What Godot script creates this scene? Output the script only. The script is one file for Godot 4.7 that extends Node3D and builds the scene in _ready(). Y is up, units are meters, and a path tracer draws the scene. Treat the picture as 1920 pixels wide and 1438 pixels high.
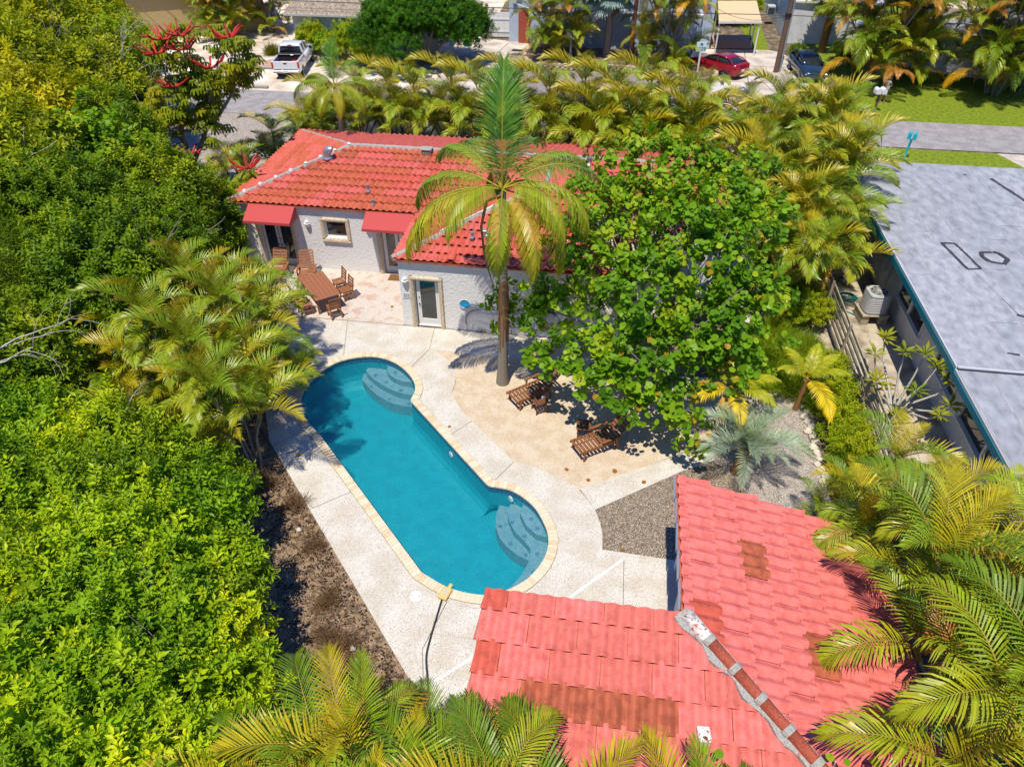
extends Node3D
func _ready() -> void:
	# camera, sky, sun, exposure
	var cam := Camera3D.new()
	cam.name = "camera"
	cam.fov = 56.68
	cam.near = 0.1
	cam.far = 2000.0
	cam.position = Vector3(0, 16.2, 0)
	cam.rotation_degrees = Vector3(-39.3, 8.3, 0)
	add_child(cam)
	cam.current = true
	var env := Environment.new()
	env.background_mode = Environment.BG_SKY
	var sky := ProceduralSkyMaterial.new()
	sky.sky_top_color = Color(0.22, 0.42, 0.78)
	sky.sky_horizon_color = Color(0.66, 0.78, 0.90)
	sky.sky_curve = 0.18
	sky.ground_bottom_color = Color(0.30, 0.32, 0.26)
	sky.ground_horizon_color = Color(0.60, 0.68, 0.72)
	sky.sun_angle_max = 3.0
	env.sky = Sky.new()
	env.sky.sky_material = sky
	env.background_energy_multiplier = 1.0
	env.tonemap_mode = Environment.TONE_MAPPER_LINEAR
	env.tonemap_exposure = 1.14
	env.volumetric_fog_enabled = true   # for the body of the pool water alone
	env.volumetric_fog_density = 0.0
	env.sdfgi_enabled = true
	env.ssao_enabled = true
	env.ssil_enabled = true
	var we := WorldEnvironment.new()
	we.name = "world"
	we.environment = env
	add_child(we)
	var sun := DirectionalLight3D.new()
	sun.name = "sun"
	sun.light_color = Color(1.0, 0.965, 0.90)
	sun.light_energy = 1.6
	sun.light_angular_distance = 0.5
	sun.shadow_enabled = true
	add_child(sun)
	sun.look_at_from_position(Vector3.ZERO, Vector3(0.085, -1.0, -0.37), Vector3.UP)

	make_materials()
	build_ground()
	build_deck()
	build_pool()
	build_house()
	build_pavilion()
	build_neighbour()
	build_far()
	build_poles()
	build_furniture()
	build_pool_things()
	build_street_things()
	make_leaves()
	build_sea_grape()
	build_single_palms()
	build_palms()
	build_thicket()
	build_umbrella_trees()
	build_small_plants()


# Helpers. Everything is in metres: x runs along the houses, z towards the pool pavilion, y up.
class MB:
	var v := PackedVector3Array()
	var n := PackedVector3Array()
	var c := PackedColorArray()
	var col := Color.WHITE

	func trin(a: Vector3, b: Vector3, d: Vector3, na: Vector3, nb: Vector3, nd: Vector3) -> void:
		v.append(a); v.append(d); v.append(b)
		n.append(na); n.append(nd); n.append(nb)
		c.append(col); c.append(col); c.append(col)

	func tri(a: Vector3, b: Vector3, d: Vector3) -> void:
		var m := (b - a).cross(d - a).normalized()
		trin(a, b, d, m, m, m)

	func quad(a: Vector3, b: Vector3, d: Vector3, e: Vector3) -> void:
		tri(a, b, d)
		tri(a, d, e)

	func tri_out(a: Vector3, b: Vector3, d: Vector3, out: Vector3) -> void:
		if (b - a).cross(d - a).dot(out) < 0.0:
			tri(a, d, b)
		else:
			tri(a, b, d)

	func quad_out(a: Vector3, b: Vector3, d: Vector3, e: Vector3, out: Vector3) -> void:
		tri_out(a, b, d, out)
		tri_out(a, d, e, out)

	# a box with chamfered edges
	func box(at: Vector3, size: Vector3, turn := Basis(), ch := 0.0) -> void:
		var h := size * 0.5
		if ch <= 0.0:
			for ax in 3:
				for s in [-1.0, 1.0]:
					var o := Vector3.ZERO; o[ax] = s
					var u := Vector3.ZERO; u[(ax + 1) % 3] = 1.0
					var w := Vector3.ZERO; w[(ax + 2) % 3] = 1.0
					quad_out(at + turn * (h * (o - u - w)), at + turn * (h * (o + u - w)), at + turn * (h * (o + u + w)), at + turn * (h * (o - u + w)), turn * o)
			return
		var k := h - Vector3.ONE * ch
		for ax in 3:
			for s in [-1.0, 1.0]:
				var o := Vector3.ZERO; o[ax] = s
				var u := Vector3.ZERO; u[(ax + 1) % 3] = 1.0
				var w := Vector3.ZERO; w[(ax + 2) % 3] = 1.0
				quad_out(at + turn * (h * o - k * u - k * w), at + turn * (h * o + k * u - k * w), at + turn * (h * o + k * u + k * w), at + turn * (h * o - k * u + k * w), turn * o)
		for ax in 3:
			var w2 := Vector3.ZERO; w2[ax] = 1.0
			for s in [-1.0, 1.0]:
				for t in [-1.0, 1.0]:
					var o1 := Vector3.ZERO; o1[(ax + 1) % 3] = s
					var o2 := Vector3.ZERO; o2[(ax + 2) % 3] = t
					var p := h * o1 + k * o2
					var q := k * o1 + h * o2
					quad_out(at + turn * (p - k * w2), at + turn * (q - k * w2), at + turn * (q + k * w2), at + turn * (p + k * w2), turn * (o1 + o2))
		for sx in [-1.0, 1.0]:
			for sy in [-1.0, 1.0]:
				for sz in [-1.0, 1.0]:
					var s3 := Vector3(sx, sy, sz)
					tri_out(at + turn * (s3 * Vector3(h.x, k.y, k.z)), at + turn * (s3 * Vector3(k.x, h.y, k.z)), at + turn * (s3 * Vector3(k.x, k.y, h.z)), turn * s3)

	# a bar of rectangular section from a to b; up gives the direction of its height
	func bar(a: Vector3, b: Vector3, w: float, h: float, up := Vector3.UP, ch := 0.0) -> void:
		var z := (b - a).normalized()
		if absf(z.dot(up)) > 0.98:
			up = Vector3.RIGHT
		var x := up.cross(z).normalized()
		var y := z.cross(x)
		box((a + b) * 0.5, Vector3(w, h, a.distance_to(b)), Basis(x, y, z), ch)

	func tube(p: PackedVector3Array, r: Array, sides := 6, caps := true) -> void:
		var last := p.size() - 1
		var rings := []
		var norms := []
		var side := Vector3.ZERO
		for i in p.size():
			var t := (p[mini(i + 1, last)] - p[maxi(i - 1, 0)]).normalized()
			if side == Vector3.ZERO:
				side = t.cross(Vector3.RIGHT if absf(t.x) < 0.7 else Vector3.FORWARD).normalized()
			side = (side - t * side.dot(t)).normalized()
			var other := t.cross(side)
			var ring := PackedVector3Array()
			var nn := PackedVector3Array()
			var rad: float = r[mini(i, r.size() - 1)]
			for k in sides:
				var a := TAU * k / sides
				var d := side * cos(a) + other * sin(a)
				ring.append(p[i] + d * rad)
				nn.append(d)
			rings.append(ring)
			norms.append(nn)
		for i in last:
			for k in sides:
				var l := (k + 1) % sides
				trin(rings[i][k], rings[i][l], rings[i + 1][l], norms[i][k], norms[i][l], norms[i + 1][l])
				trin(rings[i][k], rings[i + 1][l], rings[i + 1][k], norms[i][k], norms[i + 1][l], norms[i + 1][k])
		if caps:
			for k in sides:
				var l := (k + 1) % sides
				tri_out(p[0], rings[0][k], rings[0][l], p[0] - p[1])
				tri_out(p[last], rings[last][k], rings[last][l], p[last] - p[last - 1])

	# rings of the same number of points joined by quads, each ring closed, with smooth normals if asked
	func loft(rings: Array, closed := true, cap := true) -> void:
		var mid := Vector3.ZERO
		for r in rings:
			for q in r:
				mid += q / float(r.size() * rings.size())
		for i in rings.size() - 1:
			var a: PackedVector3Array = rings[i]
			var b: PackedVector3Array = rings[i + 1]
			var ca := Vector3.ZERO
			for q in a: ca += q / a.size()
			for q in b: ca += q / b.size()
			ca *= 0.5
			for k in (a.size() if closed else a.size() - 1):
				var l := (k + 1) % a.size()
				var m := (a[k] + a[l] + b[k] + b[l]) * 0.25
				quad_out(a[k], a[l], b[l], b[k], m - ca)
		if cap:
			for e in [0, rings.size() - 1]:
				var a: PackedVector3Array = rings[e]
				var ctr := Vector3.ZERO
				for q in a: ctr += q / a.size()
				for k in a.size():
					tri_out(ctr, a[k], a[(k + 1) % a.size()], ctr - mid)

	# an upright slab over a plan polygon (x, z); thick 0 gives a sheet
	func slab(poly: PackedVector2Array, y: float, thick := 0.0) -> void:
		var ix := Geometry2D.triangulate_polygon(poly)
		for i in range(0, ix.size(), 3):
			var a := poly[ix[i]]; var b := poly[ix[i + 1]]; var d := poly[ix[i + 2]]
			tri_out(Vector3(a.x, y, a.y), Vector3(b.x, y, b.y), Vector3(d.x, y, d.y), Vector3.UP)
		if thick > 0.0:
			var turn := 1.0 if Geometry2D.is_polygon_clockwise(poly) else -1.0
			for i in poly.size():
				var a := poly[i]; var b := poly[(i + 1) % poly.size()]
				var e := (b - a)
				quad_out(Vector3(a.x, y, a.y), Vector3(b.x, y, b.y), Vector3(b.x, y - thick, b.y), Vector3(a.x, y - thick, a.y), Vector3(-e.y, 0, e.x) * turn)

	func lathe(prof: PackedVector2Array, at: Vector3, sides := 12, turn := Basis()) -> void:
		var rings := []
		for q in prof:
			var ring := PackedVector3Array()
			for k in sides:
				ring.append(at + turn * Vector3(cos(TAU * k / sides) * q.x, q.y, sin(TAU * k / sides) * q.x))
			rings.append(ring)
		loft(rings)

	func smooth() -> void:   # average the normals of corners that lie on one spot
		var sum := {}
		for i in v.size():
			var key := v[i].snapped(Vector3.ONE * 0.0005)
			sum[key] = sum.get(key, Vector3.ZERO) + n[i]
		for i in v.size():
			var key := v[i].snapped(Vector3.ONE * 0.0005)
			var m: Vector3 = sum[key]
			if m.length() > 0.01:
				n[i] = m.normalized()

	func mesh(mat: Material) -> ArrayMesh:
		var a := []
		a.resize(Mesh.ARRAY_MAX)
		a[Mesh.ARRAY_VERTEX] = v
		a[Mesh.ARRAY_NORMAL] = n
		a[Mesh.ARRAY_COLOR] = c
		var m := ArrayMesh.new()
		m.add_surface_from_arrays(Mesh.PRIMITIVE_TRIANGLES, a)
		m.surface_set_material(0, mat)
		return m


var names := {}
var M := {}
var rg := RandomNumberGenerator.new()
var sketch := false


func numbered(called: String) -> String:
	var k: int = names.get(called, -1) + 1
	names[called] = k
	return called if k == 0 else "%s_%03d" % [called, k]


func meta(o: Node, label: String, category: String, group := "") -> Node:
	o.set_meta("label", label)
	o.set_meta("category", category)
	if group:
		o.set_meta("group", group)
	return o


func thing(called: String, label: String, category: String, at := Vector3.ZERO, turn := 0.0, group := "") -> Node3D:
	var o := Node3D.new()
	o.name = numbered(called)
	add_child(o)
	o.position = at
	o.rotation.y = turn
	meta(o, label, category, group)
	return o


func copy(o: Node3D, called: String, label: String, at: Vector3, turn := 0.0, size := 1.0) -> Node3D:
	var r: Node3D = o.duplicate()
	r.name = numbered(called)
	add_child(r)
	r.position = at
	r.rotation = Vector3(0, turn, 0)
	r.scale = Vector3.ONE * size
	r.set_meta("label", label)
	return r


func put(called: String, mesh: Mesh, parent: Node, at := Vector3.ZERO, turn := Basis()) -> MeshInstance3D:
	var o := MeshInstance3D.new()
	o.name = numbered(called) if parent == self else called
	o.mesh = mesh
	o.transform = Transform3D(turn, at)
	parent.add_child(o, true)
	return o


func part(called: String, b: MB, mat: Material, parent: Node) -> MeshInstance3D:
	return put(called, b.mesh(mat), parent)


func ground(called: String, b: MB, mat: Material, kind := "structure") -> MeshInstance3D:
	var o := part(called, b, mat, self)
	o.set_meta("kind", kind)
	return o


func scatter(called: String, mesh: Mesh, where: Array, tints: Array, parent: Node) -> MultiMeshInstance3D:
	var mm := MultiMesh.new()
	mm.transform_format = MultiMesh.TRANSFORM_3D
	mm.use_colors = true
	mm.mesh = mesh
	mm.instance_count = where.size()
	for i in where.size():
		mm.set_instance_transform(i, where[i])
		mm.set_instance_color(i, tints[i])
	var o := MultiMeshInstance3D.new()
	o.name = numbered(called) if parent == self else called
	o.multimesh = mm
	o.set_meta("kind", "stuff")
	parent.add_child(o, true)
	return o


func lin(r: float, g: float, b: float) -> Color:
	return Color(r, g, b).linear_to_srgb()


func mat(called: String, c: Color, rough := 0.7, more := {}) -> StandardMaterial3D:
	var m := StandardMaterial3D.new()
	m.resource_name = called
	m.albedo_color = c
	m.roughness = rough
	m.metallic_specular = 0.4
	for k in more:
		m.set(k, more[k])
	M[called] = m
	return m


func noise(freq: float, seed_ := 1, oct := 4, kind := FastNoiseLite.TYPE_SIMPLEX_SMOOTH) -> FastNoiseLite:
	var f := FastNoiseLite.new()
	f.noise_type = kind
	f.frequency = freq
	f.seed = seed_
	f.fractal_octaves = oct
	return f


# a seamless noise texture whose values run through the given linear colours
func ramp(size: int, freq: float, stops: Array, seed_ := 1, oct := 5) -> NoiseTexture2D:
	var t := NoiseTexture2D.new()
	t.width = size
	t.height = size
	t.seamless = true
	t.noise = noise(freq, seed_, oct)
	var g := Gradient.new()
	var off := PackedFloat32Array()
	var cols := PackedColorArray()
	for s in stops:
		off.append(s[0])
		cols.append(lin(s[1], s[2], s[3]))
	g.offsets = off
	g.colors = cols
	t.color_ramp = g
	return t


func relief(size: int, freq: float, seed_ := 5, oct := 4) -> NoiseTexture2D:
	var t := NoiseTexture2D.new()
	t.width = size
	t.height = size
	t.seamless = true
	t.noise = noise(freq, seed_, oct)
	return t


# stone chips: a noisy base (linear colours a to b) strewn with specks of other colours
func chips(size: int, freq: float, a: Color, b: Color, specks: Array, seed_ := 3, from := 0.25, to := 0.75) -> ImageTexture:
	var small := mini(size, 256)
	var f := noise(freq * size / small, seed_, 5)
	var im := f.get_seamless_image(small, small)
	im.convert(Image.FORMAT_RGBA8)
	var d := im.get_data()
	var lut := PackedByteArray()
	for i in 256:
		var q := a.lerp(b, smoothstep(from, to, i / 255.0)).linear_to_srgb()
		lut.append(int(q.r * 255)); lut.append(int(q.g * 255)); lut.append(int(q.b * 255))
	for i in range(0, d.size(), 4):
		var k := d[i] * 3
		d[i] = lut[k]; d[i + 1] = lut[k + 1]; d[i + 2] = lut[k + 2]
	im = Image.create_from_data(small, small, false, Image.FORMAT_RGBA8, d)
	if size > small:
		im.resize(size, size, Image.INTERPOLATE_CUBIC)
	var r := RandomNumberGenerator.new()
	r.seed = seed_
	for s in specks:   # [count, smallest, largest, colour]
		var q: Color = s[3].linear_to_srgb()
		for i in s[0]:
			var w := r.randi_range(s[1], s[2])
			var e := q.lightened(r.randf() * 0.25) if r.randf() < 0.5 else q.darkened(r.randf() * 0.25)
			im.fill_rect(Rect2i(r.randi() % size, r.randi() % size, w, r.randi_range(s[1], s[2])), e)
	return ImageTexture.create_from_image(im)


func tri_world(t: Texture2D, metres: float, rough := 0.8, more := {}, called := "") -> StandardMaterial3D:
	var m := mat(called, Color.WHITE, rough, {"albedo_texture": t, "uv1_triplanar": true, "uv1_world_triplanar": true, "uv1_scale": Vector3.ONE / metres})
	for k in more:
		m.set(k, more[k])
	return m


func pv(a: Array) -> PackedVector2Array:
	var p := PackedVector2Array()
	for i in range(0, a.size(), 2):
		p.append(Vector2(a[i], a[i + 1]))
	return p


# plan polygons with a hole cut out: split through the hole first so that no piece has a hole
func minus(poly: PackedVector2Array, hole: PackedVector2Array, across: Vector2, along: Vector2) -> Array:
	var out := []
	var far := 900.0
	for s in [1.0, -1.0]:
		var half := PackedVector2Array([across - along * far, across + along * far, across + along * far + along.orthogonal() * far * s, across - along * far + along.orthogonal() * far * s])
		for q in Geometry2D.intersect_polygons(poly, half):
			for r in Geometry2D.clip_polygons(q, hole):
				if not Geometry2D.is_polygon_clockwise(r) or true:
					out.append(r)
	return out


func spline(p: PackedVector2Array, steps: int, closed := false) -> PackedVector2Array:
	var o := PackedVector2Array()
	var k := p.size()
	for i in (k if closed else k - 1):
		var a := p[(i - 1 + k) % k] if closed or i > 0 else p[0] * 2.0 - p[1]
		var b := p[i]
		var c := p[(i + 1) % k]
		var d := p[(i + 2) % k] if closed or i + 2 < k else p[k - 1] * 2.0 - p[k - 2]
		for s in steps:
			o.append(b.cubic_interpolate(c, a, d, float(s) / steps))
	if not closed:
		o.append(p[k - 1])
	return o
func make_materials() -> void:
	var white := Color(0.688, 0.679, 0.636)
	M.deck = tri_world(chips(2048, 0.004, Color(0.50, 0.455, 0.375), Color(0.575, 0.55, 0.495), [[60000, 2, 4, Color(0.47, 0.405, 0.30)], [26000, 2, 4, Color(0.33, 0.295, 0.24)], [4500, 2, 4, Color(0.13, 0.12, 0.11)], [40000, 2, 5, Color(0.60, 0.58, 0.535)]]), 9.0, 0.8, {}, "chip_concrete")
	M.sand = tri_world(chips(2048, 0.006, Color(0.482, 0.374, 0.249), Color(0.55, 0.46, 0.344), [[80000, 2, 5, Color(0.585, 0.503, 0.387)], [24000, 2, 4, Color(0.43, 0.327, 0.206)], [3500, 2, 3, Color(0.138, 0.112, 0.086)]], 8), 8.0, 0.95, {}, "shell_sand")
	M.patio = tri_world(chips(1024, 0.007, Color(0.47, 0.31, 0.235), Color(0.535, 0.48, 0.415), [[24000, 2, 4, Color(0.58, 0.535, 0.48)], [9000, 2, 4, Color(0.40, 0.29, 0.23)], [2200, 2, 3, Color(0.20, 0.16, 0.14)]], 21, 0.18, 0.48), 5.0, 0.85, {}, "stained_concrete")
	M.flag = tri_world(ramp(512, 0.012, [[0.2, 0.533, 0.404, 0.224], [0.8, 0.671, 0.559, 0.37]], 31), 1.6, 0.8, {}, "limestone")
	M.mulch = tri_world(chips(1024, 0.012, Color(0.075, 0.048, 0.03), Color(0.27, 0.18, 0.105), [[16000, 2, 6, Color(0.30, 0.20, 0.12)], [9000, 2, 4, Color(0.05, 0.035, 0.025)], [2600, 2, 4, Color(0.5, 0.45, 0.36)]], 12), 4.0, 0.95, {}, "mulch")
	M.gravel = tri_world(chips(1024, 0.01, Color(0.086, 0.0645, 0.043), Color(0.206, 0.155, 0.0989), [[26000, 3, 8, Color(0.258, 0.189, 0.12)], [14000, 3, 7, Color(0.396, 0.327, 0.232)], [14000, 3, 7, Color(0.0774, 0.0602, 0.0473)], [1800, 3, 6, Color(0.619, 0.585, 0.499)]], 15), 3.4, 0.9, {}, "brown_gravel")
	M.pebble = tri_world(chips(1024, 0.01, Color(0.198, 0.163, 0.129), Color(0.361, 0.31, 0.258), [[24000, 3, 8, Color(0.43, 0.37, 0.31)], [14000, 3, 7, Color(0.155, 0.129, 0.112)], [3000, 3, 6, Color(0.671, 0.636, 0.585)]], 16), 3.4, 0.9, {}, "grey_gravel")
	M.rubble = tri_world(chips(1024, 0.01, Color(0.172, 0.146, 0.138), Color(0.284, 0.249, 0.232), [[24000, 3, 6, Color(0.327, 0.284, 0.267)], [12000, 3, 6, Color(0.103, 0.086, 0.086)]], 17), 5.0, 0.9, {}, "dark_gravel")
	M.earth = tri_world(ramp(512, 0.02, [[0.15, 0.0774, 0.0559, 0.0344], [0.5, 0.146, 0.112, 0.0731], [0.85, 0.258, 0.202, 0.138]], 19, 6), 9.0, 0.95, {}, "earth")
	M.drysand = tri_world(ramp(512, 0.012, [[0.2, 0.473, 0.378, 0.275], [0.6, 0.602, 0.525, 0.43], [0.85, 0.688, 0.645, 0.585]], 23, 6), 14.0, 0.95, {}, "white_sand")
	M.asphalt = tri_world(chips(1024, 0.006, Color(0.232, 0.215, 0.215), Color(0.31, 0.288, 0.284), [[24000, 2, 4, Color(0.344, 0.323, 0.318)], [12000, 2, 4, Color(0.172, 0.159, 0.159)]], 27), 7.0, 0.9, {}, "old_asphalt")
	M.drive = tri_world(ramp(512, 0.01, [[0.15, 0.344, 0.292, 0.241], [0.55, 0.525, 0.464, 0.396], [0.9, 0.602, 0.55, 0.482]], 29, 6), 10.0, 0.9, {}, "driveway_concrete")
	M.alley = tri_world(ramp(512, 0.012, [[0.15, 0.232, 0.189, 0.129], [0.5, 0.421, 0.361, 0.275], [0.85, 0.499, 0.439, 0.353]], 33, 6), 6.0, 0.9, {}, "weathered_concrete")
	M.lawn = tri_world(ramp(512, 0.04, [[0.15, 0.0946, 0.138, 0.00516], [0.5, 0.146, 0.202, 0.00602], [0.85, 0.202, 0.241, 0.0103]], 35, 6), 7.0, 0.95, {}, "lawn")
	M.brickpath = tri_world(ramp(512, 0.03, [[0.2, 0.361, 0.215, 0.146], [0.8, 0.499, 0.344, 0.249]], 37), 3.0, 0.9, {}, "brick_path")
	var bump := relief(512, 0.03, 41, 4)
	M.stucco = mat("white_stucco", lin(0.688, 0.679, 0.671), 0.9, {"heightmap_enabled": true, "heightmap_texture": relief(512, 0.04, 43, 3), "heightmap_scale": 1.2, "uv1_triplanar": true, "uv1_world_triplanar": true, "uv1_scale": Vector3.ONE / 3.0})
	M.plain_white = mat("white_paint", lin(0.671, 0.671, 0.662), 0.55)
	M.trim_stone = tri_world(ramp(512, 0.02, [[0.2, 0.473, 0.344, 0.206], [0.5, 0.585, 0.482, 0.335], [0.8, 0.654, 0.585, 0.456]], 45), 1.2, 0.85, {"heightmap_enabled": true, "heightmap_texture": bump, "heightmap_scale": 0.8}, "coral_stone")
	M.glass = mat("dark_glass", lin(0.0172, 0.0224, 0.0258), 0.04, {"metallic_specular": 0.9})
	M.blind = mat("blind", lin(0.103, 0.112, 0.12), 0.6)
	M.black = mat("black_metal", lin(0.0172, 0.0172, 0.0189), 0.4)
	M.rubber = mat("rubber", lin(0.0215, 0.0215, 0.0258), 0.6)
	M.steel = mat("galvanised", lin(0.361, 0.404, 0.447), 0.35, {"metallic": 0.6})
	M.awning = mat("red_canvas", lin(0.447, 0.0645, 0.0602), 0.8, {"rim_enabled": true, "rim": 0.3, "heightmap_enabled": true, "heightmap_texture": relief(256, 0.05, 47), "heightmap_scale": 0.4, "uv1_triplanar": true})
	M.tile_bump = bump
	for k in [["tile_pink", 0.68, 0.165, 0.142, 0.60, 0.135, 0.11], ["tile_rose", 0.575, 0.14, 0.11, 0.50, 0.115, 0.088], ["tile_coral", 0.55, 0.115, 0.088, 0.46, 0.092, 0.066], ["tile_orange", 0.47, 0.105, 0.05, 0.38, 0.078, 0.036], ["tile_clay", 0.42, 0.105, 0.052, 0.31, 0.075, 0.036], ["tile_red", 0.52, 0.095, 0.06, 0.42, 0.075, 0.045]]:
		M[k[0]] = tri_world(ramp(512, 0.012, [[0.22, k[4] * 0.82, k[5] * 0.8, k[6] * 0.8], [0.36, k[4], k[5], k[6]], [0.52, k[1], k[2], k[3]], [0.72, k[1], k[2], k[3]], [0.88, k[1] * 1.08, k[2] * 1.25, k[3] * 1.25]], 50 + hash(k[0]) % 9, 6), 1.7, 0.75, {"heightmap_enabled": true, "heightmap_texture": bump, "heightmap_scale": 0.35}, k[0])
	M.mortar = tri_world(ramp(512, 0.03, [[0.2, 0.258, 0.249, 0.224], [0.8, 0.404, 0.396, 0.361]], 61), 1.0, 0.95, {"heightmap_enabled": true, "heightmap_texture": bump, "heightmap_scale": 2.0}, "mortar")
	M.cap_tile = tri_world(ramp(512, 0.03, [[0.2, 0.232, 0.0473, 0.0241], [0.5, 0.344, 0.0731, 0.0387], [0.85, 0.413, 0.12, 0.0774]], 63), 0.9, 0.8, {}, "ridge_cap_clay")
	M.flaking = tri_world(ramp(512, 0.022, [[0.24, 0.43, 0.103, 0.0602], [0.27, 0.654, 0.628, 0.568], [0.68, 0.688, 0.671, 0.619], [0.71, 0.12, 0.0387, 0.0215]], 66, 3), 2.0, 0.7, {}, "flaking_white_coat")
	for k in [["wood", 0.232, 0.0903, 0.0361, 0.318, 0.133, 0.0602], ["wood_mid", 0.181, 0.0704, 0.0282, 0.248, 0.104, 0.047], ["wood_dark", 0.129, 0.0499, 0.0241, 0.181, 0.0731, 0.0344], ["table_wood", 0.267, 0.103, 0.0499, 0.31, 0.125, 0.0619]]:
		var w := ramp(512, 0.02, [[0.25, k[1], k[2], k[3]], [0.75, k[4], k[5], k[6]]], 70, 5)
		M[k[0]] = mat(k[0], Color.WHITE, 0.55, {"albedo_texture": w, "uv1_triplanar": true, "uv1_scale": Vector3(0.7, 0.7, 3.0)})
	M.fence_wood = mat("weathered_rail", Color.WHITE, 0.85, {"albedo_texture": ramp(512, 0.03, [[0.2, 0.232, 0.189, 0.129], [0.8, 0.43, 0.37, 0.284]], 72), "uv1_triplanar": true, "uv1_scale": Vector3(3, 3, 0.4)})
	M.membrane = tri_world(ramp(512, 0.02, [[0.15, 0.198, 0.211, 0.232], [0.4, 0.258, 0.271, 0.297], [0.6, 0.288, 0.301, 0.331], [0.85, 0.344, 0.357, 0.387]], 74, 6), 6.0, 0.75, {"uv1_scale": Vector3(0.17, 0.17, 0.10)}, "grey_membrane")
	M.membrane_b = tri_world(ramp(512, 0.024, [[0.15, 0.224, 0.237, 0.258], [0.4, 0.28, 0.292, 0.318], [0.85, 0.37, 0.383, 0.413]], 75, 6), 6.0, 0.75, {"uv1_scale": Vector3(0.21, 0.2, 0.12)}, "grey_membrane_pale")
	M.tar = mat("tar", lin(0.043, 0.043, 0.0473), 0.6)
	M.teal = mat("teal_paint", lin(0, 0.206, 0.275), 0.4)
	M.turquoise = mat("turquoise_paint", lin(0.0172, 0.43, 0.533), 0.35)
	M.pool = tri_world(chips(1024, 0.006, Color(0.004, 0.27, 0.355), Color(0.005, 0.31, 0.40), [[9000, 2, 4, Color(0.008, 0.36, 0.45)], [7000, 2, 4, Color(0.003, 0.23, 0.31)]], 81), 4.0, 0.6, {}, "pool_plaster")
	M.pool_step = tri_world(chips(512, 0.01, Color(0.0946, 0.249, 0.31), Color(0.146, 0.284, 0.344), [[4000, 2, 4, Color(0.206, 0.344, 0.396)], [3000, 2, 4, Color(0.0602, 0.198, 0.249)]], 82), 2.0, 0.6, {}, "step_plaster")
	M.mosaic = tri_world(chips(256, 0.02, Color(0.0103, 0.0516, 0.155), Color(0.0258, 0.103, 0.258), [[900, 6, 8, Color(0.0172, 0.138, 0.31)], [500, 6, 8, Color(0.0086, 0.0258, 0.086)]], 83), 0.9, 0.25, {}, "blue_mosaic")
	M.blue_dot = mat("cobalt_tile", lin(0.0086, 0.043, 0.258), 0.3)
	M.water = mat("pool_water", Color(0.0, 0.62, 0.70, 0.10), 0.02, {"transparency": BaseMaterial3D.TRANSPARENCY_ALPHA, "heightmap_enabled": true, "heightmap_texture": relief(512, 0.06, 85, 3), "heightmap_scale": 4.0, "metallic_specular": 0.4, "uv1_triplanar": true, "uv1_world_triplanar": true, "uv1_scale": Vector3.ONE / 3.5})
	M.coping_a = tri_world(ramp(512, 0.02, [[0.2, 0.58, 0.47, 0.31], [0.8, 0.66, 0.575, 0.43]], 87), 0.8, 0.8, {}, "coping_cream")
	M.coping_b = tri_world(ramp(512, 0.02, [[0.2, 0.61, 0.52, 0.375], [0.8, 0.68, 0.61, 0.49]], 88), 0.7, 0.8, {}, "coping_pale")
	M.coping_c = tri_world(ramp(512, 0.02, [[0.2, 0.52, 0.4, 0.24], [0.8, 0.62, 0.52, 0.36]], 89), 0.9, 0.8, {}, "coping_tan")
	M.bark = tri_world(ramp(512, 0.03, [[0.2, 0.112, 0.0903, 0.0688], [0.8, 0.31, 0.267, 0.215]], 91), 0.9, 0.9, {}, "grey_bark")
	M.palebark = tri_world(ramp(512, 0.03, [[0.2, 0.327, 0.301, 0.249], [0.8, 0.55, 0.516, 0.456]], 92), 0.9, 0.9, {}, "pale_bark")
	M.palmbark = tri_world(ramp(512, 0.02, [[0.2, 0.146, 0.125, 0.0989], [0.8, 0.327, 0.297, 0.249]], 93), 0.7, 0.9, {"uv1_scale": Vector3(1.0, 7.0, 1.0)}, "ringed_bark")
	M.boot = tri_world(ramp(512, 0.03, [[0.2, 0.138, 0.0645, 0.0241], [0.8, 0.327, 0.172, 0.0645]], 94), 0.6, 0.95, {"uv1_scale": Vector3(6.0, 0.8, 6.0)}, "dead_boot")
	M.stem = mat("green_stem", lin(0.146, 0.172, 0.0301), 0.5)
	M.leaf = mat("leaf", Color.WHITE, 0.42, {"vertex_color_use_as_albedo": true, "backlight_enabled": true, "backlight": Color(0.9, 0.93, 0.25), "metallic_specular": 0.3})
	M.frond = mat("palm_leaf", Color.WHITE, 0.38, {"vertex_color_use_as_albedo": true, "backlight_enabled": true, "backlight": Color(0.70, 0.70, 0.25), "metallic_specular": 0.42})
	M.paint = mat("coloured_paint", Color.WHITE, 0.45, {"vertex_color_use_as_albedo": true})
	M.rock = tri_world(ramp(512, 0.03, [[0.2, 0.344, 0.267, 0.172], [0.8, 0.619, 0.516, 0.37]], 95), 1.2, 0.9, {}, "limestone_rock")
	M.pale_rock = tri_world(ramp(512, 0.03, [[0.2, 0.447, 0.404, 0.318], [0.8, 0.671, 0.628, 0.533]], 96), 0.8, 0.9, {}, "pale_rock")
	M.blue_wall = tri_world(ramp(512, 0.008, [[0.2, 0.378, 0.447, 0.568], [0.8, 0.43, 0.503, 0.628]], 97), 4.0, 0.85, {}, "pale_blue_stucco")
	M.ghost_wall = tri_world(ramp(512, 0.008, [[0.2, 0.533, 0.559, 0.576], [0.8, 0.636, 0.654, 0.671]], 98), 4.0, 0.85, {}, "cool_white_wall")
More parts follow.
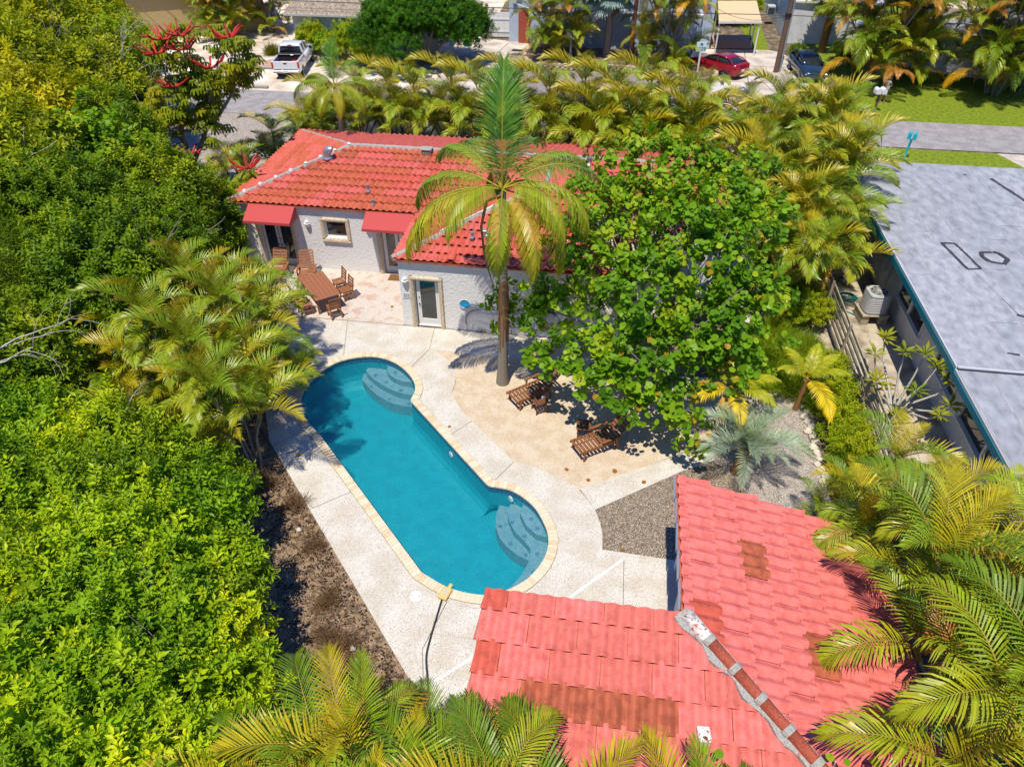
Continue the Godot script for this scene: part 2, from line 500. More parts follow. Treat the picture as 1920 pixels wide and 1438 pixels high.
	M.shingle = tri_world(chips(256, 0.02, Color(0.181, 0.172, 0.176), Color(0.249, 0.241, 0.245), [[350, 8, 16, Color(0.292, 0.284, 0.288)], [250, 8, 16, Color(0.129, 0.125, 0.129)]], 99), 3.0, 0.95, {}, "grey_shingle")
	M.tan_shingle = tri_world(chips(256, 0.02, Color(0.258, 0.202, 0.142), Color(0.318, 0.258, 0.189), [[350, 7, 13, Color(0.396, 0.323, 0.241)], [250, 7, 13, Color(0.181, 0.142, 0.103)]], 100), 2.6, 0.95, {}, "tan_shingle")
	M.yellow_wall = mat("ochre_wall", lin(0.43, 0.327, 0.146), 0.9)
	M.beige = mat("beige_canopy", lin(0.645, 0.456, 0.258), 0.8)
	M.pole_wood = mat("creosote_pole", Color.WHITE, 0.9, {"albedo_texture": ramp(512, 0.04, [[0.2, 0.086, 0.0559, 0.0387], [0.8, 0.189, 0.12, 0.0817]], 101), "uv1_triplanar": true, "uv1_scale": Vector3(4, 0.3, 4)})
	M.pole_red = mat("cedar_pole", Color.WHITE, 0.9, {"albedo_texture": ramp(512, 0.04, [[0.2, 0.189, 0.0731, 0.0387], [0.8, 0.292, 0.12, 0.0645]], 102), "uv1_triplanar": true, "uv1_scale": Vector3(4, 0.3, 4)})
	M.car_red = mat("red_car_paint", lin(0.292, 0.00688, 0.0155), 0.25, {"metallic": 0.3, "clearcoat_enabled": true, "clearcoat": 1.0, "clearcoat_roughness": 0.05})
	M.car_white = mat("white_car_paint", lin(0.636, 0.654, 0.688), 0.25, {"clearcoat_enabled": true, "clearcoat": 1.0, "clearcoat_roughness": 0.05})
	M.car_blue = mat("navy_car_paint", lin(0.0172, 0.0387, 0.0688), 0.25, {"metallic": 0.3, "clearcoat_enabled": true, "clearcoat": 1.0, "clearcoat_roughness": 0.05})
	M.tail = mat("tail_lamp", lin(0.43, 0.0086, 0.0086), 0.2)
	M.chrome = mat("chrome", lin(0.516, 0.533, 0.559), 0.2, {"metallic": 0.9})
	M.bin_blue = mat("bin_blue", lin(0.0086, 0.086, 0.43), 0.45)
	M.mat_brown = mat("coir", lin(0.189, 0.0817, 0.0258), 0.95)
	M.net_blue = mat("net_blue", lin(0.0172, 0.284, 0.533), 0.5)
	M.yellow_box = mat("cream_plastic", lin(0.602, 0.456, 0.172), 0.5)
	M.hose = mat("black_hose", lin(0.0301, 0.0344, 0.043), 0.45)
	M.teal_hose = mat("teal_hose", lin(0, 0.224, 0.206), 0.45)
	M.cable = mat("cable", lin(0.0602, 0.0731, 0.0817), 0.5)
	M.ac = mat("ac_grey", lin(0.43, 0.447, 0.464), 0.5)
	M.block = tri_world(ramp(512, 0.03, [[0.2, 0.103, 0.086, 0.043], [0.5, 0.361, 0.318, 0.224], [0.8, 0.516, 0.473, 0.378]], 103), 0.9, 0.95, {}, "mossy_block")
	M.sign_white = mat("sign_pale", lin(0.533, 0.619, 0.636), 0.6)
	M.sign_teal = mat("sign_teal", lin(0.0172, 0.189, 0.232), 0.6)
# ---------------------------------------------------------------- ground, pool, deck
const PO := Vector2(-8.73, -15.93)   # a corner of the pool and the directions along and across it
const PD := Vector2(0.695, 0.719)
const PR := Vector2(0.719, -0.695)


func pl(a: float, b: float) -> Vector2:
	return PO + PD * a + PR * b


func pool_outline() -> PackedVector2Array:
	var near := spline(pv([5.05, 3.30, 5.6, 3.76, 6.3, 3.93, 6.9, 3.88, 7.67, 3.6, 8.2, 3.05, 8.47, 2.3, 8.45, 1.6, 8.24, 1.02, 7.53, 0.38, 6.63, 0.0]), 5)
	var far := spline(pv([0.0, 0.0, -1.2, -0.06, -2.34, 0.33, -3.05, 1.15, -3.36, 2.0, -3.3, 2.7, -2.95, 3.4, -2.4, 3.82, -1.7, 4.02, -0.85, 4.0, -0.25, 3.78, 0.18, 3.34]), 5)
	var o := PackedVector2Array()
	for q in near: o.append(pl(q.x, q.y))
	for q in far: o.append(pl(q.x, q.y))
	return o


func local_poly(a: Array) -> PackedVector2Array:
	var o := PackedVector2Array()
	for i in range(0, a.size(), 2):
		o.append(pl(a[i], a[i + 1]))
	return o


func build_ground() -> void:
	var pool := pool_outline()
	var hole: PackedVector2Array = Geometry2D.offset_polygon(pool, 0.02)[0]
	var b := MB.new()
	for q in minus(pv([-300, -420, 300, -420, 300, 60, -300, 60]), hole, pl(2, 1.6), PD):
		b.slab(q, -0.03)
	ground("ground", b, M.earth)
	b = MB.new(); b.slab(pv([-300, -50.1, 300, -50.1, 300, -45.3, -300, -45.3]), 0.004)
	ground("road", b, M.asphalt)
	# across the street
	b = MB.new(); b.slab(pv([-60, -120, -12.5, -120, -12.5, -50.1, -60, -50.1]), -0.012)
	ground("sand_yard", b, M.drysand)
	b = MB.new(); b.slab(pv([-13.6, -67.2, -8.2, -66.0, -7.4, -61.2, -8.3, -56.5, -8.9, -53.0, -8.8, -50.1, -13.8, -50.1]), 0.0)
	b.slab(pv([7.1, -50.1, 14.6, -50.1, 15.6, -55.0, 16.0, -58.2, 14.2, -63.0, 13.0, -66.0, 12.2, -66.6, 5.4, -66.0, 5.6, -60.0]), 0.0)
	ground("driveway", b, M.drive)
	b = MB.new()
	for s in [[-11.9, -50.3, -9.9, -65.6], [9.0, -50.4, 10.1, -66.0], [11.9, -50.4, 9.0, -66.0]]:
		b.bar(Vector3(s[0], 0.0, s[1]), Vector3(s[2], 0.0, s[3]), 0.05, 0.008)
	for z in [-53.4, -57.2, -61.4]:
		b.bar(Vector3(5.9, 0.0, z), Vector3(14.6, 0.0, z - 0.2), 0.05, 0.008)
	for z in [-54.4, -58.0, -61.9]:
		b.bar(Vector3(-13.4, 0.0, z), Vector3(-8.2, 0.0, z - 0.15), 0.05, 0.008)
	ground("driveway_joints", b, M.tar)
	b = MB.new(); b.slab(pv([-9.0, -50.1, -8.9, -53.6, -8.2, -56.4, -7.3, -58.9, -5.1, -58.2, 1.5, -58.2, 5.4, -56.2, 6.9, -57.2, 7.3, -54.5, 7.0, -52.0, 6.2, -50.1]), -0.006)
	ground("dark_gravel", b, M.rubble)
	b = MB.new(); b.slab(pv([-25.4, -71, -23.6, -71, -25.6, -58, -28.4, -53.9, -30.2, -54.6, -27.2, -60]), -0.004)
	ground("brick_path", b, M.brickpath)
	b = MB.new(); b.slab(pv([14.6, -50.1, 300, -50.1, 300, -140, 15.4, -140, 15.4, -64.0, 16.4, -59.5, 15.6, -55.0]), -0.010)
	b.slab(pv([10.9, -66.6, 12.2, -66.6, 15.4, -140, 8.0, -140]), -0.008)
	b.slab(pv([15.2, -42.4, 16.3, -45.1, 22.6, -45.1, 23.6, -42.4]), 0.002)
	ground("lawn", b, M.lawn)
	b = MB.new(); b.slab(pv([13.4, -41.0, 15.2, -42.4, 16.3, -45.2, 9.6, -45.2, 10.5, -41.0]), 0.0)
	b.slab(pv([23.6, -42.4, 22.6, -45.1, 40, -45.1, 40, -41]), 0.0)
	ground("driveway_apron", b, M.drive)
	b = MB.new(); b.slab(pv([-28, -45.3, 10, -45.3, 10, -42.0, -17.5, -42.0, -17.5, -33, -28, -33]), -0.016)
	ground("verge_gravel", b, M.pebble)
	# low kerb lips where the sand yard and the lawn meet the road
	b = MB.new(); b.bar(Vector3(-60, 0.0, -50.2), Vector3(-14, 0.0, -50.2), 0.22, 0.10, Vector3.UP, 0.02)
	ground("kerb", b, M.drive)
	# garden beds
	b = MB.new(); b.slab(pv([-14, -24, -11.2, -22.4, -11.4, -18, -9.3, -14.6, -2.6, -7.2, -0.8, -4.6, -1.5, 2, -14, 2]), -0.02)
	ground("mulch_bed", b, M.mulch)
	b = MB.new(); b.slab(pv([0.45, -14.1, 3.05, -16.08, 4.1, -16.75, 4.3, -17.8, 4.9, -20.6, 6.6, -21.0, 7.3, -19.6, 7.2, -17.2, 7.3, -16.4, 6.9, -11.5, 0.74, -12.66, 0.71, -13.26]), -0.004)
	ground("gravel_bed", b, M.gravel)
	b = MB.new(); b.slab(pv([3.9, -16.9, 4.3, -17.8, 4.9, -21.6, 8.7, -26, 8.8, -19.6, 7.6, -19.6, 7.35, -17.2, 7.4, -15.2, 5.6, -14.6]), 0.001)
	ground("pebble_bed", b, M.pebble)
	b = MB.new(); b.slab(pv([8.7, -40, 12.4, -40, 12.4, -12.0, 8.7, -12.0]), 0.0)
	ground("side_passage", b, M.alley)
	b = MB.new()
	for z in [-31.2, -28.4, -25.6, -22.9, -20.3, -17.6]:
		b.bar(Vector3(8.8, 0.0, z), Vector3(11.5, 0.0, z), 0.03, 0.008)
	b.bar(Vector3(10.55, 0.0, -40), Vector3(10.55, 0.0, -12.2), 0.03, 0.0081)
	ground("passage_joints", b, M.block)
	b = MB.new(); b.slab(pv([-6.3, -21.2, -5.3, -20.3, -4.88, -19.4, -4.88, -18.5, -4.37, -17.87, -2.2, -15.67, -1.6, -15.5, -0.9, -15.25, -0.1, -14.8, 4.15, -17.6, 5.2, -20.9]), -0.002)
	ground("sand", b, M.sand)


func build_deck() -> void:
	var pool := pool_outline()
	var cop: PackedVector2Array = Geometry2D.offset_polygon(pool, 0.255, Geometry2D.JOIN_ROUND)[0]
	var curve := spline(pv([-6.28, -21.17, -5.7, -20.85, -5.2, -20.2, -4.9, -19.4, -4.86, -18.7, -4.37, -17.87]), 4)
	var lobe := spline(pv([0.03, -14.72, 0.42, -14.1, 0.66, -13.35, 0.71, -12.68]), 4)
	var deck := pv([-10.3, -15.5, -3.04, -7.51, -1.0, -5.2, 3.4, -5.2, 3.4, -12.58])
	lobe.reverse()
	deck.append_array(lobe)
	deck.append_array(spline(pv([-0.1, -14.83, -0.95, -15.32, -1.7, -15.62, -2.25, -15.72]), 4))
	curve.reverse()
	deck.append_array(curve)
	deck.append_array(pv([0.7, -20.75, 0.7, -22.56, -12.6, -22.56, -12.6, -19.5, -11.1, -17.0]))
	var pieces := [deck]
	var cuts := [[pl(5.5, -1.6), pl(5.06, 3.3), pl(4.66, 4.6)], [pl(2.74, -1.6), pl(2.9, 1.0), pl(2.2, 5.0)], [Vector2(-6.28, -21.17), Vector2(-6.97, -19.11), pl(-0.6, 0.0), pl(-0.4, -2.5)], [Vector2(-0.1, -14.83), Vector2(0.45, -14.1)],
		[Vector2(1.31, -12.4), Vector2(1.35, -9)], [Vector2(-0.2, -10.9), pl(7.4, 1.5), Vector2(-4.9, -10.1)], [Vector2(-6.28, -21.17), Vector2(-6.4, -22.6)], [Vector2(-10.0, -22.6), pl(-2.6, 2.0)], [Vector2(-1.1, -7.9), Vector2(-2.1, -8.9)]]
	for c in cuts:
		for i in c.size() - 1:
			var d: Vector2 = (c[i + 1] - c[i]).normalized()
			var o := d.orthogonal() * 0.012
			var cut := PackedVector2Array([c[i] - d * 0.02 - o, c[i + 1] + d * 0.02 - o, c[i + 1] + d * 0.02 + o, c[i] - d * 0.02 + o])
			var next := []
			for q in pieces:
				next.append_array(Geometry2D.clip_polygons(q, cut))
			pieces = next
	var root := Node3D.new()
	root.name = "pool_deck"
	add_child(root)
	root.set_meta("kind", "structure")
	var under := MB.new()
	for q in minus(deck, Geometry2D.offset_polygon(pool, 0.02)[0], pl(2, 1.6), PD):
		under.slab(q, -0.012)
	part("joint_bed", under, M.block, root)
	for q in pieces:
		for r in minus(q, cop, pl(2, 1.6), PD):
			if absf(area(r)) < 0.05 or Geometry2D.triangulate_polygon(r).is_empty():
				continue
			var b := MB.new()
			b.slab(r, 0.012, 0.03)
			part("slab", b, M.deck, root)
	# the path that leaves the pool towards the palm
	var b2 := MB.new()
	b2.slab(pv([-0.07, -14.86, 0.43, -14.1, 3.05, -16.08, 4.07, -16.7, 4.13, -17.52]), 0.012, 0.03)
	part("slab", b2, M.deck, root)
	b2 = MB.new(); b2.slab(pv([-16.2, -26.4, -7.68, -26.4, -7.68, -22.6, -16.2, -22.6]), 0.014, 0.03)
	part("patio_slab", b2, M.patio, root)
	for f in [[1.36, -10.9, 2.0, -9.0], [2.03, -10.9, 2.6, -9.0], [1.36, -11.95, 1.99, -10.93], [2.03, -11.95, 2.6, -10.93]]:
		if f[1] > -11.0:
			b2 = MB.new(); b2.box(Vector3((f[0] + f[2]) / 2, 0.012, (f[1] + f[3]) / 2), Vector3(f[2] - f[0], 0.016, f[3] - f[1]), Basis(), 0.003)
			part("flagstone", b2, M.flag, root)
	# slotted white drain channels across the deck
	for e in [[Vector3(-3.24, 0.013, -8.08), Vector3(-2.25, 0.013, -9.0), 16], [Vector3(-0.6, 0.013, -10.45), Vector3(1.28, 0.013, -12.42), 34]]:
		var dr := MB.new()
		dr.bar(e[0], e[1], 0.075, 0.008)
		var o := part("drain_channel", dr, M.plain_white, root)
		var sl := MB.new()
		for i in e[2]:
			var p: Vector3 = e[0].lerp(e[1], (i + 0.5) / e[2])
			var d: Vector3 = (e[1] - e[0]).normalized()
			sl.bar(p - d * 0.012 + Vector3.UP * 0.005, p + d * 0.012 + Vector3.UP * 0.005, 0.05, 0.003)
		part("slots", sl, M.ac, o)
	var garden := Node3D.new()
	garden.name = "garden_path"
	add_child(garden)
	garden.set_meta("kind", "structure")
	for s in [[5.55, -23.7, 0.25], [5.75, -24.9, 0.2], [5.6, -26.2, 0.1], [5.5, -22.7, 0.35]]:
		var sb := MB.new()
		sb.box(Vector3.ZERO, Vector3(0.95, 0.05, 0.85), Basis(), 0.01)
		put("stepping_slab", sb.mesh(M.deck), garden, Vector3(s[0], 0.02, s[1]), Basis(Vector3.UP, s[2]))


func area(p: PackedVector2Array) -> float:
	var s := 0.0
	for i in p.size():
		s += p[i].cross(p[(i + 1) % p.size()])
	return s * 0.5


func build_pool() -> void:
	var pool := pool_outline()
	var root := Node3D.new()
	root.name = "swimming_pool"
	add_child(root)
	root.set_meta("kind", "structure")
	# the shell: walls with a rounded foot, and a floor that is deepest near the middle
	var b := MB.new()
	var rings := []
	for s in [[0.0, -0.28], [0.0, -0.85], [-0.06, -1.05], [-0.18, -1.19], [-0.36, -1.27]]:
		var r := PackedVector3Array()
		var ctr := pl(2.4, 1.9)
		for i in pool.size():
			var q := pool[i]
			var d: Vector2 = (pool[(i + 1) % pool.size()] - pool[i - 1]).normalized().orthogonal()
			if d.dot(ctr - q) < 0: d = -d
			r.append(Vector3(q.x - d.x * s[0], s[1], q.y - d.y * s[0]))
		rings.append(r)
	for i in rings.size() - 1:
		for k in pool.size():
			var l := (k + 1) % pool.size()
			b.quad(rings[i][k], rings[i][l], rings[i + 1][l], rings[i + 1][k])
	var foot := PackedVector2Array()
	for q in rings[4]: foot.append(Vector2(q.x, q.z))
	b.slab(foot, -1.27)
	part("shell", b, M.pool, root)
	b = MB.new()
	for k in pool.size():
		var p := pool[k]; var q := pool[(k + 1) % pool.size()]
		b.quad(Vector3(p.x, 0.0, p.y), Vector3(q.x, 0.0, q.y), Vector3(q.x, -0.28, q.y), Vector3(p.x, -0.28, p.y))
	part("tile_band", b, M.mosaic, root)
	# corner steps and benches
	for s in [[[6.02, 4.3, 6.05, 3.86, 6.26, 3.60, 6.74, 3.46, 7.2, 3.5, 7.55, 3.74, 8.2, 4.6, 6.5, 5.0], -0.30],
			[[5.6, 4.4, 5.62, 3.76, 5.75, 3.5, 6.05, 3.32, 6.55, 3.17, 7.0, 3.2, 7.34, 3.18, 7.6, 3.0, 7.78, 2.72, 7.95, 2.4, 8.06, 2.0, 8.12, 1.4, 9.0, 1.2, 9.5, 4.0, 7.0, 5.5], -0.55],
			[[5.2, 4.2, 5.3, 3.5, 5.55, 3.2, 5.9, 2.95, 6.3, 2.8, 6.7, 2.78, 7.1, 2.84, 7.45, 2.98, 7.9, 3.3, 7.0, 5.0], -0.82],
			[[-2.62, 4.6, -2.53, 3.80, -2.2, 3.63, -1.9, 3.58, -1.6, 3.64, -1.3, 3.78, -0.95, 4.1, -0.9, 4.8], -0.30],
			[[-3.6, 3.9, -2.98, 3.1, -2.7, 3.06, -2.3, 3.1, -1.84, 3.2, -1.5, 3.30, -1.2, 3.42, -0.9, 3.62, -0.5, 3.95, -0.5, 5.0, -3.4, 5.0], -0.55],
			[[-3.6, 3.4, -2.9, 2.85, -2.3, 2.84, -1.77, 2.88, -1.4, 2.98, -1.0, 3.12, -0.6, 3.4, -0.1, 3.9, -0.4, 5.0, -3.4, 5.0], -0.82]]:
		for q in Geometry2D.intersect_polygons(local_poly(s[0]), Geometry2D.offset_polygon(pool, -0.004)[0]):
			b = MB.new()
			b.slab(q, s[1], 1.25 + s[1])
			part("step", b, M.pool_step, root)
	var dot := MB.new()
	for k in 5:
		var a := TAU * k / 5
		dot.box(Vector3(cos(a) * 0.045, 0, sin(a) * 0.045), Vector3(0.03, 0.008, 0.03), Basis(Vector3.UP, a))
	var dm := dot.mesh(M.blue_dot)
	for q in [[6.66, 3.72, -0.29], [7.05, 3.66, -0.29], [6.27, 3.32, -0.54], [6.9, 3.3, -0.54], [7.62, 3.22, -0.54], [8.05, 2.75, -0.54], [8.24, 2.1, -0.54], [6.0, 3.05, -0.81], [6.7, 2.92, -0.81], [7.3, 3.05, -0.81],
			[-2.5, 3.25, -0.54], [-1.87, 3.4, -0.54], [-1.9, 3.8, -0.29], [-1.15, 3.6, -0.54], [-1.25, 3.14, -0.81], [-2.3, 2.95, -0.81], [-0.6, 3.6, -0.81]]:
		var c := pl(q[0], q[1])
		put("mosaic_star", dm, root, Vector3(c.x, q[2] + 0.004, c.y))
	# white fittings in the wall
	var fit := MB.new()
	fit.lathe(pv([0.0, 0.03, 0.10, 0.03, 0.115, 0.0, 0.0, 0.0]), Vector3.ZERO, 14)
	for q in [[2.84, 3.31, -0.45], [5.62, 3.74, -0.36], [-2.35, 0.36, -0.55]]:
		var c := pl(q[0], q[1])
		var to := Vector3(-PR.x, 0, -PR.y) if q[1] > 1 else Vector3(PR.x, 0, PR.y)
		put("wall_fitting", fit.mesh(M.plain_white), root, Vector3(c.x, q[2], c.y) + to * 0.01, Basis(to.cross(Vector3.UP), to, Vector3.UP))
	# the water
	b = MB.new()
	b.slab(Geometry2D.offset_polygon(pool, -0.002)[0], -0.10)
	part("water", b, M.water, root)
	# the body of the water: it swallows red and scatters blue green, more with depth
	var body := FogVolume.new()
	body.name = "water_body"
	body.shape = RenderingServer.FOG_VOLUME_SHAPE_BOX
	body.size = Vector3(13.0, 1.4, 13.0)
	body.position = Vector3(-5.2, -0.82, -15.6)
	var fm := FogMaterial.new()
	fm.density = 0.13
	fm.albedo = lin(0.0, 0.72, 0.82)
	body.material = fm
	body.set_meta("kind", "structure")
	root.add_child(body)
	# coping: every paver on its own
	var cop := Node3D.new()
	cop.name = "pool_coping"
	add_child(cop)
	cop.set_meta("kind", "structure")
	var inner: PackedVector2Array = Geometry2D.offset_polygon(pool, -0.03)[0]
	var total := 0.0
	for i in inner.size(): total += inner[i].distance_to(inner[(i + 1) % inner.size()])
	var count := int(total / 0.122)
	var step := total / count
	var pts := along(inner, step, count)
	var flip := area(inner) > 0.0
	rg.seed = 5
	for i in count:
		var p := pts[i]
		var q := pts[(i + 1) % count]
		var prev := pts[i - 1]
		var nxt := pts[(i + 2) % count]
		var np := outward(prev, p, q, flip) * 0.27
		var nq := outward(p, q, nxt, flip) * 0.27
		var e := (q - p) * 0.035
		var y := 0.028 + rg.randf() * 0.006
		b = MB.new()
		var top := PackedVector3Array([Vector3(p.x + e.x, y, p.y + e.y), Vector3(q.x - e.x, y, q.y - e.y), Vector3(q.x + nq.x - e.x, y, q.y + nq.y - e.y), Vector3(p.x + np.x + e.x, y, p.y + np.y + e.y)])
		var mid := (top[0] + top[2]) * 0.5
		b.quad_out(top[0], top[1], top[2], top[3], Vector3.UP)
		for k in 4:
			var a0 := top[k]; var a1 := top[(k + 1) % 4]
			b.quad_out(a0, a1, a1 + Vector3.DOWN * 0.055, a0 + Vector3.DOWN * 0.055, (a0 + a1) * 0.5 - mid)
		part("paver", b, [M.coping_a, M.coping_b, M.coping_a, M.coping_c][rg.randi() % 4], cop)
	b = MB.new()
	for q in minus(Geometry2D.offset_polygon(pool, 0.235)[0], Geometry2D.offset_polygon(pool, -0.015)[0], pl(2, 1.6), PD):
		b.slab(q, 0.022, 0.05)
	part("grout", b, M.coping_c, cop)


func along(poly: PackedVector2Array, step: float, count: int) -> PackedVector2Array:
	var out := PackedVector2Array()
	var want := 0.0
	var run := 0.0
	for i in poly.size():
		var a := poly[i]
		var b := poly[(i + 1) % poly.size()]
		var l := a.distance_to(b)
		while want <= run + l and out.size() < count:
			out.append(a.lerp(b, (want - run) / l))
			want += step
		run += l
	return out


func outward(a: Vector2, b: Vector2, c: Vector2, flip: bool) -> Vector2:
	var d := ((b - a).normalized() + (c - b).normalized()).normalized()
	return Vector2(d.y, -d.x) if flip else Vector2(-d.y, d.x)
# ---------------------------------------------------------------- tiled roofs
const LAP := 0.07


# one clay tile of several barrels; u runs along the eave, v up the slope; lo and hi clip it
func tile_mesh(w: float, e: float, barrels: int, amp: float, m: Material, lo := PackedFloat32Array(), hi := PackedFloat32Array(), side := 1.0) -> ArrayMesh:
	var b := MB.new()
	var k := barrels * 5
	var full := e + LAP
	var lift := 0.052
	var low := PackedVector3Array()
	var top := PackedVector3Array()
	var nn := PackedVector3Array()
	for i in k + 1:
		var f := float(i) / k
		var u := f * (w - 0.018)
		var ph := f * barrels
		var y := amp * (0.5 - 0.5 * cos(TAU * ph))
		var dy := amp * PI * sin(TAU * ph) * barrels / w
		var v0 := 0.0 if lo.is_empty() else lo[i]
		var v1 := full if hi.is_empty() else hi[i]
		v1 = maxf(v1, v0)
		low.append(Vector3(u, y + lift * (1.0 - v0 / full), -v0))
		top.append(Vector3(u, y + lift * (1.0 - v1 / full), -v1))
		nn.append(Vector3(-dy, 1.0, 0.06).normalized())
	for i in k:
		b.trin(low[i], low[i + 1], top[i + 1], nn[i], nn[i + 1], nn[i + 1])
		b.trin(low[i], top[i + 1], top[i], nn[i], nn[i + 1], nn[i])
		b.quad_out(low[i], low[i + 1], low[i + 1] + Vector3.DOWN * 0.012, low[i] + Vector3.DOWN * 0.012, Vector3.BACK)
	b.quad_out(low[0], top[0], top[0] + Vector3.DOWN * 0.025, low[0] + Vector3.DOWN * 0.025, Vector3.LEFT)
	b.quad_out(low[k], top[k], top[k] + Vector3.DOWN * 0.025, low[k] + Vector3.DOWN * 0.025, Vector3.RIGHT)
	return b.mesh(m)


# lays the tiles of one roof plane; bounds(s) gives the lowest and highest t that the plane has there
func lay_tiles(root: Node, origin: Vector3, sd: Vector3, td: Vector3, s_len: float, t_len: float, w: float, e: float, barrels: int, amp: float, bounds: Callable, pick: Callable, stagger: float, join: Array, seed_: int, spoil := 0.008) -> void:
	var nd := sd.cross(td)
	var frame := Basis(sd, nd, -td)
	var r := RandomNumberGenerator.new()
	r.seed = seed_
	var rows := int(ceil(t_len / e))
	for j in rows:
		var t0 := j * e
		var shift: float = fmod(j * stagger, 1.0) * w
		for i in range(-1, int(ceil(s_len / w)) + 1):
			var s0 := i * w + shift
			var k := barrels * 5
			var lo := PackedFloat32Array()
			var hi := PackedFloat32Array()
			var whole := true
			var some := 0.0
			for q in k + 1:
				var s := s0 + w * q / k
				var l := 0.0
				var h := 0.0
				if s > -0.001 and s < s_len + 0.001:
					var bb: Vector2 = bounds.call(s)
					l = clampf(bb.x - t0, 0.0, e + LAP)
					h = clampf(bb.y - t0, 0.0, e + LAP)
				if h < l: h = l
				if l > 0.0 or h < e + LAP - 0.0001: whole = false
				some = maxf(some, h - l)
				lo.append(l); hi.append(h)
			if some < 0.05:
				continue
			var name_ = pick.call(s0, t0, r)
			var at := origin + sd * s0 + td * t0 + nd * (r.randf() * spoil)
			var turn := frame * Basis(Vector3.UP, (r.randf() - 0.5) * 0.006)
			if join.size():   # far slopes: real tiles joined into one piece
				var mm := tile_mesh(w, e, barrels, amp, M[name_], lo, hi)
				var arr := mm.surface_get_arrays(0)
				var big: MB = join[0]
				var vv: PackedVector3Array = arr[Mesh.ARRAY_VERTEX]
				var vn: PackedVector3Array = arr[Mesh.ARRAY_NORMAL]
				for q in vv.size():
					big.v.append(at + turn * vv[q]); big.n.append(turn * vn[q]); big.c.append(Color.WHITE)
				continue
			var mesh: ArrayMesh
			if whole:
				var key := "tile%s%s%.2f%d" % [name_, w, e, barrels]
				if not shared.has(key):
					shared[key] = tile_mesh(w, e, barrels, amp, M[name_])
				mesh = shared[key]
			else:
				mesh = tile_mesh(w, e, barrels, amp, M[name_], lo, hi)
			put("roof_tile", mesh, root, at, turn)


var shared := {}


# an irregular strip of grey mortar along a hip or ridge
func mortar_line(root: Node, called: String, a: Vector3, b2: Vector3, w: float, h: float, m: Material, seed_: int) -> void:
	var r := RandomNumberGenerator.new()
	r.seed = seed_
	var n := int(a.distance_to(b2) / 0.16) + 1
	var d := (b2 - a).normalized()
	var x := d.cross(Vector3.UP).normalized()
	var y := x.cross(d)
	var rings := []
	for i in n + 1:
		var c := a.lerp(b2, float(i) / n)
		var wl := w * (0.7 + r.randf() * 0.7)
		var wr := w * (0.7 + r.randf() * 0.7)
		var hh := h * (0.8 + r.randf() * 0.4)
		rings.append(PackedVector3Array([c - x * wl - y * 0.06, c - x * wl * 0.55 + y * hh * 0.6, c + y * hh, c + x * wr * 0.55 + y * hh * 0.6, c + x * wr - y * 0.06]))
	var b := MB.new()
	b.loft(rings)
	part(called, b, m, root)


# a wall along x at depth z (its outer face), with openings [x0, x1, y0, y1]
func wall_x(b: MB, x0: float, x1: float, top: float, z: float, thick: float, open: Array) -> void:
	var at := x0
	var zz := z - thick * 0.5
	for o in open:
		if o[0] > at:
			b.box(Vector3((at + o[0]) / 2, top / 2, zz), Vector3(o[0] - at, top, thick))
		if o[2] > 0.01:
			b.box(Vector3((o[0] + o[1]) / 2, o[2] / 2, zz), Vector3(o[1] - o[0], o[2], thick))
		b.box(Vector3((o[0] + o[1]) / 2, (o[3] + top) / 2, zz), Vector3(o[1] - o[0], top - o[3], thick))
		at = o[1]
	if x1 > at:
		b.box(Vector3((at + x1) / 2, top / 2, zz), Vector3(x1 - at, top, thick))


# carved stone surround: two steps of moulding round an opening
func surround(root: Node, called: String, x0: float, x1: float, y0: float, y1: float, z: float, w: float, sill: bool) -> void:
	var b := MB.new()
	for s in [[0.0, w, 0.06], [w * 0.12, w * 0.5, 0.10], [w * 0.62, w * 0.22, 0.085]]:
		var a: float = s[0]
		var ww: float = s[1]
		var pz: float = s[2]
		b.box(Vector3(x0 - w + a + ww / 2, (y0 + y1 + w - a) / 2, z + pz / 2), Vector3(ww, y1 - y0 + w - a, pz), Basis(), 0.008)
		b.box(Vector3(x1 + w - a - ww / 2, (y0 + y1 + w - a) / 2, z + pz / 2), Vector3(ww, y1 - y0 + w - a, pz), Basis(), 0.008)
		b.box(Vector3((x0 + x1) / 2, y1 + w - a - ww / 2, z + pz / 2 + 0.002), Vector3(x1 - x0 + 2 * (w - a), ww, pz), Basis(), 0.008)
		if sill:
			b.box(Vector3((x0 + x1) / 2, y0 - w + a + ww / 2, z + pz / 2 + 0.002), Vector3(x1 - x0 + 2 * (w - a), ww, pz), Basis(), 0.008)
	part(called, b, M.trim_stone, root)


